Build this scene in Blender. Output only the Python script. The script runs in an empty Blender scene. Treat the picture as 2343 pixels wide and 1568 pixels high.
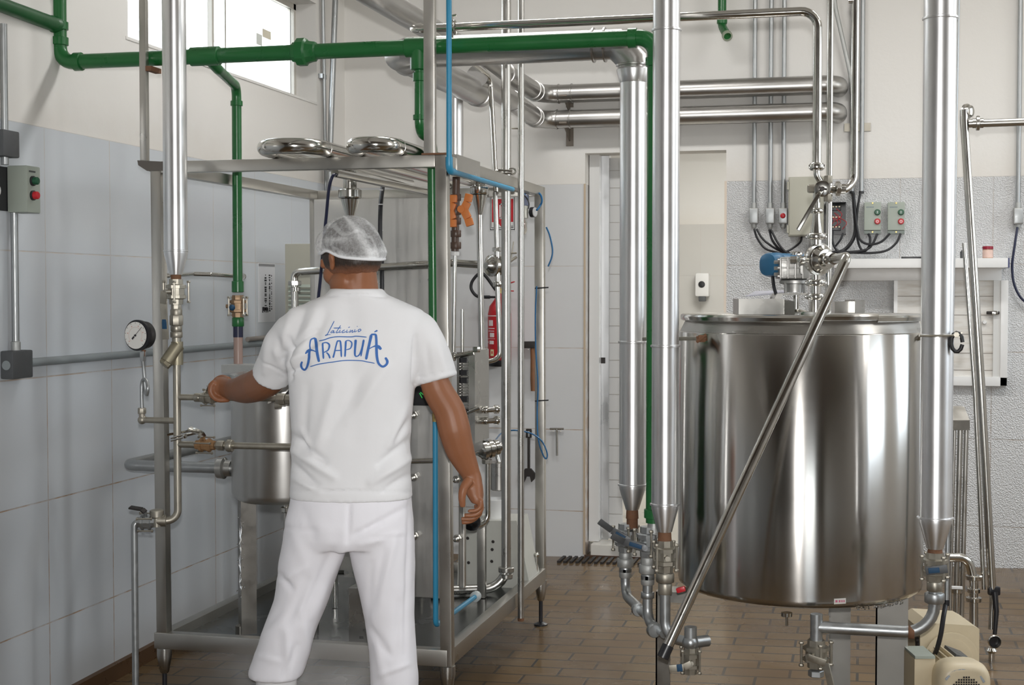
import bpy, bmesh, math, random
from mathutils import Vector, Matrix, noise
from mathutils.bvhtree import BVHTree
random.seed(7)
PI = math.pi
V = Vector
S = bpy.context.scene
COL = S.collection
# ------------------------------------------------------------------ camera model (taken from the tile grid of the two walls)
W_, H_ = 2343, 1568
FPX, PITCH, YAW, CAMZ = 3286.6, 0.0344, 0.2401, 1.408
CX, CY = W_/2, H_/2
CP, SP, CO, SI = math.cos(PITCH), math.sin(PITCH), math.cos(YAW), math.sin(YAW)
CAM = V((0, 0, CAMZ))
RT = V((CO, SI, 0)); FW = V((-SI, CO, 0)); UP = V((0, 0, 1))
def ray(px, py):
    x = (px-CX)/FPX; y = -(py-CY)/FPX
    return RT*x + FW*(CP+y*SP) + UP*(-SP+y*CP)
def P(px, py, d=None, x=None, y=None, z=None):
    r = ray(px, py)
    if d is not None: t = d
    elif y is not None: t = y/r.y
    elif x is not None: t = x/r.x
    else: t = (z-CAMZ)/r.z
    return CAM + r*t
def proj(p):
    q = p-CAM; a = q.dot(RT); b = q.dot(FW); c = q.z
    dy = b*CP-c*SP; dz = b*SP+c*CP
    return CX+FPX*a/dy, CY-FPX*dz/dy, dy
def ZA(py, d):                       # height of picture row py at depth d
    return P(CX, py, d=d).z
def floor_z(x, y): return -0.018+0.0187*(x+1.6)+0.019*(y-7.57)

# ------------------------------------------------------------------ mesh builder
class MB:
    def __init__(s): s.bm = bmesh.new()
    def ring(s, c, u, v, a, b, seg, e=2.0):
        out = []
        for i in range(seg):
            t = 2*PI*i/seg; ct, st = math.cos(t), math.sin(t)
            if e != 2.0:
                ct = math.copysign(abs(ct)**(2/e), ct); st = math.copysign(abs(st)**(2/e), st)
            out.append(s.bm.verts.new(c+u*(a*ct)+v*(b*st)))
        return out
    def skin(s, rings, cap=True, closed=False):
        n = len(rings[0])
        pairs = list(zip(rings, rings[1:])) + ([(rings[-1], rings[0])] if closed else [])
        for r0, r1 in pairs:
            for i in range(n):
                j = (i+1) % n
                s.bm.faces.new((r0[i], r0[j], r1[j], r1[i]))
        if cap and not closed:
            s.bm.faces.new(list(reversed(rings[0]))); s.bm.faces.new(rings[-1])
        return s
    def tube(s, pts, r, seg=14, bend=0.0, cap=True, nb=7):
        pts = [V(p) for p in pts]
        if bend and len(pts) > 2:
            q = [pts[0]]
            for a, b, c in zip(pts, pts[1:], pts[2:]):
                d0 = (a-b); d1 = (c-b)
                ang = d0.angle(d1)
                if ang > 3.05: q.append(b); continue
                L = min(bend/math.tan(ang/2), d0.length*0.49, d1.length*0.49)
                rr = L*math.tan(ang/2)
                d0.normalize(); d1.normalize()
                bis = (d0+d1).normalized(); cen = b+bis*(rr/math.sin(ang/2))
                p0, p1 = b+d0*L, b+d1*L
                v0 = p0-cen; v1 = p1-cen; full = v0.angle(v1); ax = v0.cross(v1)
                if ax.length < 1e-9: q.append(b); continue
                ax.normalize()
                for k in range(nb+1):
                    q.append(cen+Matrix.Rotation(full*k/nb, 3, ax)@v0)
            q.append(pts[-1]); pts = q
        rs = r if isinstance(r, (list, tuple)) else [r]*len(pts)
        t = (pts[1]-pts[0]).normalized()
        u = t.orthogonal().normalized(); rings = []
        for i, p in enumerate(pts):
            if i == 0: tt = (pts[1]-p).normalized()
            elif i == len(pts)-1: tt = (p-pts[i-1]).normalized()
            else: tt = ((pts[i+1]-p).normalized()+(p-pts[i-1]).normalized()).normalized()
            u = (u-tt*u.dot(tt)).normalized(); v = tt.cross(u)
            k = 1.0
            if 0 < i < len(pts)-1:
                cs = tt.dot((p-pts[i-1]).normalized()); k = 1/max(cs, .5)
            rings.append(s.ring(p, u, v, rs[i], rs[i], seg))
        return s.skin(rings, cap)
    def lathe(s, p0, axis, prof, seg=24, cap=True, e=2.0):
        p0 = V(p0); ax = V(axis).normalized(); u = ax.orthogonal().normalized()
        if abs(ax.z) > .9: u = V((1, 0, 0)); u = (u-ax*u.dot(ax)).normalized()
        elif abs(ax.z) < .05: u = V((0,0,1)).cross(ax).normalized()
        v = ax.cross(u)
        return s.skin([s.ring(p0+ax*t, u, v, max(r, 1e-4), max(r, 1e-4), seg, e) for t, r in prof], cap)
    def box(s, c, size, ax=None, bevel=0.0):
        c = V(c); x, y, z = ax if ax else (V((1,0,0)), V((0,1,0)), V((0,0,1)))
        a, b, h = size[0]/2, size[1]/2, size[2]/2
        vs = [s.bm.verts.new(c+x*i*a+y*j*b+z*k*h) for i in (-1,1) for j in (-1,1) for k in (-1,1)]
        fs = []
        for q in ((0,1,3,2),(4,6,7,5),(0,4,5,1),(2,3,7,6),(0,2,6,4),(1,5,7,3)):
            fs.append(s.bm.faces.new([vs[i] for i in q]))
        if bevel:
            es = list({e for f in fs for e in f.edges})
            bmesh.ops.bevel(s.bm, geom=es, offset=bevel, segments=2, affect='EDGES', profile=.6)
        return s
    def span(s, lo, hi, bevel=0.0):
        lo, hi = V(lo), V(hi)
        return s.box((lo+hi)/2, [abs(v) for v in (hi-lo)], None, bevel)
    def beam(s, a, b, w, h, up=(0,0,1), bevel=0.002):
        a, b = V(a), V(b); z = (b-a).normalized(); up = V(up)
        if abs(z.dot(up)) > .95: up = V((1,0,0))
        x = up.cross(z).normalized(); y = z.cross(x)
        return s.box((a+b)/2, (w, h, (b-a).length), (x, y, z), bevel)
    def ball(s, c, r, u=12, ax=None):
        c = V(c); x, y, z = ax if ax else (V((1,0,0)), V((0,1,0)), V((0,0,1)))
        r = r if isinstance(r, (tuple, list)) else (r, r, r)
        m = Matrix((x*r[0], y*r[1], z*r[2])).transposed().to_4x4(); m.translation = c
        bmesh.ops.create_uvsphere(s.bm, u_segments=u, v_segments=max(6, u*2//3), radius=1, matrix=m)
        return s
    def prism(s, poly, ext):
        ext = V(ext); a = [s.bm.verts.new(V(p)) for p in poly]; b = [s.bm.verts.new(V(p)+ext) for p in poly]
        n = len(a)
        for i in range(n):
            j = (i+1) % n; s.bm.faces.new((a[i], a[j], b[j], b[i]))
        s.bm.faces.new(list(reversed(a))); s.bm.faces.new(b)
        return s
    def nut(s, c, axis, r, L, seg=6):
        ax = V(axis).normalized(); c = V(c)-ax*L/2
        return s.lathe(c, ax, [(0, r*.9), (L*.12, r), (L*.88, r), (L, r*.9)], seg)
    def build(s, name, m, parent=None, smooth=40, uv=None):
        bm = s.bm
        bmesh.ops.recalc_face_normals(bm, faces=bm.faces)
        if parent is not None:
            o = V((0,0,0)); p = parent
            while p is not None: o += p.location; p = p.parent
            bmesh.ops.translate(bm, verts=bm.verts, vec=-o)
        me = bpy.data.meshes.new(name); bm.to_mesh(me); bm.free()
        return link(name, me, m, parent, smooth)
def link(name, me, m, parent=None, smooth=40):
    if m: me.materials.append(m)
    if smooth:
        me.polygons.foreach_set('use_smooth', [True]*len(me.polygons))
        me.set_sharp_from_angle(angle=math.radians(smooth))
    o = bpy.data.objects.new(name, me); COL.objects.link(o)
    if parent is not None: o.parent = parent
    return o
def thing(name, label, cat, loc=(0,0,0), group=None):
    o = bpy.data.objects.new(name, None); COL.objects.link(o); o.location = loc
    o.empty_display_size = .05
    return tag(o, label, cat, group)
def tag(o, label, cat, group=None, kind=None):
    o['label'] = label; o['category'] = cat
    if group: o['group'] = group
    if kind: o['kind'] = kind
    return o
def struct(o): o['kind'] = 'structure'; return o
def one(name, mb, m, label, cat, group=None, smooth=40, loc=None):   # a thing that is a single mesh, origin at its own base
    o = mb.build(name, m, None, smooth)
    me = o.data; n = len(me.vertices)
    co = [0.0]*(3*n); me.vertices.foreach_get('co', co)
    if loc is None:
        xs, ys, zs = co[0::3], co[1::3], co[2::3]
        loc = V(((min(xs)+max(xs))/2, (min(ys)+max(ys))/2, min(zs)))
    me.transform(Matrix.Translation(-V(loc))); o.location = loc
    return tag(o, label, cat, group)
def dup(root, loc, label, group=None):
    r = root.copy(); COL.objects.link(r); r.location = loc; r['label'] = label
    if group: r['group'] = group
    for ch in list(root.children):
        c = ch.copy(); COL.objects.link(c); c.parent = r
        for g in ch.children:
            d = g.copy(); COL.objects.link(d); d.parent = c
    return r

# ------------------------------------------------------------------ materials
class NT:
    def __init__(s, name):
        s.m = bpy.data.materials.new(name); s.m.use_nodes = True; s.t = s.m.node_tree; s.n = s.t.nodes
        s.b = s.n['Principled BSDF']; s.out = s.n['Material Output']
    def new(s, k, **kw):
        n = s.n.new(k)
        for a, v in kw.items():
            if a in n.inputs: n.inputs[a].default_value = v
            else: setattr(n, a, v)
        return n
    def l(s, a, b): s.t.links.new(a, b)
    def coord(s, scale=(1,1,1), loc=(0,0,0), kind='Object'):
        c = s.new('ShaderNodeTexCoord'); mp = s.new('ShaderNodeMapping')
        mp.inputs['Scale'].default_value = scale; mp.inputs['Location'].default_value = loc
        s.l(c.outputs[kind], mp.inputs[0]); return mp.outputs[0]
    def noise(s, vec, scale, detail=3, rough=.55):
        n = s.new('ShaderNodeTexNoise'); n.inputs['Scale'].default_value = scale
        n.inputs['Detail'].default_value = detail; n.inputs['Roughness'].default_value = rough
        if vec is not None: s.l(vec, n.inputs['Vector'])
        return n.outputs[0]
    def ramp(s, fac, stops):
        r = s.new('ShaderNodeValToRGB'); e = r.color_ramp.elements
        while len(e) < len(stops): e.new(.5)
        for x, (p, c) in zip(e, stops): x.position = p; x.color = (*c, 1) if len(c) == 3 else c
        s.l(fac, r.inputs[0]); return r.outputs[0]
    def mix(s, fac, a, b, blend='MIX'):
        n = s.new('ShaderNodeMix', data_type='RGBA', blend_type=blend)
        for sock, v in ((n.inputs[0], fac), (n.inputs[6], a), (n.inputs[7], b)):
            if isinstance(v, (int, float)): sock.default_value = v
            elif isinstance(v, tuple): sock.default_value = (*v, 1)
            else: s.l(v, sock)
        return n.outputs[2]
    def math(s, op, a, b=0.0, c=None):
        n = s.new('ShaderNodeMath', operation=op)
        for i, v in enumerate((a, b, c)):
            if v is None: continue
            if isinstance(v, (int, float)): n.inputs[i].default_value = v
            else: s.l(v, n.inputs[i])
        return n.outputs[0]
    def maprange(s, v, a, b, c, d):
        n = s.new('ShaderNodeMapRange'); s.l(v, n.inputs[0])
        for i, x in enumerate((a, b, c, d)): n.inputs[i+1].default_value = x
        return n.outputs[0]
    def bump(s, h, strength, dist=.01, normal=None):
        n = s.new('ShaderNodeBump'); n.inputs['Strength'].default_value = strength; n.inputs['Distance'].default_value = dist
        s.l(h, n.inputs['Height'])
        if normal is not None: s.l(normal, n.inputs['Normal'])
        s.l(n.outputs[0], s.b.inputs['Normal']); return n.outputs[0]
def mat(name, col, rough=.5, metal=0.0, var=0.0, vscale=20, bump=0.0, bscale=60, spec=None, **kw):
    t = NT(name); b = t.b
    b.inputs['Base Color'].default_value = (*col, 1); b.inputs['Roughness'].default_value = rough; b.inputs['Metallic'].default_value = metal
    for k, v in kw.items(): b.inputs[k.replace('_', ' ')].default_value = v
    if var:
        n = t.noise(t.coord(), vscale, 4)
        t.l(t.mix(n, tuple(c*(1-var) for c in col), tuple(min(1, c*(1+var)) for c in col)), b.inputs['Base Color'])
        t.l(t.maprange(n, .3, .7, max(.02, rough*.8), min(1, rough*1.25)), b.inputs['Roughness'])
    if bump: t.bump(t.noise(t.coord(), bscale, 3), bump, .004)
    return t.m
def brushed(name, col, rough, aniso=.75, stretch=(3, 3, 160), var=.12, smudge=.25, rot=0.0):
    t = NT(name); b = t.b
    b.inputs['Metallic'].default_value = 1; b.inputs['Anisotropic'].default_value = aniso
    n = t.noise(t.coord(stretch), 1, 3); s2 = t.noise(t.coord((1,1,1)), 6, 3)
    t.l(t.mix(n, tuple(c*(1-var) for c in col), tuple(min(1, c*(1+var)) for c in col)), b.inputs['Base Color'])
    k_ = .15 if not rot else .05
    r1 = t.maprange(n, .3, .7, rough*(1-k_), rough*(1+k_))
    if rot: b.inputs['Anisotropic Rotation'].default_value = rot
    t.l(t.math('MULTIPLY', r1, t.maprange(s2, .35, .7, 1-smudge, 1+smudge)), b.inputs['Roughness'])
    tg = t.new('ShaderNodeTangent', direction_type='RADIAL', axis='Z'); t.l(tg.outputs[0], b.inputs['Tangent'])
    return t.m
STEEL = mat('stainless_polished', (.60,.585,.55), .16, 1, .06, 14)
SATIN = mat('stainless_satin', (.50,.49,.465), .30, 1, .06, 9)
FRAME = mat('stainless_tube', (.50,.485,.45), .33, 1, .06, 7)
SHEET = brushed('stainless_sheet', (.50,.49,.47), .36, .4, (40,40,2), .05, .15)
TANKM = brushed('stainless_tank', (.52,.505,.48), .20, .9, (.8,.8,8), .02, .05, .25)
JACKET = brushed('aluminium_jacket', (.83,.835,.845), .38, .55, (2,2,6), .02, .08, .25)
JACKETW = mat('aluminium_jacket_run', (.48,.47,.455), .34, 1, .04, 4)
GALV = mat('galvanised', (.40,.415,.42), .42, .9, .16, 30)
GALVD = mat('galvanised_rough', (.47,.48,.47), .55, .7, .2, 40, .15, 90)
FERRO = mat('tarnished_steel', (.40,.375,.32), .45, .9, .2, 30)
RUST = mat('rusty_steel', (.20,.10,.055), .8, .2, .4, 60, .3, 120)
GREEN = mat('green_paint', (.014,.128,.032), .30, 0, .12, 12, .05, 40)
GREEND = mat('green_paint_spotted', (.010,.090,.024), .42, 0, .2, 14)
BLUEP = mat('blue_pvc', (.035,.27,.46), .35, 0, .08, 12)
BROWN = mat('brown_pvc', (.085,.05,.035), .4, 0, .15, 30)
ORANGE = mat('orange_plastic', (.72,.22,.05), .5, 0, .06, 30)
BLACK = mat('black_rubber', (.012,.012,.014), .5)
BLKPL = mat('black_plastic', (.015,.015,.018), .35)
WHITE = mat('white_plastic', (.78,.78,.77), .4)
WHITEP = mat('white_painted_metal', (.80,.80,.79), .35, 0, .02, 20)
PAPER = mat('paper', (.80,.81,.84), .7)
CREAM = mat('cream_enamel', (.62,.53,.37), .42, 0, .07, 25)
BEIGE = mat('beige_enamel', (.44,.43,.36), .45, 0, .04, 20)
GREYG = mat('grey_green_enamel', (.36,.40,.35), .42, 0, .04, 20)
GREYB = mat('grey_plastic', (.26,.29,.30), .4, 0, .05, 20)
DKGREY = mat('dark_grey_casting', (.10,.105,.11), .5, .3, .15, 40)
ALUCAST = mat('cast_aluminium', (.40,.395,.38), .45, .85, .12, 40, .15, 80)
BLUEM = mat('blue_enamel', (.03,.14,.27), .4, 0, .15, 30)
RED = mat('red_enamel', (.45,.012,.018), .35)
REDB = mat('red_plastic', (.55,.02,.03), .35)
GRNB = mat('green_plastic', (.01,.09,.04), .35)
BLUEH = mat('blue_grip', (.008,.055,.125), .6)
BLUEINK = mat('blue_print', (.045,.15,.45), .75)
INK = mat('black_print', (.03,.03,.035), .8)
WOOD = mat('hammer_wood', (.22,.10,.045), .6, 0, .35, 25)
IRON = mat('dark_iron', (.045,.04,.038), .55, .6, .3, 40)
BRASS = mat('brass', (.55,.40,.16), .35, .9)
ALU = brushed('aluminium_profile', (.66,.67,.68), .35, .3, (20,20,2), .06, .2)
CABLE = mat('black_cable', (.013,.013,.016), .42)
CABLEB = mat('navy_cable', (.012,.016,.05), .4)
HOSE = mat('blue_hose', (.01,.11,.26), .3)
GLASSM = mat('window_glass', (1,1,1), .02, 0, Transmission_Weight=1.0, IOR=1.05)
CLEAR = mat('clear_plastic', (.85,.80,.72), .1, 0, Transmission_Weight=.85, IOR=1.3)
WATER = mat('water', (1,1,1), .02, 0, Transmission_Weight=1.0, IOR=1.33)
SKIN = None
# ------------------------------------------------------------------ the room
XL, YB, TZ, TH, TW = -2.81, 7.571, 1.992, .44, .4505
XR, YF, CZ = 3.3, -3.2, 3.45
def wall_mat(name, axis, off, tile, grout, sparkle=False, plaster=(.80,.785,.755)):
    t = NT(name); b = t.b
    g = t.new('ShaderNodeNewGeometry'); sp = t.new('ShaderNodeSeparateXYZ'); t.l(g.outputs['Position'], sp.inputs[0])
    u = t.math('ADD', sp.outputs[axis], -off+50*TW); v = t.math('ADD', sp.outputs[2], -TZ+20*TH)
    cb = t.new('ShaderNodeCombineXYZ'); t.l(u, cb.inputs[0]); t.l(v, cb.inputs[1])
    br = t.new('ShaderNodeTexBrick', offset=0.0, offset_frequency=1, squash=1.0)
    for k, x in (('Scale', 1.0), ('Mortar Size', .0028), ('Mortar Smooth', .3), ('Bias', 0.0), ('Brick Width', TW), ('Row Height', TH)): br.inputs[k].default_value = x
    n1 = t.noise(g.outputs['Position'], 2.2, 4); n2 = t.noise(g.outputs['Position'], 14, 4)
    tc = t.mix(n1, tuple(c*.95 for c in tile), tuple(min(1, c*1.04) for c in tile))
    br.inputs['Color1'].default_value = br.inputs['Color2'].default_value = (1,1,1,1); br.inputs['Mortar'].default_value = (0,0,0,1)
    t.l(cb.outputs[0], br.inputs['Vector'])
    lo = t.maprange(sp.outputs[2], 1.7, .7, 0, 1); gm0 = t.mix(lo, tuple(min(.7, c*1.0) for c in (.60,.565,.53)), grout); gm = t.mix(t.maprange(n2, .35, .65, .25, 1), tuple(c*.97 for c in tile), gm0)
    tilec = t.mix(br.outputs['Fac'], tc, gm)
    isP = t.math('GREATER_THAN', sp.outputs[2], TZ)
    stain = t.maprange(t.math('ADD', sp.outputs[2], t.math('MULTIPLY', n2, .12)), TZ+.02, TZ+.22, .65, 0.0)
    pc = t.mix(t.math('MULTIPLY', stain, n1), plaster, (plaster[0]*.80, plaster[1]*.74, plaster[2]*.66))
    t.l(t.mix(isP, tilec, pc), b.inputs['Base Color'])
    t.l(t.mix(isP, (.24,.24,.24) if sparkle else (.22,.22,.22), (.8,.8,.8)), b.inputs['Roughness'])
    gh = t.math('MULTIPLY', t.math('MULTIPLY', br.outputs['Fac'], -1.0), t.math('SUBTRACT', 1.0, isP))
    pn = t.math('MULTIPLY', t.math('MULTIPLY', t.noise(g.outputs['Position'], 38, 5), .35), isP)
    if sparkle:
        vo = t.new('ShaderNodeTexVoronoi', feature='F1'); vo.inputs['Scale'].default_value = 150; t.l(g.outputs['Position'], vo.inputs['Vector'])
        tn = t.math('MULTIPLY', vo.outputs['Distance'], t.math('SUBTRACT', 1.0, isP))
        h = t.math('ADD', t.math('ADD', gh, pn), t.math('MULTIPLY', tn, 1.6)); t.bump(h, .75, .004)
    else:
        t.bump(t.math('ADD', gh, pn), .35, .004)
    return t.m
MWL = wall_mat('wall_left_tiles', 1, 4.546, (.615,.65,.685), (.42,.30,.21))
MWB = wall_mat('wall_back_tiles', 0, -1.452, (.66,.665,.67), (.45,.34,.26))
MWS = wall_mat('wall_back_textured_tiles', 0, .1747, (.66,.665,.67), (.44,.37,.31), True)
MPL = mat('white_plaster', (.80,.79,.765), .8, 0, .03, 4, .15, 40)
MFAR = wall_mat('wall_inner_tiles', 0, .0, (.60,.59,.56), (.45,.40,.35), False, (.77,.76,.73))
def floor_mat():
    t = NT('floor_clay_tiles'); b = t.b
    g = t.new('ShaderNodeNewGeometry'); sp = t.new('ShaderNodeSeparateXYZ'); t.l(g.outputs['Position'], sp.inputs[0])
    cb = t.new('ShaderNodeCombineXYZ'); t.l(t.math('ADD', sp.outputs[0], 20.06), cb.inputs[0]); t.l(t.math('ADD', sp.outputs[1], 20.0), cb.inputs[1])
    br = t.new('ShaderNodeTexBrick', offset=0.5, offset_frequency=2)
    for k, x in (('Scale', 1.0), ('Mortar Size', .0055), ('Mortar Smooth', .12), ('Bias', 0.0), ('Brick Width', .2475), ('Row Height', .113)): br.inputs[k].default_value = x
    br.inputs['Color1'].default_value = (.172,.112,.053,1); br.inputs['Color2'].default_value = (.140,.090,.043,1); br.inputs['Mortar'].default_value = (.032,.032,.030,1)
    t.l(cb.outputs[0], br.inputs['Vector'])
    n = t.noise(g.outputs['Position'], 3.0, 5); n2 = t.noise(g.outputs['Position'], 26, 4)
    c = t.mix(t.maprange(n, .35, .7, 0, .55), br.outputs['Color'], (.085,.047,.022))
    c = t.mix(t.math('MULTIPLY', n2, .25), c, (.24,.18,.12))
    t.l(c, b.inputs['Base Color'])
    wet = t.maprange(t.noise(g.outputs['Position'], 1.7, 3), .38, .60, .09, .36)
    t.l(t.math('ADD', wet, t.math('MULTIPLY', n2, .05)), b.inputs['Roughness'])
    b.inputs['Specular IOR Level'].default_value = .22
    t.bump(t.math('ADD', t.math('MULTIPLY', br.outputs['Fac'], -1.0), t.math('MULTIPLY', n2, .12)), .25, .003)
    return t.m
MFL = floor_mat()
mb = MB()
c4 = [V((x, y, floor_z(x, y))) for x, y in ((XL-.2, YF-.2), (XR+.2, YF-.2), (XR+.2, YB+.2), (XL-.2, YB+.2))]
mb.prism([c-V((0,0,.15)) for c in c4], (0,0,.15)); struct(mb.build('floor', MFL, None, 0))
struct(MB().span((XL-.2, 2.4, CZ), (XR+.2, YB+.2, CZ+.12)).build('ceiling', MPL, None, 0))
struct(MB().span((XL-.2, YF-.2, CZ), (XR+.2, 2.4, CZ+.12)).build('ceiling_front', mat('darkened_front_ceiling', (.14,.10,.07), .7, 0, .2, 3), None, 0))  # unseen front half, coloured dark so the steel reflects a dim room
# left wall with the high window opening
WY0, WY1, WZ0, WZ1, WT = 5.148, 7.15, 2.412, 2.93, .17
mb = MB()
mb.span((XL-WT, YF-.2, -.2), (XL, WY0, CZ)).span((XL-WT, WY1, -.2), (XL, YB+.2, CZ))
mb.span((XL-WT, WY0, -.2), (XL, WY1, WZ0)).span((XL-WT, WY0, WZ1), (XL, WY1, CZ))
struct(mb.build('wall_left', MWL, None, 0))
# back wall around the doorway
DX0, DX1, DZ = -1.452, -.703, 2.154
mb = MB(); mb.span((XL, YB, -.2), (DX0, YB+.16, CZ)).span((DX0, YB, DZ), (DX1, YB+.16, CZ)); mb.span((DX0, YB, -.2), (DX1, YB+.16, -.06))
struct(mb.build('wall_back', MWB, None, 0))
struct(MB().span((DX1, YB, -.2), (XR+.2, YB+.16, CZ)).build('wall_back_right', MWS, None, 0))
# right wall and the wall behind the camera, with daylight openings
mb = MB()
for y0, y1, z0, z1 in ((YF-.2, 2.6, -.2, CZ), (2.6, 3.1, -.2, CZ), (3.1, 4.4, -.2, 1.6), (3.1, 4.4, 3.1, CZ), (4.4, 5.5, -.2, CZ), (5.5, 6.8, -.2, 1.6), (5.5, 6.8, 3.1, CZ), (6.8, YB+.2, -.2, CZ)):
    mb.span((XR, y0, z0), (XR+.2, y1, z1))
struct(mb.build('wall_right', MPL, None, 0))
mb = MB()
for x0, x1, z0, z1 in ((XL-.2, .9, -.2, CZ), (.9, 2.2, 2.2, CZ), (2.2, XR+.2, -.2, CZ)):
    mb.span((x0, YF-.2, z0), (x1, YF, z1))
struct(mb.build('wall_front', mat('darkened_front_wall', (.28,.27,.25), .8), None, 0))  # unseen wall, colour darkened to dim reflections in the metal
# skirting of the left wall
mb = MB()
zb = lambda y: floor_z(XL, y)
mb.prism([V((XL, YF, zb(YF))), V((XL+.014, YF, zb(YF))), V((XL+.014, YF, zb(YF)+.062)), V((XL, YF, zb(YF)+.068))], V((0, YB-YF, zb(YB)-zb(YF))))
struct(mb.build('baseboard_left', mat('clay_skirting', (.10,.055,.028), .3, 0, .25, 12), None, 0))
# window: aluminium sliding sashes in the left wall
w = struct(MB().span((XL-.155, WY0, WZ0), (XL-.115, WY0+.03, WZ1)).span((XL-.155, WY1-.03, WZ0), (XL-.115, WY1, WZ1)).span((XL-.155, WY0, WZ0), (XL-.115, WY1, WZ0+.025)).span((XL-.155, WY0, WZ1-.03), (XL-.115, WY1, WZ1)).build('window_1', mat('window_aluminium', (.62,.60,.55), .4, .3), None, 0))
def wy(px, x): return P(px, 80, x=x).y
for px, wd, xo in ((482, .022, -.125), (511, .012, -.145), (672, .03, -.13)):
    y = wy(px, XL+xo)
    MB().span((XL+xo-.012, y-wd/2, WZ0+.025), (XL+xo+.012, y+wd/2, WZ1-.03)).build('sash', bpy.data.materials['window_aluminium'], w, 0)
MB().span((XL-.137, WY0+.03, WZ0+.025), (XL-.133, WY1-.03, WZ1-.03)).build('pane', GLASSM, w, 0)
struct(MB().span((XL-.02, WY0-.02, WZ0-.012), (XL+.004, WY1+.0, WZ0)).build('trim_1', MPL, None, 0))
# notices stuck on the pane
for nm, x0, y0, x1, y1, c, lb in (('notice', 587, 75, 600, 106, (.82,.86,.82), 'white slip with a green corner taped low on the high window'), ('notice', 601, 65, 620, 92, (.85,.80,.66), 'cream square slip taped on the high window')):
    a = P(x0, y0, x=XL-.131); b2 = P(x1, y1, x=XL-.131)
    one(nm, MB().span((XL-.1325, a.y, b2.z), (XL-.131, b2.y, a.z)), mat('notice_paper', c, .7), lb, 'notice', smooth=0)
# eave and yard seen through the window
MEX = mat('yard_concrete', (.75,.73,.68), .8)
struct(MB().span((-14, -4, -.3), (XL-.2, 16, -.2)).build('ground_outside', MEX, None, 0))
mb = MB()
for k in range(9):
    y = 3.2+k*1.0; mb.span((-7.5, y, 3.34), (XL-WT-.03, y+.07, 3.44))
for k in range(4): mb.span((-4.2-k*.9, 2.5, 3.44), (-4.1-k*.9, 13, 3.5))
struct(mb.build('roof_outside', mat('eave_timber', (.8,.76,.7), .7), None, 0))
# ---- inner room beyond the doorway
YI = 12.25
struct(MB().span((-3.0, YI, -.2), (1.8, YI+.15, 3.0)).build('wall_inner', MFAR, None, 0))
struct(MB().span((-3.15, YB+.16, -.2), (-3.0, YI+.15, 3.0)).span((1.8, YB+.16, -.2), (1.95, YI+.15, 3.0)).build('wall_inner_side', MPL, None, 0))
struct(MB().span((-3.0, YB+.16, 2.9), (1.8, YI, 3.0)).build('ceiling_inner', MPL, None, 0))
struct(MB().span((-3.0, YB+.16, -.06), (1.8, YI, .035)).build('floor_inner', mat('inner_floor', (.66,.63,.57), .3, 0, .06, 3), None, 0))
MTH = mat('threshold_tile', (.72,.70,.65), .3)
struct(MB().span((DX0+.03, YB+.02, -.06), (DX1, YB+.17, .052), .004).build('door_sill', MTH, None, 0))
struct(MB().span((DX0, YB-.001, -.05), (DX1, YB+.018, -.005)).build('trim_2', mat('dark_brown_strip', (.07,.035,.02), .8, 0, .4, 30), None, 0))  # dark brown strip filling the gap below the door sill
# sliding door: leaf parked behind the wall, only its edge stile shows
d = struct(MB().span((DX0+.005, YB+.10, .055), (DX0+.06, YB+.16, DZ)).build('door_1', mat('white_tile_reveal', (.70,.70,.69), .3), None, 0))
MB().span((DX0-.75, YB+.19, .06), (DX0+.175, YB+.215, DZ-.01)).build('leaf', mat('door_white', (.62,.62,.61), .4), d, 0)
mb = MB()
for k in range(22): mb.span((DX0+.08, YB+.1885, .10+k*.094), (DX0+.174, YB+.1895, .103+k*.094))
mb.build('leaf_joint', mat('door_joint', (.40,.38,.35), .6), d, 0)
a = P(1368, 800, y=YB+.17); b2 = P(1393, 800, y=YB+.17)
MB().span((a.x, YB+.165, .055), (b2.x, YB+.225, DZ+.01)).build('stile', ALU, d, 20)
q = P(1380, 825, y=YB+.163); MB().span((q.x-.012, YB+.158, q.z-.016), (q.x+.012, YB+.166, q.z+.016)).build('lock', IRON, d, 0)
# tile edge trims of the doorway
struct(MB().span((DX0-.006, YB-.004, 0), (DX0+.004, YB+.004, TZ)).build('trim_3', mat('beige_edge', (.50,.40,.29), .4), None, 0))
struct(MB().span((DX1-.008, YB-.004, .05), (DX1+.004, YB+.004, TZ)).build('trim_4', mat('pale_edge', (.72,.62,.52), .3), None, 0))
# floor drain grate in front of the doorway
gy0, gy1 = P(1330, 1283, z=-.03).y, P(1330, 1269, z=-.03).y
gy1 = YB-.015; gy0 = gy1-.16
gr = MB(); gx0, gx1 = P(1290, 1275, z=-.02).x, -.45
for k in range(int((gx1-gx0)/.033)):
    x = gx0+k*.033; gr.span((x, gy0, floor_z(x, gy0)), (x+.016, gy1, floor_z(x, gy0)+.012))
gr.span((gx0, gy0, -.06), (gx1, gy0+.012, -.03)).span((gx0, gy1-.012, -.06), (gx1, gy1, -.03))
one('drain_grate', gr, IRON, 'dark slotted drain grate along the floor at the doorway', 'drain grate', smooth=0)
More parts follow.
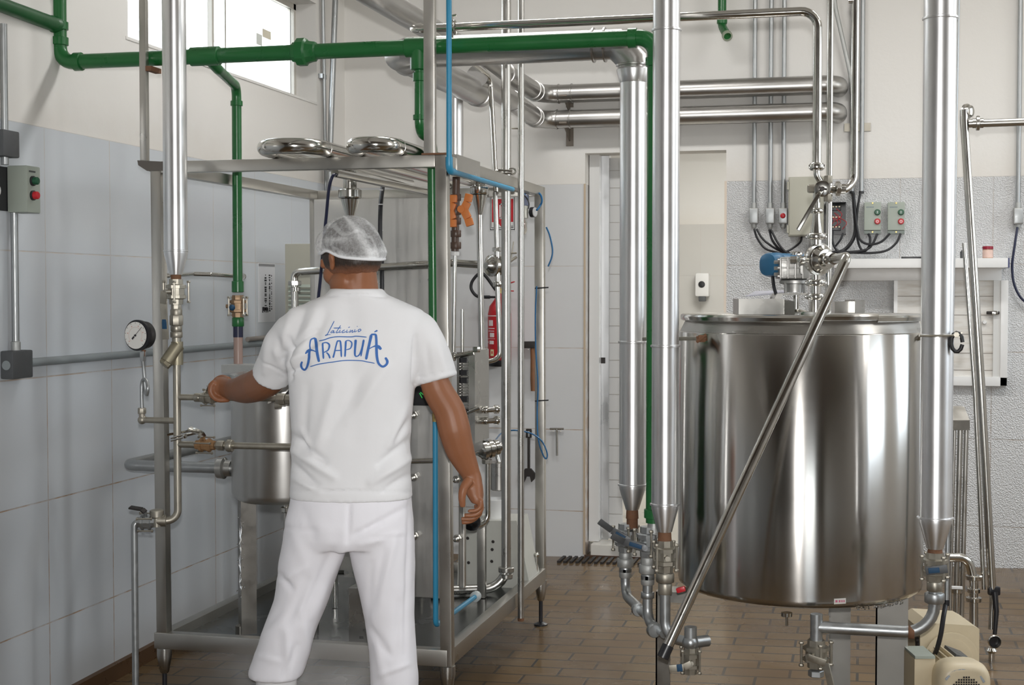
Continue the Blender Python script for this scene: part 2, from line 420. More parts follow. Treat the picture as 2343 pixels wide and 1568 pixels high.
# ------------------------------------------------------------------ things on the back wall
def B(px, py, off=0.0): return P(px, py, y=YB-off)
def spline(pts, n=6):
    pts = [V(p) for p in pts]; out = []
    q = [pts[0]*2-pts[1]]+pts+[pts[-1]*2-pts[-2]]
    for i in range(1, len(q)-2):
        a, b, c, d = q[i-1], q[i], q[i+1], q[i+2]
        for k in range(n):
            t = k/n
            out.append(.5*((2*b)+(c-a)*t+(2*a-5*b+4*c-d)*t*t+(3*b-a-3*c+d)*t**3))
    out.append(pts[-1]); return out
def cab(name, pts, r, m, label, cat='cable', group=None, seg=8, n=6):
    return one(name, MB().tube(spline(pts, n), r, seg), m, label, cat, group)
GC = 'electrical conduits on the back wall'
def conduit(px, pyb, label, red=False, box=True, ytop=None, off=.02):
    b = B(px, pyb, off); top = CZ-.002
    t = thing('conduit', label, 'conduit', b, GC)
    MB().tube([V((b.x, b.y, b.z+(.075 if box else 0))), V((b.x, b.y, top))], .0115).build('pipe', GALV, t)
    if box:
        MB().lathe(V((b.x, b.y, b.z+.07)), (0,0,1), [(0,.015),(.035,.015),(.036,.012)], 14).build('coupling', GALVD, t)
        bx = MB().box(V((b.x, b.y-.005, b.z+.037)), (.046, .045, .080), None, .005).build('junction_box', ALUCAST, t)
        MB().box(V((b.x, b.y-.029, b.z+.037)), (.040, .006, .072), None, .002).build('cover', GALV, bx)
        if red: MB().lathe(V((b.x, b.y-.031, b.z+.037)), (0,-1,0), [(0,.014),(.010,.013),(.012,.010)], 18).build('button', REDB, bx)
        MB().lathe(V((b.x, b.y, b.z-.028)), (0,0,1), [(0,.010),(.012,.015),(.028,.015)], 12).build('gland', GALVD, t)
    else:
        MB().lathe(V((b.x, b.y, b.z)), (0,0,1), [(0,.013),(.012,.013)], 14).build('end_bush', BLKPL, t)
    return t
conduit(1725, 511, 'wall conduit with a grey cable box, first of three beside the doorway')
conduit(1762, 511, 'wall conduit with a grey cable box, middle one of three beside the doorway')
conduit(1792, 511, 'wall conduit ending in a small box with a red button', True)
conduit(1949, 443, 'boxless conduit on the back wall behind the bent stainless tube, shedding a thick cable bundle', box=False)
conduit(1971, 443, 'boxless conduit on the back wall just left of the twin starter boxes', box=False, off=.02)
conduit(2329, 512, 'wall conduit with grey box near the right picture edge, one long black cable below')
one('conduit', MB().tube([B(1902, -60, .05), B(1912, 20, .05), B(1946, 170, .045), B(1949, 215, .045)], .011, bend=.05), GALVD, 'slanting dark grey conduit leaning in from the ceiling toward the wall conduits', 'conduit', GC)
a = B(1932, 283); b = B(1992, 300)
one('conduit_clip', MB().span((a.x, YB-.008, b.z), (b.x, YB, a.z)), FERRO, 'flat perforated clip plate across the two boxless conduits', 'clip', smooth=0)
a = B(1742, 0); 
# two conduits near the corner, fixed to the left wall
def XW(px, py, o): return P(px, py, x=XL+o)
q0, q1 = XW(736, 0, .02), XW(746, 440, .02)
t = thing('conduit', 'thin vertical conduit with a saddle clip just right of the high window', 'conduit', q1, 'corner conduits')
MB().tube([V((q1.x, q1.y, q1.z)), V((q1.x, q0.y, CZ-.002))], .0095).build('pipe', GALV, t)
q = XW(741, 175, .02); MB().span((XL, q.y-.030, q.z-.012), (q.x+.004, q.y+.030, q.z+.012)).build('saddle', GALV, t)
b0 = XW(767, 0, .06); b1 = XW(752, 440, .06); dv = (b0-b1)
one('conduit', MB().tube([b1, b1+dv*1.45], .0155), GALV, 'thicker slanting conduit beside the high window running down behind the steel rack', 'conduit', 'corner conduits')

# beige cabinet and opened contactor box
a = B(1804, 405, .12); b = B(1884, 540, .12)
t = thing('control_cabinet', 'beige metal control cabinet on the wall behind the tank valve tower', 'cabinet', ((a.x+b.x)/2, YB, b.z))
MB().span((a.x, YB-.12, b.z), (b.x, YB, a.z), .004).build('body', BEIGE, t)
MB().span((a.x+.006, YB-.126, b.z+.006), (b.x-.006, YB-.118, a.z-.006), .003).build('door', BEIGE, t)
mb = MB()
for f in (.12, .85): mb.tube([V((a.x-.002, YB-.122, b.z+(a.z-b.z)*f-.02)), V((a.x-.002, YB-.122, b.z+(a.z-b.z)*f+.02))], .005, 8)
mb.build('hinge', BEIGE, t)
MB().lathe(V((b.x-.02, YB-.126, b.z+.05)), (0,-1,0), [(0,.008),(.006,.008)], 12).build('lock', BLKPL, t)
a = B(1889, 463, .05); b = B(1935, 537, .05)
t = thing('contactor_box', 'opened starter box showing red wiring, between tank valve and cables', 'electrical box', ((a.x+b.x)/2, YB, b.z))
MB().span((a.x, YB-.012, b.z), (b.x, YB, a.z)).span((a.x, YB-.05, b.z), (a.x+.004, YB, a.z)).span((b.x-.004, YB-.05, b.z), (b.x, YB, a.z)).span((a.x, YB-.05, b.z), (b.x, YB, b.z+.004)).span((a.x, YB-.05, a.z-.004), (b.x, YB, a.z)).build('housing', BLKPL, t)
w_, h_ = b.x-a.x, a.z-b.z
for i, f in enumerate((.12, .42, .74)):
    c = V((a.x+w_*.45, YB-.028, b.z+h_*(f+.08)))
    k = MB().box(c, (w_*.62, .03, h_*.15), None, .003).build('contactor', (BLKPL, DKGREY, BLKPL)[i], t)
    mb = MB()
    for j in range(4): mb.box(c+V((w_*(-.22+.15*j), -.018, h_*.04)), (w_*.08, .008, h_*.035))
    mb.build('terminal', mat('terminal_ivory', (.75,.68,.5), .5) if i == 0 else bpy.data.materials['terminal_ivory'], k, 0)
MWIRE = mat('red_wire', (.5,.02,.03), .45)
for i in range(6):
    x0 = a.x+w_*random.uniform(.2,.85); z0 = b.z+h_*random.uniform(.15,.45); z1 = z0+h_*random.uniform(.25,.45)
    x1 = a.x+w_*random.uniform(.3,.9)
    MB().tube(spline([V((x0, YB-.04, z0)), V((x0+w_*.2, YB-.055, (z0+z1)/2)), V((x1, YB-.045, z1))]), .0016, 6).build('wire', MWIRE, t)
# two starter boxes
def starter(px0, px1, label):
    a = B(px0, 462.5, .06); b = B(px1, 535, .06); cx = (a.x+b.x)/2
    t = thing('starter_box', label, 'switch box', (cx, YB, b.z), 'twin starter boxes on the back wall')
    MB().span((a.x, YB-.055, b.z+.018), (b.x, YB, a.z), .004).build('housing', GREYG, t)
    MB().span((a.x, YB-.05, b.z), (b.x, YB, b.z+.017), .002).build('base', mat('starter_base', (.20,.23,.21), .4) if 'starter_base' not in bpy.data.materials else bpy.data.materials['starter_base'], t)
    s = 1/447.0
    for py, m in ((486, GRNB), (507, REDB)):
        q = B(px0+30, py, .056)
        k = MB().lathe(q, (0,-1,0), [(0,.0155),(.004,.0155),(.010,.0125),(.0125,.011)], 20).build('button', m, t)
        mb = MB()
        if m is GRNB: mb.box(q+V((0,-.0135,0)), (.0025,.001,.012))
        else: mb.lathe(q+V((0,-.0125,0)), (0,-1,0), [(0,.0065),(.0014,.0065),(.0014,.0045),(0,.0045)], 18, cap=False)
        mb.build('symbol', WHITE, k, 0)
    mb = MB()
    for py in (465, 531): mb.lathe(B(px0+19, py, .055), (0,-1,0), [(0,.005),(.003,.004)], 10)
    mb.build('screw', BRASS, t)
    mb = MB()
    for i in range(7): mb.span((a.x+.010+i*.0055, YB-.0556, a.z-.028), (a.x+.014+i*.0055, YB-.0545, a.z-.0235))
    mb.build('maker_mark', mat('faint_blue_print', (.16,.2,.24), .6) if 'faint_blue_print' not in bpy.data.materials else bpy.data.materials['faint_blue_print'], t, 0)
starter(1977.5, 2015.5, 'grey-green start-stop box next to the hanging cable bundle')
starter(2031.5, 2070, 'grey-green start-stop box straddling the vertical tile joint')
# cables (traced on the wall)
def cz(pts, off=.03): return [P(1640+x/3.564, 360+y/3.564, y=YB-off-.004*(i%2)) for i, (x, y) in enumerate(pts)]
GCB = 'black cables on the back wall'
for r, off, pts, lb in (
    (.0055, .03, [(305,585),(330,660),(390,740),(470,772),(560,790)], 'black cable sagging lowest from the first conduit box'),
    (.0055, .045, [(325,585),(370,660),(440,720),(520,765),(600,790)], 'second black cable under the first conduit box, just above the lowest one'),
    (.006, .06, [(428,588),(455,680),(520,755),(600,785)], 'thick black cable from the middle conduit box'),
    (.0055, .075, [(440,588),(500,700),(560,770),(640,800)], 'second black cable from the middle conduit box, outer curve'),
    (.0055, .05, [(695,638),(682,690),(620,742),(545,778),(480,785)], 'black cable rising to the bottom of the beige cabinet'),
    (.0095, .03, [(1112,290),(1125,450),(1130,600),(1100,690),(1030,762),(930,782),(800,790)], 'thickest black cable, dropping from the left boxless conduit'),
    (.006, .05, [(1170,290),(1145,450),(1140,600),(1160,715),(1200,768),(1245,720),(1250,660),(1235,622)], 'black cable looping into the left socket of the first starter box'),
    (.006, .06, [(1310,622),(1275,700),(1225,750),(1100,772),(960,768)], 'black cable from the right socket of the first starter box'),
    (.006, .07, [(1412,622),(1340,690),(1250,711),(1175,680),(1148,600),(1128,450),(1118,292)], 'black cable arching from the second starter box up to the conduits'),
    (.006, .05, [(1500,622),(1462,700),(1380,762),(1250,781),(1080,778),(900,790)], 'longest low black cable, sweeping from the second starter box'),
    (.005, .05, [(1030,618),(1010,670),(965,730)], 'short black cable leaving the opened wiring box'),
    (.006, .06, [(945,600),(945,690),(985,762),(1060,770)], 'black cable curling under the opened wiring box')):
    cab('cable', cz(pts, off), r, CABLE, lb, 'cable', GCB)
cab('cable', [B(2328, 520, .03), B(2322, 560, .04), B(2316, 610, .04), B(2322, 655, .04), B(2345, 690, .04), B(2390, 700, .04)], .0062, CABLEB, 'dark cable hanging from the conduit box near the right edge', 'cable', GCB)

# wall shelf, panelled hatch below it and what stands on the shelf
a = B(1908, 590, .18); b = B(2308, 613, .18)
t = thing('wall_shelf', 'long white wall shelf behind the right insulated column', 'shelf', ((a.x+b.x)/2, YB, b.z))
zt, zl = B(2200, 591, .2).z, B(2200, 613, .2).z
x0, x1 = B(1908, 600, .2).x, B(2307, 600, .2).x
MB().span((x0, YB-.2, zl), (x1, YB, zt), .004).build('board', WHITEP, t)
MB().span((x1-.001, YB-.2, zl), (x1+.006, YB, zt)).build('end_cap', mat('navy_edge', (.05,.06,.16), .5), t)
z2 = B(2200, 642, .03).z
MB().span((B(1908, 620, .03).x, YB-.03, z2), (B(2292, 620, .03).x, YB, zl), .002).build('rail', WHITEP, t)
x0, x1, z0, z1 = B(2045, 700, .04).x, B(2307, 700, .04).x, B(2200, 883, .04).z, z2
t = thing('hatch', 'white-framed panelled hatch under the wall shelf, latch on its right', 'hatch', ((x0+x1)/2, YB, z0))
MB().span((x0, YB-.035, z0), (x0+.018, YB, z1)).span((x1-.036, YB-.04, z0), (x1, YB, z1), .003).span((x0, YB-.04, z0), (x1, YB, B(2200, 862, .04).z), .003).build('frame', WHITEP, t)
xi = B(2273, 700, .03).x
MB().span((xi, YB-.034, z0), (x1-.036, YB, z1)).build('inner_stile', mat('hatch_grey', (.66,.66,.64), .4), t)
t2 = NT('hatch_boards'); c1 = t2.noise(t2.coord((3,1,22)), 2.5, 5)
t2.l(t2.ramp(c1, [(.3, (.62,.58,.52)), (.55, (.74,.72,.68)), (.75, (.66,.64,.60))]), t2.b.inputs['Base Color']); t2.b.inputs['Roughness'].default_value = .45
MB().span((x0, YB-.02, z0), (xi, YB, z1)).build('boards', t2.m, t)
mb = MB()
for py in (678, 721, 765, 808, 847): z = B(2200, py, .021).z; mb.span((x0+.018, YB-.0215, z-.0018), (xi, YB-.019, z+.0018))
mb.build('board_joint', mat('board_joint', (.34,.31,.28), .7), t, 0)
q = B(2272, 716, .04)
k = MB().box(q, (.062, .014, .016), None, .004).build('latch', IRON, t)
MB().box(q+V((.008,-.01,0)), (.030, .010, .020), None, .003).build('latch_tongue', STEEL, k)
MB().lathe(B(2252, 738, .02), (0,-1,0), [(0,.010),(.012,.011),(.018,.007)], 14).build('knob', WHITE, t)
q = B(2260, 590, .1); q.z = zt
t = thing('jar', 'small jar with a dark red lid on the wall shelf', 'jar', q)
MB().lathe(q, (0,0,1), [(0,.022),(.003,.025),(.044,.025),(.046,.021)], 24).build('glass', mat('jar_glass', (.62,.40,.30), .15, 0, .12, 40), t)
MB().lathe(q+V((0,0,.046)), (0,0,1), [(0,.026),(.013,.026),(.015,.022)], 24).build('lid', mat('red_lid', (.28,.01,.03), .4), t)
MB().lathe(q+V((0,0,.006)), (0,0,1), [(0,.0254),(.034,.0254)], 24, cap=False).build('paper_label', mat('jar_label', (.72,.52,.45), .6, 0, .15, 60), t)
q = B(2203, 590, .1); q.z = zt
one('small_pot', MB().lathe(q, (0,0,1), [(0,.013),(.034,.014),(.036,.010),(.042,.007)], 18), DKGREY, 'tiny dark pot on the wall shelf behind the leaning tubes', 'pot')
a = B(2062, 590, .1); b = B(2112, 590, .1)
one('black_bar', MB().span((a.x, YB-.12, zt), (b.x, YB-.10, zt+.011), .002), BLKPL, 'flat black bar lying on the wall shelf beside the insulated column', 'bar')

# extinguisher, its sign, tools
q = B(1143, 838, .085)
t = thing('fire_extinguisher', 'red fire extinguisher hung low on the tiled wall behind the rack tubes', 'fire extinguisher', q)
h = B(1143, 690, .085).z-q.z; r = .063
MB().lathe(q+V((0,0,.03)), (0,0,1), [(0,r*.96),(h*.02,r),(h*.72,r),(h*.84,r*.86),(h*.93,r*.5),(h*1.0,r*.28),(h*1.06,r*.26)], 32).build('cylinder', RED, t)
MB().lathe(q, (0,0,1), [(0,r*.9),(.006,r*.98),(.034,r*1.0),(.036,r*.9)], 32).build('foot_ring', BLKPL, t)
MB().span((q.x-.02, YB-.03, q.z+.17), (q.x+.02, YB, q.z+.21)).build('wall_mount', FERRO, t)
zt2 = q.z+.03+h*1.06
MB().lathe(V((q.x, q.y, zt2-.01)), (0,0,1), [(0,.017),(.03,.017),(.032,.012)], 16).build('valve_head', BRASS, t)
MB().beam(V((q.x-.015, q.y, zt2+.025)), V((q.x+.085, q.y-.01, zt2+.055)), .018, .006).build('lever', RED, t)
MB().beam(V((q.x-.01, q.y, zt2+.01)), V((q.x+.08, q.y-.01, zt2+.005)), .018, .006).build('carry_handle', RED, t)
MB().tube(spline([V((q.x-.015, q.y-.02, zt2+.01)), B(1104, 626, .11), B(1083, 640, .11), B(1078, 660, .11), B(1090, 677, .11), B(1108, 680, .11)]), .0085, 10).build('hose', BLACK, t)
MB().tube([B(1106, 680, .11), B(1121, 680, .11)], .009, 10).tube([B(1120, 680, .11), B(1133, 680, .11)], .006, 10).build('nozzle', BLKPL, t)
MLAB = mat('label_white', (.72,.62,.62), .5)
def patch(px0, py0, px1, py1, rr, m, name='label'):
    mb = MB(); n = 8; rings = []
    z0 = B(px0, py1, .085+r).z; z1 = B(px0, py0, .085+r).z
    a0 = (px0-1143)/28.0; a1 = (px1-1143)/28.0
    vs = []
    for i in range(n+1):
        s = max(-.98, min(.98, a0+(a1-a0)*i/n)); an = math.asin(s)
        vs.append([mb.bm.verts.new(V((q.x+rr*math.sin(an), q.y-rr*math.cos(an), z))) for z in (z0, z1)])
    for i in range(n): mb.bm.faces.new((vs[i][0], vs[i+1][0], vs[i+1][1], vs[i][1]))
    return mb.build(name, m, t, 0)
for c in ((1122,733,1134,746), (1121,751,1138,753), (1121,757,1137,759), (1125,762,1137,772), (1116,781,1121,786), (1124,780,1136,788), (1117,775,1139,776), (1118,722,1166,724), (1158,735,1168,748), (1158,756,1168,760)): patch(*c, r+.0012, MLAB, 'label_print')
patch(1127, 800, 1136, 815, r+.0014, mat('label_cream', (.70,.62,.36), .5), 'seal')
patch(1130, 804, 1133, 810, r+.002, REDB, 'seal_dot')
a = B(1120, 440); b = B(1180, 528)
t = thing('fire_sign', 'red and white extinguisher sign with line border, above the red extinguisher', 'sign', ((a.x+b.x)/2, YB, b.z))
MB().span((a.x, YB-.004, b.z), (b.x, YB, a.z)).build('board', WHITE, t, 0)
def sgn(x0, y0, x1, y1, m, name, k): 
    p = B(x0, y0); s = B(x1, y1); return MB().span((p.x, YB-.004-.0006*k, s.z), (s.x, YB-.003, p.z)).build(name, m, t, 0)
sgn(1126, 456, 1175, 508, REDB, 'red_field', 1)
for c in ((1121.5,441,1123,527), (1177,441,1178.5,527), (1121.5,525,1178.5,526.5), (1124.5,441,1125.3,522), (1174.5,441,1175.3,522), (1124.5,521,1175.3,522)): sgn(*c, INK, 'border_line', 1)
for c in ((1143,466,1146,500), (1143,466,1160,469), (1157,466,1160,500), (1147,472,1150,496), (1143,498,1160,501)): sgn(*c, WHITE, 'pictogram', 2)
p0, p1, p2 = B(1138, 508), B(1163, 508), B(1150, 523)
MB().prism([V((v.x, YB-.0046, v.z)) for v in (p0, p1, p2)], (0,.002,0)).build('arrow', REDB, t, 0)
sgn(1166, 516, 1174, 520, mat('sign_small_print', (.4,.4,.4), .7), 'small_print', 1)

q = B(1213, 789, .03)
t = thing('hammer', 'wooden-handled hammer hung head-up on the tiled wall', 'hammer', B(1220, 895, .03), 'tools hung on the back wall')
a, b = B(1196, 789, .035), B(1231, 789, .035)
MB().beam(a, b, .032, .036, (0,0,1), .004).build('head', IRON, t)
a, b = B(1219, 793, .03), B(1221, 895, .03)
MB().tube([a, a.lerp(b, .3), a.lerp(b, .75), b], [.014, .0135, .017, .0155], 12).build('handle', WOOD, t)
MB().tube([B(1209, 800, 0), B(1209, 800, .06)], .003, 8).tube([B(1229, 800, 0), B(1229, 800, .06)], .003, 8).build('nail', FERRO, t)
t = thing('adjustable_wrench', 'dark adjustable wrench hanging jaw-down by its slotted handle', 'wrench', B(1210, 1105, .03), 'tools hung on the back wall')
mb = MB()
a, b = B(1210, 1000, .02), B(1210, 1078, .02)
mb.beam(a, b, .022, .012, (1,0,0), .003)
mb.beam(B(1205.5, 984, .02), B(1206, 1002, .02), .008, .012, (1,0,0), .002).beam(B(1214.5, 984, .02), B(1214, 1002, .02), .008, .012, (1,0,0), .002).beam(B(1203.8, 984, .02), B(1216.2, 984, .02), .010, .012, (0,0,1), .002)
mb.prism([B(1203, 1072, .014), B(1216, 1072, .014), B(1226, 1084, .014), B(1224, 1096, .014), B(1217, 1103, .014), B(1214, 1090, .014), B(1206, 1090, .014), B(1200, 1104, .014), B(1195, 1094, .014), B(1197, 1082, .014)], (0, -.018, 0))
mb.build('body', IRON, t)
MB().tube([B(1206, 1083, .022), B(1214, 1083, .022)], .008, 10).build('thumb_screw', FERRO, t)
MB().tube([B(1210, 990, 0), B(1210, 990, .05)], .003, 8).build('nail', FERRO, t)
t = thing('tee_key', 'slim steel T-handle key hung beside the doorway', 'key', B(1274, 1043, .02), 'tools hung on the back wall')
MB().tube([B(1258, 981.5, .02), B(1290, 981.5, .02)], .0058, 10).build('crossbar', STEEL, t)
MB().tube([B(1274, 981.5, .02), B(1274.5, 1043, .02)], .0062, 10).build('stem', STEEL, t)
MB().tube([B(1266, 987, 0), B(1266, 987, .04)], .0025, 8).tube([B(1283, 987, 0), B(1283, 987, .04)], .0025, 8).build('nail', FERRO, t)

# ---- inner room: soap dispenser and worktop
def I(px, py, off=0.0): return P(px, py, y=YI-off)
a = I(1590, 625, .11); b = I(1622, 690, .11)
t = thing('soap_dispenser', 'white wall soap dispenser seen through the doorway', 'soap dispenser', ((a.x+b.x)/2, YI, b.z))
MB().span((a.x, YI-.11, b.z+.04), (b.x, YI, a.z), .02).build('housing', WHITE, t)
MB().span((a.x+.03, YI-.10, b.z), (b.x-.03, YI-.03, b.z+.05), .008).build('push_bar', DKGREY, t)
MB().lathe(I(1605.5, 651, .11), (0,-1,0), [(0,.028),(.004,.028),(.006,.02)], 20).build('window_lens', BLKPL, t)
zt = I(1400, 775, .5).z; xr_ = I(1412, 780, .5).x+.5
t = thing('worktop', 'dark stone worktop in the inner room, seen left of the insulated columns', 'worktop', (-2.2, YI-.3, .035))
MB().span((-2.9, YI-.6, zt-.04), (xr_, YI, zt), .004).build('slab', mat('granite', (.10,.09,.08), .25, 0, .5, 150), t)
MB().span((-2.9, YI-.59, zt-.17), (xr_, YI-.57, zt-.04)).build('apron', SATIN, t)
MB().span((-2.9, YI-.56, .5), (xr_-.1, YI-.5, .56)).build('rail', SATIN, t)
for x in (-2.6, xr_-.1): MB().span((x-.03, YI-.56, .035), (x+.03, YI-.5, zt-.04)).build('leg', SATIN, t)
# ------------------------------------------------------------------ insulated and painted pipe runs
def seam(mb, c, axis, r, w=.009, k=.0045, seg=28): mb.lathe(V(c)-V(axis).normalized()*w/2, axis, [(0,r),(w*.2,r+k),(w*.8,r+k),(w,r)], seg)
def ball_valve(t, c, axis, r, stem, lev=None, L=.085, m=FERRO, hm=None, name='valve', grip=True):
    """three-piece ball valve: body and end caps, tie bolts, stem; lever as its own part"""
    ax = V(axis).normalized(); st = V(stem); st = (st-ax*st.dot(ax)).normalized(); sd = ax.cross(st)
    c = V(c); mb = MB()
    mb.lathe(c-ax*L*.5, ax, [(0,r*1.25),(L*.2,r*1.3),(L*.24,r*1.9),(L*.36,r*1.9),(L*.37,r*1.55),(L*.63,r*1.55),(L*.64,r*1.9),(L*.76,r*1.9),(L*.8,r*1.3),(L,r*1.25)], 8)
    mb.tube([c+st*r*1.3, c+st*r*2.5], r*.42, 10)
    v = MB()
    for i in (-1, 1):
        for j in (-1, 1):
            o = (st*i+sd*j)*r*1.55
            v.tube([c+o-ax*L*.42, c+o+ax*L*.42], r*.2, 8)
            v.nut(c+o-ax*L*.40, ax, r*.36, L*.09); v.nut(c+o+ax*L*.40, ax, r*.36, L*.09)
    b = mb.build(name, m, t)
    v.build('tie_bolt', FERRO, b)
    if lev is not None:
        lv = [c+st*r*2.5]+[V(p) for p in lev]
        h = MB()
        for p, q in zip(lv, lv[1:]): h.beam(p, q, .022, .006, st)
        hd = h.build('lever', hm or FERRO, t)
        p, q = lv[-2], lv[-1]
        if grip: MB().beam(p.lerp(q, .10)+st*.001, p.lerp(q, .48)+st*.001, .0225, .0075, st).build('grip', BLUEH, hd)
    return b
def collar(mb, c, axis, r, L=.03, seg=8):
    ax = V(axis).normalized(); mb.lathe(V(c)-ax*L/2, ax, [(0,r),(L*.1,r*1.08),(L*.9,r*1.08),(L,r)], seg)

# ---- wall pair of insulated pipes
BRK = mat('bracket_steel', (.22,.19,.16), .6, .7, .3, 40)
GI = 'insulated pipes along the back wall'
rp = .047
def wallrun(pa, pb, pc, label):
    off = .14
    a = P(*pa, y=YB-off); b = P(*pb, y=YB-off); b.z = a.z; c = P(*pc, z=a.z)
    ext = []
    if pc[1] < 0: c = b+(c-b)*((b.y-2.0)/(b.y-c.y)); ext = [V((c.x, c.y, CZ-.002))]
    t = thing('insulated_pipe', label, 'pipe', (a.x, YB, a.z), GI)
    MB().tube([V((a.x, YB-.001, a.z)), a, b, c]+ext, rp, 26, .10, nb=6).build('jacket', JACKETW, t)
    d = (c-b).normalized()
    for p, ax in ((b+V((.10,0,0)), (1,0,0)), (b+V((.17,0,0)), (1,0,0)), (b+d*.11, d), (b+d*.19, d), (a-V((.10,0,0)), (1,0,0)), (b+d*.75, d)):
        mb = MB(); seam(mb, p, ax, rp); mb.build('seam', JACKETW, t)
    return a, b, c
u0, u1, u2 = wallrun((1918, 193), (1236, 198), (770, -62), 'upper of the two insulated pipes along the wall over the doorway')
l0, l1, l2 = wallrun((1916, 254), (1232, 266), (1092, 174), 'lower of the two insulated pipes along the wall over the doorway')
for (x0, y0, x1, y1, ya, lb) in ((1280, 219, 1311, 246, 0, 'rusty bracket under the upper insulated wall pipe'), (1282, 281, 1312, 335, 1, 'long rusty bracket under the lower insulated wall pipe')):
    pl = B(1304, y1); pz = B(1304, y0, .14).z
    t = thing('pipe_bracket', lb, 'bracket', (pl.x, YB, pl.z), 'wall pipe brackets')
    MB().span((pl.x-.02, YB-.006, pl.z), (pl.x+.02, YB, pz)).build('mount_plate', BRK, t)
    MB().span((pl.x-.02, YB-.19, pz-.008), (pl.x+.02, YB, pz)).prism([V((pl.x-.003, YB, pz-.008)), V((pl.x-.003, YB, pz-.085)), V((pl.x-.003, YB-.17, pz-.008))], (.006,0,0)).build('arm', BRK, t)

# ---- column with bent top (second column) and its header
YC2, YC3, YGM = 4.95, 4.50, 4.64
def cone_end(t, c, r, px, rn=.022, L=.085):       # jacket cone ending on a bare stub
    MB().lathe(c, (0,0,-1), [(0,r),(.010,r*.995),(L,rn*1.15),(L+.001,rn)], 28).build('cone', JACKET, t)
zt = P(1443, 100, y=YC2).z
a = P(1448, 700, y=YC2); r2 = .0462
zc = P(1440, 1112, y=YC2).z
t = thing('steam_column', 'insulated column before the doorway that bends left under the green main', 'pipe column', V((a.x, YC2, zc-.2)))
p_el = V((a.x, YC2, zt)); pl = P(905, 131, y=YC2); pl.z = zt; ph = P(1100, 216, z=zt)
rb = .056
zr = P(1449, 190, y=YC2).z
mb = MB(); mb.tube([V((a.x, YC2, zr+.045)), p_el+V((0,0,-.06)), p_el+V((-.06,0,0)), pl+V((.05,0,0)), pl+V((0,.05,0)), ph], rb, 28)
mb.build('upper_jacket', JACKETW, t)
MB().lathe(V((a.x, YC2, zr)), (0,0,1), [(0,r2),(.003,r2+.003),(.03,rb),(.045,rb+.003),(.05,rb)], 28).build('reducer', JACKET, t)
for p_, ax_ in ((p_el+V((-.10,0,0)), (1,0,0)), (p_el+V((-.14,0,0)), (1,0,0)), (p_el+V((0,0,-.075)), (0,0,1)), (ph-V((0,.06,0)), (0,1,0)), (pl+V((.12,0,0)), (1,0,0)), (pl+V((0,.14,0)), (0,1,0))):
    mb = MB(); seam(mb, p_, ax_, rb); mb.build('seam', JACKETW, t)
mb = MB().tube([V((a.x, YC2, zc)), V((a.x, YC2, zr))], r2, 32)
seam(mb, V((a.x, YC2, P(1446, 783, y=YC2).z)), (0,0,1), r2); seam(mb, V((a.x, YC2, zc+.004)), (0,0,1), r2)
mb.build('jacket', JACKET, t)
cone_end(t, V((a.x, YC2, zc)), r2, 1436, .020, .083)
hx = ph.x; hb = V((P(1042, 300, y=ph.y-.12).x, ph.y-.12, zt-rb*.4))
MB().tube([hb, V((hb.x, hb.y, P(1003, 354, y=4.58).z+.056))], .033, 24).build('drop_leg', JACKET, t)
C2 = V((a.x, YC2, zc-.083))
# ---- front column of the pair
a = P(1522, 900, y=YC3); r3 = .0425
zc = P(1520, 1157, y=YC3).z
t3 = thing('steam_column', 'straight insulated column standing just left of the round tank', 'pipe column', V((a.x, YC3, zc-.2)))
mb = MB().tube([V((a.x, YC3, zc)), V((a.x, YC3, CZ-.002))], r3, 32)
for py in (69, 792): seam(mb, V((a.x, YC3, P(1523, py, y=YC3).z)), (0,0,1), r3)
seam(mb, V((a.x, YC3, zc+.004)), (0,0,1), r3); mb.build('jacket', JACKET, t3)
cone_end(t3, V((a.x, YC3, zc)), r3, 1520, .020, .083)
C3 = V((a.x, YC3, zc-.083))
# ---- green main with its branches
rg = .0265
zm = P(700, 119, y=YGM).z
xl, xr2 = P(136, 140, y=YGM).x, P(1500, 87, y=YGM).x
tg = thing('green_main', 'thick green water main crossing overhead, with branches dropping from it', 'pipe', V((xl, YGM, zm)))
zgb = P(1486, 1196, y=YGM).z
MB().tube([V((xl, YGM, CZ-.002)), V((xl, YGM, zm)), V((xr2, YGM, zm)), V((xr2, YGM, zgb))], rg, 22, .055).build('main_pipe', GREEN, tg)
def gcol(c, ax, r=rg, L=.03, k=.006):
    mb = MB(); ax = V(ax); mb.lathe(V(c)-ax*L/2, ax, [(0,r+.001),(L*.05,r+k),(L*.95,r+k),(L,r+.001)], 22); return mb
for c, ax in ((V((xl, YGM, zm+.075)), (0,0,1)), (V((xl+.075, YGM, zm)), (1,0,0)), (V((xr2-.075, YGM, zm)), (1,0,0)), (V((xr2, YGM, zm-.08)), (0,0,1)), (V((xl, YGM, zm+.13)), (0,0,1)), (V((xl, YGM, zm+.24)), (0,0,1)), (V((xr2, YGM, zgb+.03)), (0,0,1))):
    gcol(c, ax).build('collar', GREEN, tg)
# side branch to the far left, toward the viewer
zb = P(118, 60, y=YGM).z
pbr = V((xl, YGM, zb)); pend = P(-60, 8, x=XL+.06)
MB().tube([pbr, V((xl, YGM-.08, zb)), V((XL+.062, 3.6, zb))], [.0265, .0265, .020], 18).build('branch_pipe', GREENDK if 'GREENDK' in globals() else GREEND, tg)
MB().lathe(pbr, (-.1,-1,0), [(0,.030),(.045,.030),(.06,.024)], 18).build('branch_socket', GREEND, tg)
# union
c = V((P(697, 117, y=YGM).x, YGM, zm))
MB().lathe(c-V((.045,0,0)), (1,0,0), [(0,rg),(.004,.034),(.02,.036),(.022,.048),(.05,.048),(.056,.040),(.07,.036),(.085,.034),(.09,rg)], 10).build('union', GREEN, tg, 30)
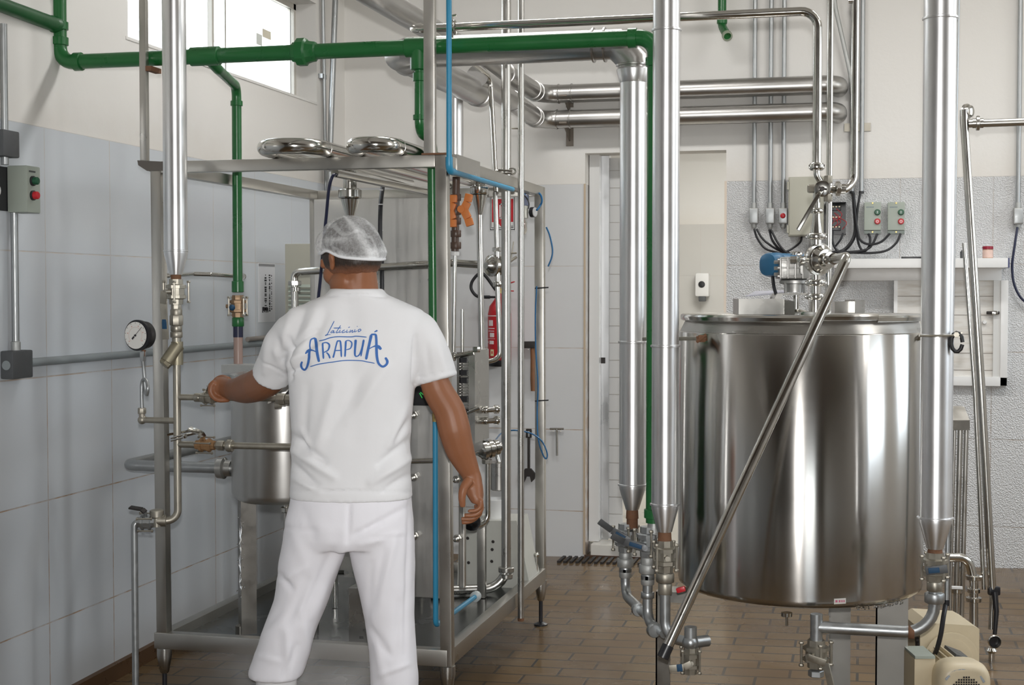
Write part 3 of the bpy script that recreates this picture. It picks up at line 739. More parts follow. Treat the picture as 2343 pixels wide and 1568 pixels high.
# tee left -> pipe back and down to the balance vessel
zt1 = zm-.02
c = V((P(470, 132, y=YGM).x, YGM, zm))
MB().lathe(c-V((.055,0,0)), (1,0,0), [(0,rg),(.003,.033),(.107,.033),(.11,rg)], 20).build('tee', GREEN, tg)
YV1 = 5.15
e = V((P(541, 190, y=YV1).x, YV1, zm-.03)); zv = P(549, 668, y=YV1).z
MB().tube([c, V((c.x, YGM+.10, zm-.03)), e, V((e.x, YV1, zv))], .0185, 18, .045).build('branch_pipe', GREEN, tg)
gcol(e+V((0,0,-.065)), (0,0,1), .0185, .02, .005).build('collar', GREEN, tg); gcol(V((e.x, YV1, zv+.02)), (0,0,1), .0185, .045, .005).build('collar', GREEN, tg)
EV1 = V((e.x, YV1, zv))
# tee right -> drop, elbow, down inside the rack
c = V((P(960, 103, y=YGM).x, YGM, zm))
MB().lathe(c-V((.05,0,0)), (1,0,0), [(0,rg),(.003,.033),(.097,.033),(.1,rg)], 20).build('tee', GREEN, tg)
MB().lathe(c, (0,0,-1), [(0,.031),(.075,.031),(.078,.027)], 20).build('tee_neck', GREEN, tg)
ze = P(965, 303, y=YGM).z
yb2 = YGM+.14
f = P(993, 420, y=yb2)
zgl = P(1000, 905, y=yb2).z
MB().tube([c, V((c.x, YGM, ze)), V((f.x-.006, yb2, ze-.012)), V((f.x, yb2, zgl))], .0175, 18, .045).build('branch_pipe', GREEN, tg)
gcol(V((c.x, YGM, ze+.05)), (0,0,1), .0175, .018, .005).build('collar', GREEN, tg); gcol(V((c.x, YGM, zm-.10)), (0,0,1), .0175, .03, .005).build('collar', GREEN, tg)
# hanging bracket seen under the main at the far left
# ---- green stub high on the back wall
t = thing('green_pipe', 'short green pipe with an open elbow high on the back wall', 'pipe', B(1652, 60, .1))
a = B(1652, 60, .12)
MB().tube([V((a.x, a.y, CZ-.002)), a, P(1664, 82, y=YB-.22)], .0215, 18, .045).build('pipe', GREEN, t)
gcol(V((a.x, a.y, B(1652, 48, .12).z)), (0,0,1), .0215, .03, .005).build('collar', GREEN, t)
q = P(1664, 82, y=YB-.22); d = (q-a).normalized()
MB().lathe(q-d*.012, d, [(0,.0215),(.002,.026),(.02,.026),(.021,.019),(.004,.019)], 18).build('open_socket', GREENS if 'GREENS' in globals() else mat('green_inside', (.30,.34,.26), .6), t)

# ---- manifold under the two columns and the green drop
tm = thing('condensate_manifold', 'galvanised three-leg pipe manifold with ball valves at the tank foot', 'pipe manifold', V((C3.x, YC3, floor_z(C3.x, YC3))))
GP = V((xr2, YGM, zgb))
legs = []
for (c, pyv, pyu, pyb, xx, lb) in ((C2, 1213, 1288, 1388, 1431, 'l'), (GP, 1222, 1302, 1412, 1482, 'm'), (C3, 1255, 1322, 1432, 1522, 'r')):
    y = c.y; x = P(xx, 1250, y=y).x
    zv = P(xx, pyv+18, y=y).z; zu = P(xx, pyu, y=y).z; ze = P(xx, pyb, y=y).z
    c0 = V((c.x, y, c.z)); v = V((x, y, zv))
    mb = MB().lathe(c0+V((0,0,.004)), (0,0,-1), [(0,.0205),(.035,.0225),(.036,.020),(max(.05, c0.z-zv-.03),.020)], 16); mb.build('rusty_nipple' if c is not GP else 'nipple', RUST if c is not GP else GALVD, tm)
    ball_valve(tm, v, (0,0,1), .020, (-.4,-1,0) if lb != 'r' else (.3,-1,0), None, .10, FERRO if lb == 'r' else GALV)
    mb = MB().tube([v+V((0,0,-.045)), V((x, y, zu))], .0165, 16)
    collar(mb, V((x, y, zu)), (0,0,1), .027, .030, 8); collar(mb, V((x, y, zu-.035)), (0,0,1), .0205, .035, 14); collar(mb, v+V((0,0,-.065)), (0,0,1), .021, .028, 8)
    mb.build('union', FERRO if lb == 'r' else GALVD, tm)
    legs.append((V((x, y, zu)), V((x, y, ze))))
mb = MB()
A0, A1 = legs[0]; B0, B1 = legs[1]; D0, D1 = legs[2]
A1.z = B1.z = D1.z = min(A1.z, B1.z, D1.z)+.01
mb.tube([A0, V((A1.x, A1.y, D1.z+.03)), V((B1.x, B1.y, D1.z+.03))], .0165, 16, .05)
mb.tube([B0, V((B1.x, B1.y, D1.z+.01)), V((D1.x, D1.y, D1.z+.01))], .0165, 16, .05)
OUT = P(1580, 1450, y=YC3-.06); OUT.z = D1.z
mb.tube([D0, D1, OUT], .0165, 16, .05)
for p in (A1+V((.02,0,.09)), ): pass
collar(mb, V((A1.x, A1.y, D1.z+.12)), (0,0,1), .0205, .02, 14); collar(mb, V((B1.x, B1.y, D1.z+.10)), (0,0,1), .0205, .02, 14); collar(mb, V((B1.x, B1.y, D1.z+.16)), (0,0,1), .0205, .02, 14)
collar(mb, V((B1.x-.045, B1.y+.09, D1.z+.03)), (B1-A1), .0205, .022, 14); collar(mb, V((D1.x-.04, D1.y+.03, D1.z+.01)), (D1-B1), .0205, .022, 14)
mb.build('elbow_run', GALV, tm)
v = OUT+V((0,0,-.055))
mb = MB(); mb.ball(OUT, .026, 14).tube([OUT+V((0,0,.05)), OUT+V((0,0,-.02))], .020, 14).tube([OUT, OUT+V((.05,.04,0))], .018, 12); mb.build('tee', GALV, tm)
ball_valve(tm, v, (0,0,1), .017, (.2,-1,0), [v+V((-.015,-.045,-.012)), v+V((-.060,-.05,-.018))], .085, FERRO, FERRO, 'drain_valve')
# levers of the two left valves, crossing to the left
for (A, xa, ya, xb, yb_, xc, yc, dd) in ((C2, 1436, 1235, 1400, 1214, 1371, 1193, YC2-.075), (GP, 1476, 1255, 1428, 1240, 1400, 1226, YGM-.08)):
    h = MB().beam(P(xa, ya, y=dd), P(xb, yb_, y=dd), .024, .008, (0,1,0)); h.beam(P(xb, yb_, y=dd), P(xc, yc, y=dd-.02), .022, .008, (0,1,0))
    h.tube([P(xa, ya, y=dd-.006), P(xa, ya, y=dd+.06)], .010, 10)
    hd = h.build('lever', DKGREY, tm)
    MB().beam(P(xa, ya, y=dd-.002).lerp(P(xb, yb_, y=dd-.002), .15), P(xa, ya, y=dd-.002).lerp(P(xb, yb_, y=dd-.002), .75), .013, .010, (0,1,0)).build('grip', BLUEH, hd)
t3b = None
# ---- insulated column on the right of the tank
YR = 4.42
a = P(2145, 700, y=YR); rr = .0475; zc = P(2136, 1188, y=YR).z
t = thing('steam_column', 'insulated column at the right of the tank, cone just above a blue-levered valve', 'pipe column', V((a.x, YR, zc-.3)))
mb = MB().tube([V((a.x, YR, zc)), V((a.x, YR, CZ-.002))], rr, 32)
for py in (42, 768): seam(mb, V((a.x, YR, P(2150, py, y=YR).z)), (0,0,1), rr)
seam(mb, V((a.x, YR, zc+.004)), (0,0,1), rr, .007, .006); mb.build('jacket', JACKET, t)
cone_end(t, V((a.x, YR, zc)), rr, 2136, .021, .088)
CR = V((a.x, YR, zc-.088))
MB().lathe(CR+V((0,0,.003)), (0,0,-1), [(0,.0205),(.02,.0225),(.034,.0225)], 14).build('rusty_nipple', RUST, t)
v = V((CR.x, YR, P(2133, 1297, y=YR).z))
MB().tube([CR+V((0,0,-.03)), v], .019, 14).build('nipple', GALV, t)
ball_valve(t, v, (0,0,1), .020, (-.25,-1,0), None, .085, FERRO)
h = MB().beam(P(2118, 1307, y=YR-.07), P(2168, 1302, y=YR-.075), .024, .008, (0,1,0)).tube([P(2135, 1306, y=YR-.07), P(2135, 1306, y=YR-.02)], .009, 10).build('lever', DKGREY, t)
MB().beam(P(2124, 1306.5, y=YR-.073), P(2150, 1304, y=YR-.073), .016, .010, (0,1,0)).build('grip', BLUEH, h)
zp = P(1900, 1437, y=YR).z; xt = P(1868, 1437, y=YR).x
zu = P(2130, 1368, y=YR).z
mb = MB().tube([v, V((CR.x, YR, zp)), V((xt, YR, zp))], .0175, 16, .085)
collar(mb, V((CR.x, YR, zu)), (0,0,1), .027, .03, 8); mb.build('bottom_pipe', GALV, t)
mb = MB(); collar(mb, V((CR.x, YR, zu+.035)), (0,0,1), .021, .03, 8); collar(mb, V((CR.x, YR, zu+.07)), (0,0,1), .023, .022, 8); mb.build('union', FERRO, t)
mb = MB(); collar(mb, V((P(2085, 1437, y=YR).x, YR, zp)), (1,0,0), .0185, .018, 14); mb.build('rust_ring', RUST, t)
zt_ = P(1866, 1405, y=YR).z; zb_ = P(1866, 1470, y=YR).z
MB().tube([V((xt, YR, zt_)), V((xt, YR, zb_))], .0185, 16).build('tee', GALV, t)
ball_valve(t, V((xt, YR, zb_-.035)), (0,0,1), .021, (-.5,-1,0), [V((xt+.03, YR-.05, zb_-.05)), V((xt+.055, YR-.06, zb_-.15))], .085, FERRO, FERRO, 'drain_valve', False)
MB().nut(V((xt, YR, zb_-.095)), (0,0,1), .024, .02).build('end_cap', GALV, t)
# ------------------------------------------------------------------ the stainless rack (skid) and what it carries
SX0, SX1, SY0, SY1, SP_ = -2.42, -1.345, 4.58, 6.10, .040
ZT = P(1003, 354, y=SY0).z; ZB = P(1030, 1528, y=SY0).z; BB = .057
sk = thing('steel_rack', 'tall stainless tube rack around the process equipment behind the worker', 'rack', V(((SX0+SX1)/2, (SY0+SY1)/2, floor_z(-1.9, 5.3))))
h = SP_/2
for x, y in ((SX0+h, SY0+h), (SX1-h, SY0+h), (SX1-h, SY1-h), (SX0+h, SY1-h)):
    dx = (.016 if y < 5 else .006) if x > -1.9 else .009
    MB().beam(V((x+dx, y, ZB)), V((x, y, ZT)), SP_, SP_, (0,1,0), .003).build('post', FRAME, sk, 30)
for a, b in (((SX0, SY0), (SX1, SY0)), ((SX0, SY1-SP_), (SX1, SY1-SP_))):
    MB().span((a[0]+SP_, a[1], ZT-SP_), (b[0]-SP_, a[1]+SP_, ZT), .002).build('top_beam', FRAME, sk, 30)
    MB().span((a[0], a[1]-.002, ZB), (b[0], a[1]+SP_, ZB+BB), .003).build('base_beam', FRAME, sk, 30)
for x in (SX0, SX1-SP_):
    MB().span((x, SY0+SP_, ZT-SP_), (x+SP_, SY1-SP_, ZT), .002).build('top_beam', FRAME, sk, 30)
    dx = .011 if x > -1.9 else .009
    MB().span((x-.001+dx, SY0+SP_, ZB), (x+SP_+.001+dx, SY1-SP_, ZB+BB), .002).build('base_beam', FRAME, sk, 30)
MB().span((SX0+.02, SY0+.02, ZB+.018), (SX1-.02, SY1-.02, ZB+.022)).build('tray', brushed('wet_tray_steel', (.20,.21,.21), .22, .3, (6,6,6), .25), sk, 0)
MB().span((SX0+.3, SY1-.42, ZB+.06), (-1.78, SY1-.40, ZB+.14)).span((SX0+.3, SY1-.42, ZB+.055), (-1.78, SY1-.25, ZB+.06)).build('drip_pan', SATIN, sk, 0)
for x, y in ((SX0+h, SY0+h), (SX1-h, SY0+h), (SX1-h, SY1-h), (SX0+h, SY1-h)):
    x += (.016 if y < 5 else .006) if x > -1.9 else .009
    zf = floor_z(x, y)
    f = MB().lathe(V((x, y, ZB)), (0,0,-1), [(0,.026),(.03,.026),(.085,.016),(.09,.012)], 18).build('foot', SATIN, sk)
    MB().tube([V((x, y, ZB-.09)), V((x, y, zf+.012))], .0085, 12).lathe(V((x, y, zf)), (0,0,1), [(0,.03),(.006,.03),(.014,.012)], 18).build('foot_screw', BLKPL, f)
# hanger posts
a = P(997, 200, y=SY0+.02)
MB().span((SX1-.078, SY0-.002, ZT+.004), (SX1-.040, SY0+.024, CZ-.002), .003).build('hanger_post', FRAME, sk, 30)
MB().span((SX1-.085, SY0-.003, ZT), (SX1-.0, SY0+.05, ZT+.006)).build('hanger_plate', RUST, sk, 0)
q = P(331, 200, y=SY0+.02)
MB().span((q.x-.0125, SY0+.005, ZT-.004), (q.x+.0125, SY0+.028, CZ-.002), .002).build('hanger_post', FRAME, sk, 30)
MB().prism([P(314, 367, y=SY0-.002), P(376, 370, y=SY0-.002), P(376, 391, y=SY0-.002), P(336, 391, y=SY0-.002), P(316, 378, y=SY0-.002)], (0, .045, 0)).build('hanger_bracket', mat('dark_bracket', (.18,.165,.15), .5, .8), sk, 0)
q = P(346, 152, y=SY0+.02)
MB().span((q.x-.012, SY0+.0, q.z-.018), (q.x+.010, SY0+.075, q.z-.001)).build('pipe_rest', RUST, sk, 0)
# stepped cover on the right top beam
MB().span((SX1-.05, SY0+.12, ZT), (SX1+.003, SY0+.42, ZT+.012)).span((SX1-.002, SY0+.12, ZT-.05), (SX1+.003, SY0+.42, ZT)).build('beam_cover', SATIN, sk, 0)
# rear sheet panel
YP = 5.93
xa, xb = P(718, 600, y=YP).x, P(992, 600, y=YP).x
zt_, zb_ = P(850, 454, y=YP).z, ZB+.03
pn = MB().span((xa, YP, zb_), (xb, YP+.03, zt_), .003).build('rear_panel', SHEET, sk, 0)
mb = MB()
for py in (470, 640): 
    q = P(976, py, y=YP); mb.lathe(V((xb-.02, YP, q.z)), (0,-1,0), [(0,.008),(.005,.006)], 10)
mb.build('panel_bolt', STEEL, pn)
# towel-bar shaped pipe support on the left
YS = 5.0
MB().tube([P(371, 630, y=SY0+.06), P(384, 631, y=SY0+.10), P(440, 627, y=YS+.1), P(480, 628, y=YS+.2), P(556, 633, y=5.27)], .0085, 12, .02).lathe(P(371, 630, y=SY0+.045), (0,1,0), [(0,.018),(.006,.018)], 14).lathe(P(557, 633, y=5.262), (0,-1,0), [(0,.012),(.008,.012)], 12).build('pipe_support', STEEL, sk)
# pipe clamp on the right beam
YK = 5.62
q = P(1158, 393, y=YK)
MB().tube([P(1134, 394, y=YK), P(1145, 394, y=YK)], .011, 12).tube([P(1140, 389, y=YK-.02), P(1172, 391, y=YK-.022)], .004, 8).tube([P(1140, 398, y=YK-.02), P(1172, 396, y=YK-.022)], .004, 8).tube([P(1172+8*math.cos(t), 392+7*math.sin(t), y=YK-.01) for t in [i*.8 for i in range(9)]], .004, 8).build('pipe_clamp', STEEL, sk)

# holding tubes: two U bends over the front beam
def ubend(xc, R, yc, ye, z, r, label):
    pts = [V((xc-R, ye, z))]+[V((xc-R*math.cos(PI*i/14), yc-R*math.sin(PI*i/14), z)) for i in range(15)]+[V((xc+R, ye, z))]
    t = thing('holding_tube', label, 'tube', V((xc, (yc+ye)/2, z-r)), 'holding tubes on top of the rack')
    MB().tube(pts, r, 20).build('tube', STEEL, t)
    mb = MB()
    for sx in (-1, 1): seam(mb, V((xc+sx*R, yc+.03, z)), (0,1,0), r, .004, .0012, 20)
    mb.build('weld', SATIN, t)
ubend(-1.862, .097, 4.53, SY1-.02, ZT+.0265, .0262, 'polished U-bend tube lying across the rack top, nearer the high window')
ubend(-1.575, .070, 4.53, SY1-.02, ZT+.0265, .0262, 'polished U-bend tube lying across the rack top, nearer the blue pipe')
# sensor conduit under the beam and cables
a = P(766, 396, y=4.86); b = P(986, 441, z=a.z)
one('sensor_tube', MB().tube([a, b], .0155, 16), STEEL, 'open-ended stainless tube under the rack top with a cable coming out', 'tube')
cab('cable', [a+V((.0,.03,-.002)), P(762, 402, y=4.84), P(753, 430, y=4.84), P(747, 490, y=4.86), P(741, 550, y=4.88), P(733, 640, y=4.9), P(724, 720, y=4.92), P(716, 800, y=4.95)], .0058, CABLEB, 'thin black cable hanging left of the hair net, in front of the sheet panel', 'cable', 'cables inside the rack')
t = thing('cable_loom', 'thick black cable loom with pale ties hanging right of the hair net', 'cable', P(874, 720, y=5.75))
MB().tube(spline([P(876, 424, y=5.9), P(871, 470, y=5.8), P(870, 540, y=5.78), P(874, 600, y=5.78), P(874, 720, y=5.78), P(872, 860, y=5.78)]), .0095, 10).build('loom', CABLE, t)
mb = MB()
for py in (436, 469, 529, 592, 650): mb.lathe(P(871 if py < 560 else 874, py, y=5.79), (0,0,1), [(0,.0108),(.004,.0108)], 12)
mb.build('cable_tie', mat('tie_white', (.7,.7,.7), .5), t)
# louvred cabinet behind the rack
YL = 6.34
xa, xb = P(652, 650, y=YL).x, P(800, 650, y=YL).x; za = P(680, 558, y=YL).z
t = thing('louvred_cabinet', 'beige louvred cabinet standing behind the rack left of the sheet panel', 'cabinet', V(((xa+xb)/2, YL, floor_z(-2.3, YL))))
MB().span((xa, YL, floor_z(-2.3, YL)), (xb, YL+.35, za), .005).build('body', BEIGE, t)
mb = MB(); x0, x1 = P(661, 700, y=YL).x, P(790, 700, y=YL).x
for k in range(11):
    z = P(690, 655+k*10.5, y=YL).z; mb.prism([V((x0, YL, z-.006)), V((x0, YL-.012, z-.006)), V((x0, YL, z+.008))], (x1-x0, 0, 0))
mb.build('louvre', GREYG, t, 0)

# product line in front of the panel: elbow, union, long tube
YF5 = 5.72
t = thing('product_tube', 'polished tube with a union crossing the sheet panel at head height', 'tube', P(676, 760, y=YF5))
MB().tube([P(677, 800, y=YF5), P(673, 623, y=YF5), P(700, 621, y=YF5), P(985, 605, y=YF5), P(1035, 602, y=YF5), P(1100, 606, y=YF5)], .0155, 16, .05).build('tube', STEEL, t)
for px, py, r_, n_ in ((674.5, 648, .030, 8), (676, 662, .021, 12)): MB().nut(P(px, py, y=YF5), (0,0,1), r_, .02, n_).build('union_nut', STEEL, t)

# reducers hanging from the top
def reducer(px, y, pya, pyr0, pyr1, pyc, pyd, rt, rr, rc, rn, label, pxd=None):
    c = P(px, pyr1, y=y); t = thing('tube_reducer', label, 'tube', V((c.x, y, P(px, pyd, y=y).z)))
    z = lambda py: P(px, py, y=y).z
    MB().tube([V((c.x, y, z(pyr0))), V((c.x, y, z(pya)))], rt, 16).build('upper_tube', STEEL, t)
    MB().lathe(V((c.x, y, z(pyr1))), (0,0,1), [(0,rt),(.003,rr*.9),(.008,rr),(z(pyr0)-z(pyr1)-.006,rr),(z(pyr0)-z(pyr1),rr*.75)], 12).build('union_ring', STEEL, t)
    MB().lathe(V((c.x, y, z(pyr1))), (0,0,-1), [(0,rc),(z(pyr1)-z(pyc),rn)], 20).build('cone', STEEL, t)
    cd = P(pxd or px, pyd, y=y)
    MB().tube([V((c.x, y, z(pyc))), V((cd.x if pxd else c.x, y, cd.z))], rn, 14).build('lower_tube', STEEL, t)
reducer(801, 5.25, 390, 432, 456, 502, 900, .026, .046, .036, .0145, 'reducer cone with union ring hanging right above the hair net')
reducer(1097, 5.36, 400, 425, 447, 492, 992, .022, .037, .031, .0115, 'long slim tube with a reducer cone on top, right of the corner post', 1106)

# brown PVC line with two orange butterfly handles
YO = 5.25
t = thing('pvc_valve_line', 'brown plastic pipe with two orange butterfly valve handles by the corner post', 'pipe', P(1040, 800, y=YO))
MB().tube([P(1044, 405, y=YO), P(1041, 575, y=YO)], .0145, 14).build('brown_pipe', BROWN, t)
for py in (452, 484, 506, 535, 562):
    mb = MB(); collar(mb, P(1043, py, y=YO), (0,0,1), .0195, .026, 10); mb.build('coupling', BROWN, t)
MB().lathe(P(1041, 577, y=YO), (0,0,-1), [(0,.017),(.014,.0165)], 14).build('white_ring', WHITE, t)
MB().tube([P(1041, 583, y=YO), P(1038, 806, y=YO)], .0078, 12).build('steel_tube', STEEL, t)
def fly(pts, yy, w):
    mb = MB()
    for (a, b) in zip(pts, pts[1:]): mb.beam(P(*a, y=yy), P(*b, y=yy), w, .016, (0,1,0), .004)
    mb.lathe(P(*pts[len(pts)//2], y=yy+.03), (0,-1,0), [(0,.012),(.022,.016),(.04,.014)], 14)
    return mb.build('butterfly_handle', ORANGE, t)
fly([(1074, 444), (1070, 462), (1061, 480), (1071, 500), (1076, 517)], YO-.045, .030)
fly([(1037, 446), (1037, 464), (1030, 482), (1036, 502), (1036, 520)], YO-.045, .030)

# flow valve behind the tubes
YW = 5.80
t = thing('flow_valve', 'round polished flow valve low on the thin tube, above the extinguisher hose', 'valve', P(1140, 835, y=YW))
c = P(1128, 608, y=YW); ax = V((-.55, -.83, 0)).normalized()
MB().lathe(c+ax*-.03, ax, [(0,.030),(.006,.046),(.016,.046),(.017,.040),(.030,.040),(.031,.046),(.041,.046),(.046,.034),(.062,.022),(.07,.014)], 28).build('body', STEEL, t)
MB().tube([P(1133, 440, y=YW), P(1137, 566, y=YW)], .0105, 14).tube([P(1138, 645, y=YW), P(1145, 822, y=YW), P(1084, 833, y=YW-.05)], .0105, 14, .04).build('tube', STEEL, t)
MB().nut(P(1137, 571, y=YW), (0,0,1), .021, .017, 8).build('union_nut', STEEL, t)
MB().nut(P(1139, 650, y=YW), (0,0,1), .021, .022, 8).build('union_nut', STEEL, t)
MB().tube([P(1137, 575, y=YW), P(1139, 646, y=YW)], .012, 12).build('port_tube', STEEL, t)
MB().tube([P(1170, 590, y=YW+.05), P(1175, 553, y=YW+.05)], .0025, 8).tube([P(1160, 580, y=YW+.05), P(1182, 579, y=YW+.05)], .004, 8).tube([P(1150, 610, y=YW+.05), P(1182, 588, y=YW+.08)], .006, 8).build('needle_stem', FERRO, t)

# tall tubes at the right side of the rack
YT = 5.66
t = thing('return_pipe', 'tall stainless pipe dropping along the rack right side and bending in at its foot', 'pipe', P(1150, 1350, y=YT))
tp = P(1158, 600, y=YT); zl = max(P(1150, 1352, y=YT).z, ZB+.046)
MB().tube([V((tp.x, YT, CZ-.002)), V((tp.x, YT, zl)), P(985, 1352, y=YT-.12)], .0195, 18, .09).build('pipe', SATIN, t)
for py, r_, n_ in ((1303, .033, 10), (1318, .027, 16)): MB().nut(V((tp.x, YT, P(1152, py, y=YT).z)), (0,0,1), r_, .019, n_).build('union_nut', SATIN, t)
ppx = P(1192, 700, x=SX1+.030); zl2 = P(1187, 1421, y=ppx.y).z
t = thing('drain_pipe', 'straight narrow pipe just outside the rack, rusty open lower end over the wet floor', 'pipe', V((ppx.x, ppx.y, zl2)))
MB().tube([V((ppx.x, ppx.y, zl2+.01)), V((ppx.x, ppx.y, CZ-.002))], .0128, 16).build('pipe', SATIN, t)
MB().lathe(V((ppx.x, ppx.y, zl2)), (0,0,1), [(0,.0128),(.012,.0132),(.012,.010),(0,.010)], 16, cap=False).build('rusty_end', RUST, t)
MB().tube([P(1171, 294, y=ppx.y), P(1185, 294, y=ppx.y)], .003, 8).build('spacer', FERRO, t)
# thin product tube running over the rack toward the valve: comes with the tank run (next part)

# blue plastic pipes
t = thing('blue_pipe', 'blue plastic pipe down the corner post, bending along the rack top', 'pipe', P(1016, 390, y=SY0-.012), 'blue plastic pipes')
YBL = SY0-.0145; a = P(1016, 391, y=YBL); b = P(1150, 434, z=a.z); b.x = SX1+.0140
xb_ = SX1+.0140
MB().tube([V((xb_, YBL, CZ-.002)), V((xb_, YBL, a.z)), V((b.x, b.y, a.z))], .0092, 14, .03).build('pipe', BLUEP, t)
mb = MB(); mb.tube([V((xb_, YBL, a.z+.045)), V((xb_, YBL, a.z)), V((xb_, YBL, a.z))+(V((b.x, b.y, a.z))-a).normalized()*.045], .0122, 14, .03); mb.build('elbow', BLUEP, t)
yb_ = 4.70
a = P(996, 965, y=yb_); e = P(1000, 1432, y=yb_); en = P(1090, 1364, z=e.z)
t = thing('blue_pipe', 'lower blue plastic pipe rising from the tray beside the corner post', 'pipe', e, 'blue plastic pipes')
MB().tube([V((a.x, yb_, a.z)), V((a.x, yb_, e.z)), V((en.x, en.y, e.z))], .0092, 14, .02).build('pipe', BLUEP, t)
MB().lathe(V((en.x, en.y, e.z)), (0,-1,0), [(0,.02),(.02,.02),(.024,.012)], 14).build('socket_ring', mat('grey_socket', (.5,.55,.55), .4), t)
MB().lathe(V((a.x, yb_, a.z)), (0,0,1), [(0,.011),(.03,.011),(.03,.007),(.06,.007)], 12).build('end_fitting', BRASS, t)

# plate heat exchanger (front plate and finned side)
YH = 4.90
t = thing('heat_exchanger', 'plate heat exchanger with bolted front plate, right of the worker inside the rack', 'heat exchanger', V((P(985, 1340, y=YH).x, YH+.2, ZB+.03)))
xa, xb = P(880, 1100, y=YH).x, P(1046, 1100, y=YH).x; za, zb2 = P(985, 870, y=YH).z, P(985, 1370, y=YH).z
MB().span((xa, YH, zb2), (xb-.028, YH+.02, za), .003).build('front_plate', SHEET, t, 0)
xc = P(1063, 1100, y=YH+.05).x; xd = P(1050, 1100, y=YH+.05).x
MB().span((xd, YH+.045, P(1056, 1345, y=YH+.05).z), (xc, YH+.07, P(1056, 1080, y=YH+.05).z), .003).build('rear_plate', FRAME, t, 0)
bt = []
for px, py, dy in ((948, 1092, 0), (950, 1226, 0), (948, 950, 0), (1047, 1096, .045), (1048, 1231, .045)):
    q = P(px, py, y=YH+dy)
    b_ = MB().nut(q-V((0,.012,0)), (0,1,0), .015, .022).lathe(q-V((0,.02,0)), (0,-1,0), [(0,.009),(.018,.009),(.02,.006)], 12).build('tie_bolt', STEEL, t)
yq = YH+.12
def Q(px, py): return P(px, py, y=yq)
def qspan(mb, x0, y0, x1, y1, dy=0, dp=.012): a, b = Q(x0, y0), Q(x1, y1); return mb.span((a.x, yq+dy, b.z), (b.x, yq+dy+dp, a.z))
qspan(MB(), 1046, 806, 1052, 1015, -.004, .2).build('cover_strip', STEEL, t, 0)
qspan(MB(), 1072, 803, 1087, 1015, -.002, .2).build('pressure_plate', SATIN, t, 0)
qspan(MB(), 1053, 806, 1072, 1040, .03, .17).build('plate_pack', mat('plate_pack_steel', (.30,.295,.28), .45, .9), t, 0)
mb = MB()
for k in range(30): qspan(mb, 1054, 815+k*6.6, 1071, 818+k*6.6, .0, .03)
mb.build('fin', SATIN, t, 0)
for py in (818, 847, 865, 907, 935): qspan(MB(), 1055, py, 1071, py+12, -.012, .03).build('rubber_clip', BLKPL, t, 0)
MB().tube([Q(1036, 817), Q(1084, 807)], .009, 12).tube([Q(1066, 945), Q(1098, 933)], .008, 12).build('carrying_bar', STEEL, t)
MB().nut(Q(1036, 817), (1,0,.1), .016, .02).nut(Q(1090, 800), (0,0,1), .014, .02).build('bar_nut', STEEL, t)
MB().tube([P(1058, 708, y=yq), P(1058, 806, y=yq)], .0062, 10).build('guide_rod', STEEL, t)
mb = MB()
for py, L in ((938, 1), (963, 1)):
    mb.tube([P(1096, py+2, y=yq+.1), P(1143, py-1, y=yq+.13)], .010, 12); mb.nut(P(1112, py, y=yq+.11), (1,0,0), .014, .018, 12); mb.nut(P(1136, py-1, y=yq+.13), (1,0,0), .016, .020, 8)
mb.build('port_pipe', STEEL, t)
MB().tube([P(940, 1056, y=YH-.03), P(1002, 1054, y=YH-.03)], .009, 12).build('cross_tube', STEEL, t)
# temperature display
a, b = P(936, 884, y=YH-.03), P(987, 929, y=YH-.03)
t = thing('temperature_display', 'small black display with green digits beside the worker right sleeve', 'display', V(((a.x+b.x)/2, YH, b.z)))
MB().span((a.x, YH-.03, b.z), (b.x, YH-.001, a.z), .003).build('case', BLKPL, t)
MG = NT('green_digits'); MG.b.inputs['Base Color'].default_value = (.02,.3,.05,1); MG.b.inputs['Emission Color'].default_value = (.05,.9,.15,1); MG.b.inputs['Emission Strength'].default_value = .35
mb = MB()
for p in ((960, 900, 966, 911), (962, 898, 969, 904)):
    mb.beam(P(p[0], p[1], y=YH-.031), P(p[2], p[3], y=YH-.031), .0025, .0015, (0,1,0), 0)
mb.build('digit', MG.m, t, 0)

# sanitary valve, strainer, pump cover low at the right
YQ = 5.32
t = thing('sanitary_valve', 'ribbed round sanitary valve at the foot of the slim tube, above the worker right wrist', 'valve', P(1113, 1200, y=YQ))
c = P(1108, 1030, y=YQ); ax = V((-.75, -.62, -.15)).normalized()
MB().lathe(c-ax*.07, ax, [(0,.018),(.01,.018),(.012,.030),(.026,.030),(.027,.026),(.036,.026),(.038,.036),(.052,.036),(.054,.031),(.064,.031),(.066,.038),(.080,.038),(.086,.030),(.10,.016),(.125,.009),(.13,.006)], 26).build('body', STEEL, t)
MB().tube([P(1116, 1062, y=YQ), P(1116, 1200, y=YQ), P(1070, 1206, y=YQ-.05)], .0105, 14, .045).build('tube', STEEL, t)
MB().nut(P(1106, 992, y=YQ), (0,0,1), .022, .018, 14).build('union_nut', STEEL, t)
MB().nut(P(1114, 1056, y=YQ), (0,0,1), .021, .018, 8).build('union_nut', STEEL, t)
t = thing('strainer', 'short fat stainless strainer cylinder behind the tall return pipe', 'strainer', P(1142, 1125, y=5.88))
MB().lathe(P(1142, 1122, y=5.88), (0,0,1), [(0,.030),(.004,.037),(.10,.037),(.101,.040),(.118,.040),(.122,.03)], 24).build('cylinder', SATIN, t)
MB().tube([P(1142, 1060, y=5.88), P(1128, 1010, y=5.88)], .010, 12).build('inlet_tube', STEEL, t)
YZ = 5.78
ztop, zbot = P(1110, 1192, y=YZ).z, ZB+.0225
t = thing('pump_cover', 'pale grey slant-sided pump cover on the tray at the right rear', 'pump cover', V((P(1130, 1300, y=YZ).x, YZ+.1, zbot)))
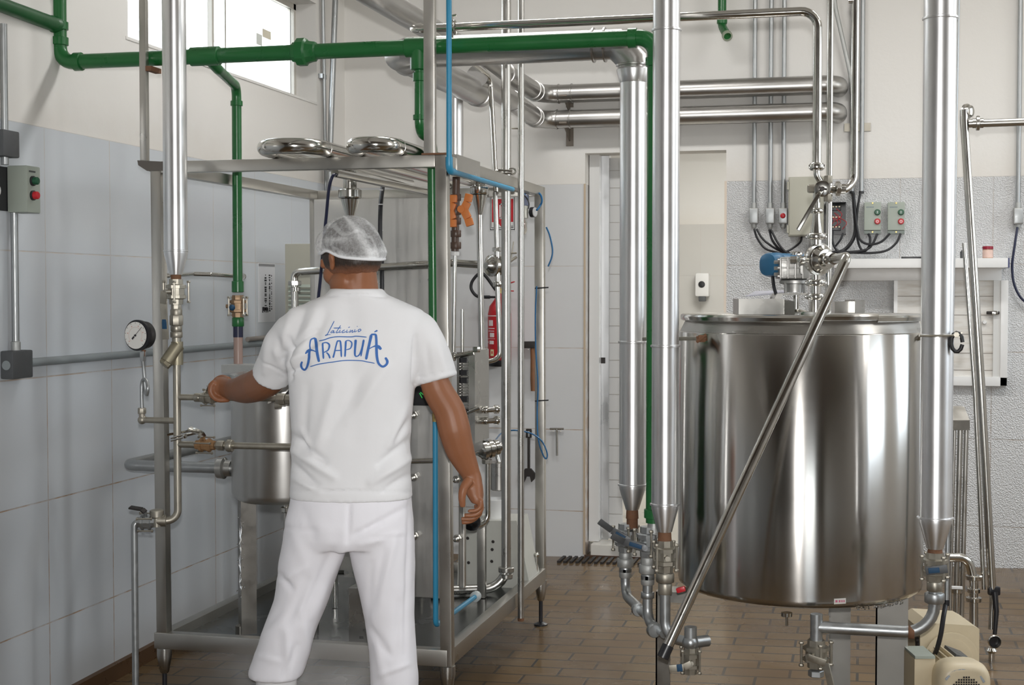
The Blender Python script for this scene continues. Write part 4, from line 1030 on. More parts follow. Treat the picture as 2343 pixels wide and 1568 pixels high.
MB().prism([P(1052, 1192, y=YZ), P(1182, 1192, y=YZ), V((P(1214, 1300, y=YZ).x, YZ, zbot)), V((P(1046, 1300, y=YZ).x, YZ, zbot))], (0, .2, 0)).build('cover', mat('pale_grey_enamel', (.56,.56,.51), .4, 0, .05, 30), t, 20)
mb = MB()
for px, py in ((1070, 1232), (1072, 1288), (1126, 1258), (1125, 1285), (1128, 1240)): mb.lathe(P(px, py, y=YZ), (0,-1,0), [(0,.007),(.004,.005)], 10)
mb.build('screw', IRON, t)
t = thing('bucket', 'small white tub standing on the pump cover behind the tubes', 'bucket', V((P(1133, 1200, y=YZ+.08).x, YZ+.08, ztop)))
MB().lathe(V((P(1133, 1200, y=YZ+.08).x, YZ+.08, ztop)), (0,0,1), [(0,.036),(.07,.042),(.075,.045),(.082,.045),(.083,.040),(.02,.034)], 24).build('tub', WHITE, t)
q = P(1100, 1250, y=5.55)
one('support_post', MB().span((q.x-.016, 5.55, ZB+.024), (q.x+.016, 5.582, q.z+.09), .002), FRAME, 'short square post on the tray behind the return pipe foot', 'post', smooth=30)
t = thing('bleed_valve', 'little chrome ball-topped bleed valve beside the rear right post', 'valve', P(1229, 1300, y=5.95))
q = P(1228, 1270, y=5.95)
MB().ball(q, .011, 14).build('knob', STEEL, t)
MB().tube([q, V((q.x, q.y, ZB+BB*.8))], .0045, 10).tube([P(1205, 1296, y=5.95), P(1226, 1286, y=5.95)], .003, 8).build('stem', STEEL, t)
q = P(1082, 1195, y=5.25)
one('hand_wheel', MB().lathe(q, (0,-1,.2), [(0,.02),(.008,.034),(.02,.034),(.026,.02),(.04,.012)], 18), BLKPL, 'black hand wheel behind the fingers of the hanging hand', 'hand wheel')
t = thing('bent_tube', 'polished hooked tube at the rack foot, left of the lower blue pipe', 'tube', P(982, 1350, y=5.0))
MB().tube(spline([P(1000, 1200, y=5.02), P(991, 1215, y=5.02), P(986, 1250, y=5.0), P(984, 1290, y=5.0), P(981, 1345, y=5.0)]), .0105, 14).build('tube', STEEL, t)
# air preparation unit with gauge on the rear right post, blue hoses
YA = 5.98
t = thing('air_regulator', 'air filter-regulator with a small black gauge beside the rear right post', 'regulator', P(1200, 545, y=YA))
q0, q1 = P(1193, 446, y=YA), P(1209, 471, y=YA)
MB().span((q0.x, YA-.015, q1.z), (q1.x, YA+.015, q0.z), .003).build('adjuster', mat('grey_blue_plastic', (.22,.25,.36), .5), t)
q0, q1 = P(1194, 471, y=YA), P(1207, 500, y=YA)
MB().span((q0.x, YA-.017, q1.z), (q1.x, YA+.017, q0.z), .003).build('body', mat('pale_metal', (.62,.62,.56), .4, .3), t)
MB().lathe(P(1200, 502, y=YA), (0,0,-1), [(0,.008),(.012,.008),(.013,.011),(.05,.011),(.06,.006),(.065,.004)], 14).build('bowl', CLEAR, t)
g = P(1211, 486, y=YA)
k = MB().lathe(g, (1,-.25,0), [(0,.006),(.008,.006),(.009,.022),(.026,.022)], 20).build('gauge', BLKPL, t)
MB().lathe(g+V((1,-.25,0)).normalized()*.026, (1,-.25,0), [(0,.021),(.003,.020),(.006,.014)], 20).build('gauge_glass', mat('gauge_glass', (.6,.6,.6), .1), k)
GH = 'blue air hoses'
cab('air_hose', [P(1200, 446, y=YA), P(1206, 440, y=YA), P(1222, 437, y=YA), P(1236, 445, y=YA), P(1240, 460, y=YA), P(1235, 472, y=YA), P(1228, 481, y=YA-.03)], .0042, HOSE, 'bright blue air hose arching over the little regulator gauge', 'hose', GH)
cab('cable', [P(1191, 440, y=YA), P(1204, 452, y=YA-.02), P(1210, 465, y=YA-.02), P(1209, 478, y=YA-.02)], .0032, CABLE, 'very thin black cable curling over the air regulator', 'cable', 'cables inside the rack')
yh = SY1-.06
cab('air_hose', [P(1250, 520, y=yh), P(1258, 540, y=yh), P(1264, 570, y=yh), P(1262, 590, y=yh), P(1254, 610, y=yh)], .0036, HOSE, 'blue air hose bulging out right of the rear right post', 'hose', GH)
t = thing('air_hose', 'long blue air hose tied down the left side of the rear right post', 'hose', P(1240, 1050, y=yh), GH)
MB().tube(spline([P(1228, 655, y=yh), P(1225, 720, y=yh), P(1226, 800, y=yh), P(1231, 880, y=yh), P(1229, 940, y=yh), P(1231, 1000, y=yh-.03), P(1240, 1035, y=yh-.03), P(1249, 1050, y=yh-.03), P(1252, 1038, y=yh-.03), P(1240, 1010, y=yh-.04), P(1215, 992, y=yh-.05), P(1180, 985, y=yh-.06), P(1150, 990, y=yh-.1), P(1132, 1010, y=5.5)]), .0032, 8).build('hose', HOSE, t)
mb = MB()
for py in (658, 916): mb.tube([P(1224, py+2, y=SY1-SP_-.004), P(1255, py, y=SY1-SP_-.004)], .003, 6)
mb.build('cable_tie', BLKPL, t)

LEGM = mat('leg_steel', (.27,.26,.24), .38, 1, .1, 12)
# balance vessel
c = P(648, 1000, d=5.22); rv = .186; yc = c.y
zt_, zb_ = P(648, 872, d=5.05).z, P(648, 1158, d=5.05).z
t = thing('balance_tank', 'small stainless balance tank on angle legs under the worker outstretched arm', 'tank', V((c.x, yc, ZB+.03)))
MB().lathe(V((c.x, yc, zb_)), (0,0,1), [(0,rv*.86),(.012,rv*.96),(.03,rv),(zt_-zb_,rv)], 48).build('shell', brushed('vessel_steel', (.58,.57,.55), .36, .7, (.8,.8,8), .03, .1, .25), t)
MB().lathe(V((c.x, yc, zt_)), (0,0,1), [(0,rv+.004),(.006,rv+.008),(.016,rv+.004),(.024,rv*.8),(.026,.02)], 48).build('lid', SATIN, t)
for ang in (215, 330, 90):
    a_ = math.radians(ang); q = V((c.x+rv*.86*math.cos(a_), yc+rv*.86*math.sin(a_), 0)); dr = V((math.cos(a_), math.sin(a_), 0)); tn = V((-dr.y, dr.x, 0))
    MB().box(V((q.x, q.y, (zb_+ZB)/2+.025))+tn*.0, (.003, .06, zb_-ZB), (dr, tn, UP)).box(V((q.x, q.y, (zb_+ZB)/2+.025))+tn*.03-dr*.026, (.055, .003, zb_-ZB), (dr, tn, UP)).lathe(V((q.x, q.y, ZB+.0225)), (0,0,1), [(0,.018),(.03,.018),(.035,.012)], 14).build('leg', LEGM, t, 20)
qd = P(656, 1200, d=5.1)
MB().tube([V((qd.x, qd.y, zb_+.02)), V((qd.x, qd.y, ZB+.05))], .012, 14).nut(V((qd.x, qd.y, zb_-.02)), (0,0,1), .021, .02, 12).build('drain_tube', STEEL, t)
# elbowed outlet: out of the shell to the left, then back along the wall
zo = P(400, 1068, y=yc-.02).z; xo = P(288, 1068, y=yc-.02).x
xo = max(xo, XL+.035)
mb = MB().tube([V((c.x-rv*.9, yc-.02, zo)), V((xo, yc-.02, zo)), V((xo, 6.25, zo))], .0205, 18, .04); mb.build('outlet_pipe', GALV, t)
q = P(508, 1066, y=yc-.02)
MB().lathe(V((q.x-.02, yc-.02, zo)), (1,0,0), [(0,.022),(.006,.038),(.03,.040),(.036,.030),(.06,.030)], 22).build('clamp', SATIN, t)
# water running from it
mb = MB(); pts = []; rs = []
for i in range(26):
    py = 1162+i*8.2; pts.append(P(550+random.uniform(-2.0, 2.0), py, d=5.05)); rs.append(random.choice((.0012, .0018, .0015, .0032)))
mb.tube(pts, rs, 8)
for k in range(26): mb.ball(P(550+random.uniform(-8, 9), random.uniform(1180, 1372), d=5.05+random.uniform(-.02, .02)), random.uniform(.0012, .0032), 8)
tag(mb.build('water_trickle', WATER, None), 'thin trickle of water falling from the small balance tank', 'water', None, 'stuff')
# PVC drop from the green branch into the lid
t = thing('vessel_inlet', 'ball valve with blue handle and pinkish plastic pipe feeding the small balance tank', 'valve', V((EV1.x, YV1, zt_)))
z = lambda py: P(551, py, y=YV1).z
ball_valve(t, V((EV1.x, YV1, z(701))), (0,0,1), .0185, (-1,-.2,0), None, .085, mat('brown_valve', (.30,.20,.12), .5, .6, .2, 40))
q = P(531, 704, y=YV1-.05); MB().tube([V((EV1.x-.02, YV1-.01, z(703))), q], .005, 8).ball(q, .012, 12).build('handle', BLUEH, t)
mb = MB(); collar(mb, V((EV1.x, YV1, z(737))), (0,0,1), .0215, .035, 18); collar(mb, V((EV1.x, YV1, z(720))), (0,0,1), .0185, .035, 16); mb.build('green_socket', GREEN, t)
MB().lathe(V((EV1.x, YV1, z(772))), (0,0,1), [(0,.019),(z(747)-z(772),.019)], 18).build('black_tape', CABLEB, t)
MB().tube([V((EV1.x, YV1, zt_+.0)), V((EV1.x, YV1, z(768)))], .0175, 18).build('pipe', mat('pink_pvc', (.40,.28,.24), .4, 0, .05, 20), t)
mb = MB(); q = P(545, 845, y=YV1-.08); mb.span((q.x-.06, YV1-.10, zt_+.004), (q.x+.10, YV1+.02, zt_+.035)); mb.build('float_box', GALVD, t, 0)
# perforated box on the tray between the feet
a, b = P(797, 1345, y=4.72), P(842, 1474, y=4.72)
t = thing('tray_box', 'upright stainless box on the tray seen between the worker legs', 'box', V(((a.x+b.x)/2, 4.76, b.z)))
MB().span((a.x, 4.72, max(b.z, ZB+.023)), (b.x+.1, 4.84, a.z), .002).build('shell', SATIN, t, 0)
mb = MB()
for k in range(5): q = P(826+ (k%2)*8, 1390+k*17, y=4.719); mb.span((q.x-.006, 4.718, q.z-.006), (q.x+.010, 4.721, q.z+.004))
mb.build('slot', mat('slot_shine', (.62,.62,.62), .2, 1), t, 0)
q = P(766, 1300, y=5.25)
one('tray_pipe', MB().tube([V((q.x, 5.25, ZB+.024)), V((q.x, 5.25, q.z+.08))], .012, 14), STEEL, 'short upright tube on the tray seen between the worker knees', 'tube')

# ---- left steam line in front of the corner post
YLN = 4.45
def L_(px, py, dy=0): return P(px, py, y=YLN+dy)
a = L_(400, 300); rl = .0400
zc = L_(400, 577).z
t = thing('steam_column', 'insulated column in front of the rack left corner, cone above the gauge line', 'pipe column', V((a.x, YLN, zc-.9)))
mb = MB().tube([V((a.x, YLN, zc)), V((a.x, YLN, CZ-.002))], rl, 32); seam(mb, V((a.x, YLN, zc+.004)), (0,0,1), rl, .006, .002); mb.build('jacket', JACKET, t)
MB().lathe(V((a.x, YLN, zc)), (0,0,-1), [(0,rl),(.006,rl),(.076,.021),(.077,.018)], 28).build('cone', JACKET, t)
LX = a.x; LZ = lambda py: L_(402, py).z
MB().lathe(V((LX, YLN, LZ(628))), (0,0,-1), [(0,.0175),(.02,.0175)], 14).build('rusty_nipple', RUST, t)
ball_valve(t, V((LX, YLN, LZ(668))), (0,0,1), .019, (-.5,-1,0), None, .085, FERRO)
q = V((LX, YLN-.045, LZ(668)))
h_ = MB().tube([q, q+V((-.01,-.02,0))], .008, 10).beam(q+V((-.012,-.02,0)), q+V((-.02,-.01,-.04)), .022, .006, (0,1,0)).beam(q+V((-.022,-.005,-.035)), q+V((-.022,.01,-.16)), .024, .006, (0,1,0)).build('lever', FERRO, t)
MB().beam(q+V((-.022,.002,-.075)), q+V((-.022,.006,-.125)), .018, .009, (0,1,0)).build('grip', BLUEH, h_)
mb = MB()
for py, r_, L in ((703, .017, .03), (716, .0195, .025), (733, .022, .035), (752, .0185, .02), (766, .020, .02)): collar(mb, V((LX, YLN, LZ(py))), (0,0,1), r_, L, 8)
mb.tube([V((LX, YLN, LZ(690))), V((LX, YLN, LZ(800)))], .015, 14); mb.build('union', FERRO, t)
mb = MB().tube([V((LX+.002, YLN, LZ(782))), V((LX+.002, YLN, LZ(835)))], .020, 14).tube([V((LX+.006, YLN, LZ(790))), V((LX-.022, YLN-.03, LZ(828)))], .023, 14)
mb.nut(V((LX-.024, YLN-.032, LZ(830))), (-.5,-.5,-.7), .021, .02).build('y_strainer', mat('strainer_bronze', (.33,.30,.22), .45, .8, .2, 40), t)
zE = LZ(1190)
MB().tube([V((LX, YLN, LZ(830))), V((LX, YLN, zE)), V((LX-.065, YLN-.03, zE-.003))], .0128, 16, .05).build('riser', FERRO, t)
# branches
z9, z96, z10 = LZ(909), LZ(963), LZ(1017)
x9 = L_(690, 912).x
mb = MB().tube([V((LX, YLN, z9)), V((x9, YLN+.02, z9))], .0105, 14); collar(mb, V((L_(452, 909).x, YLN, z9)), (1,0,0), .014, .02, 12); collar(mb, V((L_(640, 912).x, YLN+.015, z9-.002)), (1,0,0), .019, .03, 8); collar(mb, V((L_(660, 912).x, YLN+.015, z9-.002)), (1,0,0), .016, .03, 8); mb.nut(V((L_(632, 918).x, YLN+.015, z9-.02)), (0,0,1), .014, .02)
mb.build('sample_branch', FERRO, t)
VH = V((L_(478, 909).x, YLN, z9))
ball_valve(t, VH, (1,0,0), .0125, (0,-.5,1), [VH+V((.01,-.02,.045)), VH+V((.10,-.06,.03))], .06, FERRO, STEEL, 'sample_valve', False)
mb = MB().tube([V((LX, YLN, z10)), V((L_(700, 1020).x, YLN+.02, z10))], .0115, 14); collar(mb, V((L_(505, 1017).x, YLN, z10)), (1,0,0), .016, .025, 8); collar(mb, V((L_(526, 1017).x, YLN, z10)), (1,0,0), .020, .02, 8); mb.build('feed_branch', FERRO, t)
v = V((L_(470, 1017).x, YLN, z10))
ball_valve(t, v, (1,0,0), .0125, (0,-.5,1), [v+V((-.012,-.01,.042)), v+V((-.06,0,.055))], .07, mat('rusty_valve', (.34,.20,.10), .6, .6, .4, 60), STEEL, 'feed_valve', False)
xg = L_(325, 963).x
mb = MB().tube([V((LX, YLN, z96)), V((xg, YLN, z96)), V((xg, YLN, LZ(940)))], .0105, 14, .02); mb.ball(V((xg, YLN, z96)), .015, 12); collar(mb, V((xg, YLN, LZ(942))), (0,0,1), .0135, .02, 8); mb.build('gauge_branch', FERRO, t)
sp = [(325, 938, 0), (324, 900, 0), (325, 876, 0), (330, 868, -.005), (336, 875, -.012), (338, 890, -.02), (336, 903, -.012), (333, 895, 0), (331, 870, .004), (329, 845, .004), (327, 826, 0)]
MB().tube(spline([L_(*p) for p in sp], 5), .0062, 10).build('siphon_tube', GALV, t)
MB().nut(L_(327, 815), (0,0,1), .011, .035).lathe(L_(326, 803), (0,0,1), [(0,.007),(.02,.007)], 10).build('gauge_cock', GALV, t)
# pressure gauge
gn = V((-.36, -.93, .0)).normalized(); gn = (-FW*.90-RT*.42).normalized()
gc = L_(328, 767); rg_ = .0505
t2 = thing('pressure_gauge', 'round black pressure gauge with a white dial on the left steam line', 'gauge', V((gc.x, gc.y, gc.z-rg_)))
gf = gc+gn*.030
MB().lathe(gc-gn*.012, gn, [(0,rg_*.8),(.004,rg_*.93),(.030,rg_*.97),(.034,rg_*1.04),(.046,rg_*1.04),(.048,rg_*.92),(.040,rg_*.9)], 40).build('case', BLKPL, t2)
gx = gn.cross(UP).normalized()*-1; gx = UP.cross(gn).normalized()
MB().lathe(gc+gn*.0395, gn, [(0,rg_*.905),(.0014,rg_*.905)], 40).build('dial', mat('dial_white', (.75,.74,.71), .5), t2)
mb = MB(); f0 = gc+gn*.0412
def gp(ang, r_): return f0+(gx*math.cos(ang)+UP*math.sin(ang))*rg_*r_
for k in range(11):
    a_ = math.radians(225-27*k); mb.beam(gp(a_, .80), gp(a_, .88), .0012, .0004, gn, 0)
mb.build('scale_mark', INK, t2, 0)
mb = MB()
for k in range(30):
    a_ = math.radians(225-9*k); mb.beam(gp(a_, .55), gp(a_-.10, .55), .0007, .0004, gn, 0)
for k in range(6):
    a_ = math.radians(215-50*k); mb.beam(gp(a_, .66), gp(a_+.10, .66), .003, .0004, gn, 0)
mb.build('red_scale', mat('scale_red', (.6,.28,.22), .6), t2, 0)
mb = MB(); a_ = math.radians(45); mb.beam(f0+gn*.002-(gx*math.cos(a_)+UP*math.sin(a_))*rg_*.25, f0+gn*.002+(gx*math.cos(a_)+UP*math.sin(a_))*rg_*.80, .0014, .0006, gn, 0)
mb.beam(f0+gn*.002-(gx*math.cos(a_)+UP*math.sin(a_))*rg_*.36, f0+gn*.002-(gx*math.cos(a_)+UP*math.sin(a_))*rg_*.12, .006, .0006, gn, 0).lathe(f0, gn, [(0,.004),(.004,.003)], 12)
mb.build('needle', INK, t2, 0)
MB().lathe(V((gc.x, gc.y, gc.z-rg_*1.0)), (0,0,-1), [(0,.008),(.022,.008)], 10).build('stem', RUST, t2)
# lower end: union, valve, elbow, pipe to the floor
u = V((LX-.062, YLN-.032, zE))
mb = MB(); mb.lathe(u+V((0,0,-.02)), (0,0,1), [(0,.018),(.03,.018),(.034,.024),(.055,.024),(.058,.018)], 16); mb.lathe(u+V((.03,.01,0)), (-1,-.3,0), [(0,.020),(.03,.020)], 14); mb.build('trap_body', FERRO, t)
v = V((L_(349, 1193).x, YLN-.045, zE-.004))
ball_valve(t, v, (1,.25,0), .0145, (0,-.3,1), [v+V((-.01,-.01,.045)), v+V((-.055,-.01,.05))], .06, GALV, IRON, 'drain_valve', False)
xq = L_(327, 1210).x
MB().tube([v+V((-.02,-.005,0)), V((xq, YLN-.06, zE-.008)), V((xq, YLN-.06, floor_z(xq, YLN)))], .0112, 16, .03).build('drop_pipe', GALV, t)
MB().tube([L_(383, 995, .02), L_(440, 985, .05), L_(462, 988, .05), L_(420, 998, .03)], .0045, 8, .01).tube([L_(391, 1003, -.02), L_(425, 994, -.02)], .003, 8).tube([L_(391, 1009, -.02), L_(425, 1000, -.02)], .003, 8).nut(L_(423, 998, -.02), (1,0,0), .009, .01).build('stay_clamp', STEEL, t)
# clutter glimpsed between sleeve and shirt
t = thing('float_valve', 'shiny cylinder with a black hose loop, just below the worker left sleeve', 'valve', L_(640, 930, .25))
MB().tube([L_(612, 905, .22), L_(672, 868, .30)], [.026, .030], 16).build('cylinder', STEEL, t)
MB().tube([L_(598, 890, .2), L_(622, 915, .2)], .020, 14).build('neck', SATIN, t)
MB().tube(spline([L_(590, 908, .18), L_(612, 914, .16), L_(640, 912, .16), L_(660, 898, .18), L_(676, 872, .2)]), .005, 8).build('hose', BLACK, t)

# ---- things on the left wall
ya = P(12, 430, x=XL).y; xf = P(62, 430, y=ya).x; yb3 = P(93, 430, x=xf).y
zt3 = P(62, 378, y=ya).z; zb3 = P(62, 486, y=ya).z
t = thing('push_button_box', 'grey-green start-stop box on the left wall beside the picture edge', 'switch box', V((XL+.06, (ya+yb3)/2, zb3)))
MB().span((XL+.0065, ya, zb3), (xf, yb3, zt3), .006).build('housing', GREYG, t)
zc_ = (zt3+zb3)/2
for py, m in ((413, GRNB), (446, REDB)):
    z = P(80, py+2, x=xf).z
    k = MB().lathe(V((xf, yb3-.05, z)), (1,0,0), [(0,.017),(.006,.017),(.007,.015)], 20).build('bezel', BLKPL, t)
    MB().lathe(V((xf+.006, yb3-.05, z)), (1,0,0), [(0,.0135),(.014,.013),(.017,.010)], 20).build('button', m, k)
mb = MB()
for k in range(6): mb.span((xf-.0005, ya+(yb3-ya)*(.15+.08*k), zt3-.022), (xf+.0008, ya+(yb3-ya)*(.20+.08*k), zt3-.016))
mb.build('maker_mark', INK, t, 0)
MB().span((XL+.001, ya-.12, zb3+.005), (XL+.006, ya+.05, zt3-.005)).build('back_plate', BLKPL, t, 0)
MB().lathe(V((XL+.006, ya-.055, P(2, 437, x=XL).z)), (1,0,0), [(0,.020),(.001,.020)], 14).build('round_sticker', WHITE, t)
yk = P(33, 640, x=XL+.02).y; zk = P(38, 803, x=XL+.02).z
t = thing('conduit', 'galvanised conduit down the left wall from the start-stop box to a grey junction box', 'conduit', V((XL+.02, yk, zk)), 'left wall conduits')
MB().tube([V((XL+.022, yk, zk)), V((XL+.022, yk, zb3))], .0125, 14).build('pipe', GALV, t)
MB().lathe(V((XL+.022, yk, zk)), (0,0,1), [(0,.016),(.03,.016),(.033,.0125)], 14).build('coupling', GALVD, t)
zk2 = P(38, 866, x=XL+.03).z; yj0, yj1 = P(15, 835, x=XL+.04).y, P(60, 835, x=XL+.04).y
k = MB().span((XL+.001, yk-.06, zk2), (XL+.05, yk+.06, zk+.002), .006).build('junction_box', DKGREY, t)
MB().lathe(V((XL+.025, yk-.061, (zk+zk2)/2)), (0,-1,0), [(0,.016),(.001,.016)], 18).build('blank_disc', GREYB, k)
zh = P(330, 808, x=XL+.02).z
MB().tube([V((XL+.02, yk+.06, zh)), V((XL+.02, 7.3, zh))], .0145, 14).build('horizontal_pipe', GREYB, t)
yk2 = P(8, 200, x=XL+.02).y
t = thing('conduit', 'conduit with grey box above the start-stop box at the picture edge', 'conduit', V((XL+.02, yk2, zt3)), 'left wall conduits')
MB().tube([V((XL+.022, yk2, zt3)), V((XL+.022, yk2, zm+.07))], .0125, 14).build('pipe', GALV, t)
z0, z1 = P(12, 358, x=XL+.04).z, P(12, 297, x=XL+.04).z
MB().span((XL+.001, yk2-.05, z0), (XL+.05, yk2+.045, z1), .006).build('junction_box', DKGREY, t)
one('conduit', MB().tube([P(566, 777, x=XL+.03), P(640, 769, x=XL+.03)], .011, 12), mat('brownish_conduit', (.30,.27,.24), .5), 'short brownish pipe just above the grey conduit along the left wall', 'conduit', 'left wall conduits')
# poster
a, b = P(590, 602, x=XL), P(629, 736, x=XL)
t = thing('poster', 'white paper notice with a column of dark sideways print on the left wall', 'poster', V((XL, (a.y+b.y)/2, b.z)))
MB().span((XL+.0004, a.y, b.z), (XL+.002, b.y, a.z)).build('sheet', PAPER, t, 0)
mb = MB(); Hh = a.z-b.z; Ww = b.y-a.y
mb.span((XL+.001, a.y+.02*Ww, a.z-.05*Hh), (XL+.003, b.y-.02*Ww, a.z-.01*Hh)).build('heading', mat('heading_grey', (.30,.30,.31), .7), t, 0)
mb = MB()
for u_, n_, w_ in ((.42, 16, .10), (.66, 20, .07), (.78, 14, .04)):
    for k in range(n_):
        f_ = .20+.62*k/n_+random.uniform(-.01, .01); ww = w_*random.uniform(.4, 1.3)
        mb.span((XL+.001, a.y+(u_-ww/2)*Ww, a.z-(f_+random.uniform(.014, .03))*Hh), (XL+.0028, a.y+(u_+ww/2)*Ww, a.z-f_*Hh))
for k in range(7): mb.span((XL+.001, a.y+(.22+.05*k)*Ww, a.z-(.80+random.uniform(0, .04))*Hh), (XL+.0028, a.y+(.27+.05*k)*Ww, a.z-(.74+random.uniform(0, .03))*Hh))
mb.build('print', INK, t, 0)
# ------------------------------------------------------------------ round tank and its fittings
TD = 4.80
tc = P(1829, 1000, d=TD); TX, TY = tc.x, tc.y; TR = .402
DF = TD-TR
z_top = P(1829, 765, d=DF+.005).z; z_bot = P(1829, 1401, d=DF+.005).z; z_lid = P(1829, 738, d=DF).z; z_lt = P(1829, 722, d=DF).z
t = thing('process_tank', 'big round stainless process tank on legs at the right', 'tank', V((TX, TY, floor_z(TX, TY))))
TC = V((TX, TY, 0))
MB().lathe(TC+V((0,0,z_bot)), (0,0,1), [(0,TR-.045),(.006,TR-.015),(.016,TR-.002),(.028,TR),(z_top-z_bot-.004,TR),(z_top-z_bot,TR-.004)], 96).build('shell', TANKM, t, 50)
MB().lathe(TC+V((0,0,z_top)), (0,0,1), [(-.002,TR-.004),(z_lid-z_top+.01,TR-.028)], 96, cap=False).build('shoulder', brushed('shoulder_steel', (.42,.41,.39), .36, .5, (2,2,60)), t, 50)
MB().lathe(TC+V((0,0,z_bot-.03)), (0,0,1), [(0,.12),(.031,TR-.05)], 64).build('dished_bottom', SATIN, t)
# lid: fixed bridge and two half lids with rolled edges
fx = FW.cross(UP)                                         # picture right
lid_r = TR-.008
def lid_half(x0, x1, z0, name, dz):
    # slice of the disc between x0 and x1 (metres to the right of the centre)
    mb = MB(); n = 40
    def outline(r):
        pts = []
        f = [(x0+(x1-x0)*i/n) for i in range(n+1)]
        for s in f: pts.append((s, -math.sqrt(max(0, r*r-s*s))))
        for s in reversed(f): pts.append((s, math.sqrt(max(0, r*r-s*s))))
        return pts
    rings = []
    for z, rr_ in ((z0, lid_r-.006), (z0+.003, lid_r+.001), (z0+.014, lid_r+.003), (z0+.020, lid_r), (z0+.023, lid_r-.012)):
        rings.append([mb.bm.verts.new(V((TX, TY, z))+RT*a+FW*b) for a, b in outline(rr_)])
    mb.skin(rings); bmesh.ops.remove_doubles(mb.bm, verts=mb.bm.verts, dist=1e-5)
    return mb.build(name, STEEL, t, 35)
s = DF/FPX
lid_half(-lid_r+.003, (1818-1829)*s, z_lid-.001, 'lid_half', 0)
lid_half((1955-1829)*s, lid_r-.003, z_lid-.001, 'lid_half', 0)
lid_half((1816-1829)*s, (1957-1829)*s, z_lid+.004, 'lid_bridge', 0)
zl = z_lid+.022
MB().beam(V((TX, TY, zl+.004))+RT*((1786-1829)*s)-FW*.33, V((TX, TY, zl+.004))+RT*((1816-1829)*s)-FW*.395, .02, .012).build('lid_lip', STEEL, t)
# hat-section boxes on the lid
def lbox(px0, px1, py0, py1, d0, d1, name, m=SATIN):
    a, b = P(px0, py1, d=d0), P(px1, py0, d=d0)
    dv = FW*(d1-d0)
    zb_ = zl-.004
    mb = MB().prism([V((a.x, a.y, zb_)), V((b.x, b.y, zb_)), V((b.x, b.y, b.z)), V((a.x, a.y, b.z))], dv)
    return mb.build(name, m, t, 0)
lbox(1690, 1794, 684, 722, 4.62, 4.74, 'lid_channel')
a, b = P(1794, 722, d=4.62), P(1818, 690, d=4.56)
MB().prism([V((a.x, a.y, zl-.004)), V((b.x, b.y, zl-.004)), V((b.x, b.y, b.z)), V((a.x, a.y, P(1794, 686, d=4.62).z))], FW*.12).build('channel_end', STEEL, t, 0)
lbox(1910, 1956, 690, 720, 4.66, 4.70, 'lid_channel', STEEL); lbox(1956, 1979, 686, 722, 4.62, 4.76, 'lid_channel')
a, b = P(1706, 676, d=4.95), P(1800, 668, d=4.95)
one('clear_sheet', MB().prism([P(1706, 679, d=4.9), P(1800, 672, d=4.9), P(1800, 666, d=5.05), P(1730, 668, d=5.05)], (0,0,.003)), mat('lilac_acrylic', (.60,.60,.68), .2), 'pale lilac sheet lying across the tank lid behind the gearbox', 'sheet', smooth=0)
# legs
for px, d in ((1517, 4.62), (1921, 5.12), (2040, 4.60)):
    q = P(px, 1500, d=d); dr = V((q.x-TX, q.y-TY, 0))
    if px == 1517: q = V((P(1517, 1500, y=YC3+.19).x, YC3+.19, 0))
    zf = floor_z(q.x, q.y); wd = {1517: .048, 1921: .075, 2040: .100}[px]
    zt_ = {1517: P(1517, 1355, y=q.y).z, 1921: z_bot+.02, 2040: z_bot+.05}[px]
    mb = MB().span((q.x-wd/2, q.y-.003, zf), (q.x+wd/2, q.y+.004, zt_)).span((q.x-wd/2, q.y-.003, zf), (q.x-wd/2+.005, q.y+.05, zt_)).span((q.x-wd*.56, q.y-.02, zf), (q.x+wd*.56, q.y+.05, zf+.006))
    if px == 1517: mb.span((q.x+wd/2-.01, q.y+.004, zt_-.035), (TX-TR*.86, q.y+.10, zt_))
    mb.build('leg', LEGM, t, 0)
# hinges and brackets
a, b = P(1476, 775, y=4.62), P(1600, 775, y=4.62)
mb = MB().beam(P(1474, 776, d=4.78), P(1598, 775, d=4.56), .018, .012, UP)
k = mb.build('stay_arm', FERRO, t)
MB().nut(P(1606, 775, d=4.55), (1,.2,0), .013, .022).beam(P(1596, 776, d=4.565), P(1616, 774, d=4.55), .022, .018, UP).tube([P(1594, 783, d=4.545), P(1616, 766, d=4.535)], .005, 8).build('hinge', RUST, t)
MB().beam(P(2080, 770, d=4.61), P(2112, 770, d=4.55), .014, .012, UP).nut(P(2100, 771, d=4.57), (1,0,0), .012, .02).build('column_stay', FERRO, t)
MB().tube([P(2104, 769, y=YR-.052), P(2186, 768, y=YR-.052)], .003, 8).build('stay_wire', FERRO, t)
q = P(2189, 780, y=YR-.03)
MB().tube([q+V((.016*math.cos(i*.55), -.006, .028*math.sin(i*.55)-.004)) for i in range(12)], .006, 10).build('rubber_ring', BLACK, t)
MB().prism([P(2184, 766, y=YR-.04), P(2203, 759, y=YR-.04), P(2196, 773, y=YR-.04)], (0,.02,0)).nut(P(2188, 766, y=YR-.045), (0,1,0), .009, .02).build('stay_knob', FERRO, t)
MB().nut(P(2068, 1353, d=4.59), (.3,-1,0), .010, .012).build('side_plug', STEEL, t)
q = P(1557, 1349, d=4.66)
k = MB().beam(P(1548, 1352, y=4.40), P(1568, 1347, y=4.40), .016, .016, UP, .004).build('red_knob', REDB, t)
MB().tube([P(1800, 1402, d=4.62), P(1800, 1432, d=4.62)], .0045, 8).lathe(P(1800, 1402, d=4.62), (0,0,-1), [(0,.018),(.012,.018),(.014,.006)], 12).build('drain_stub', STEEL, t)
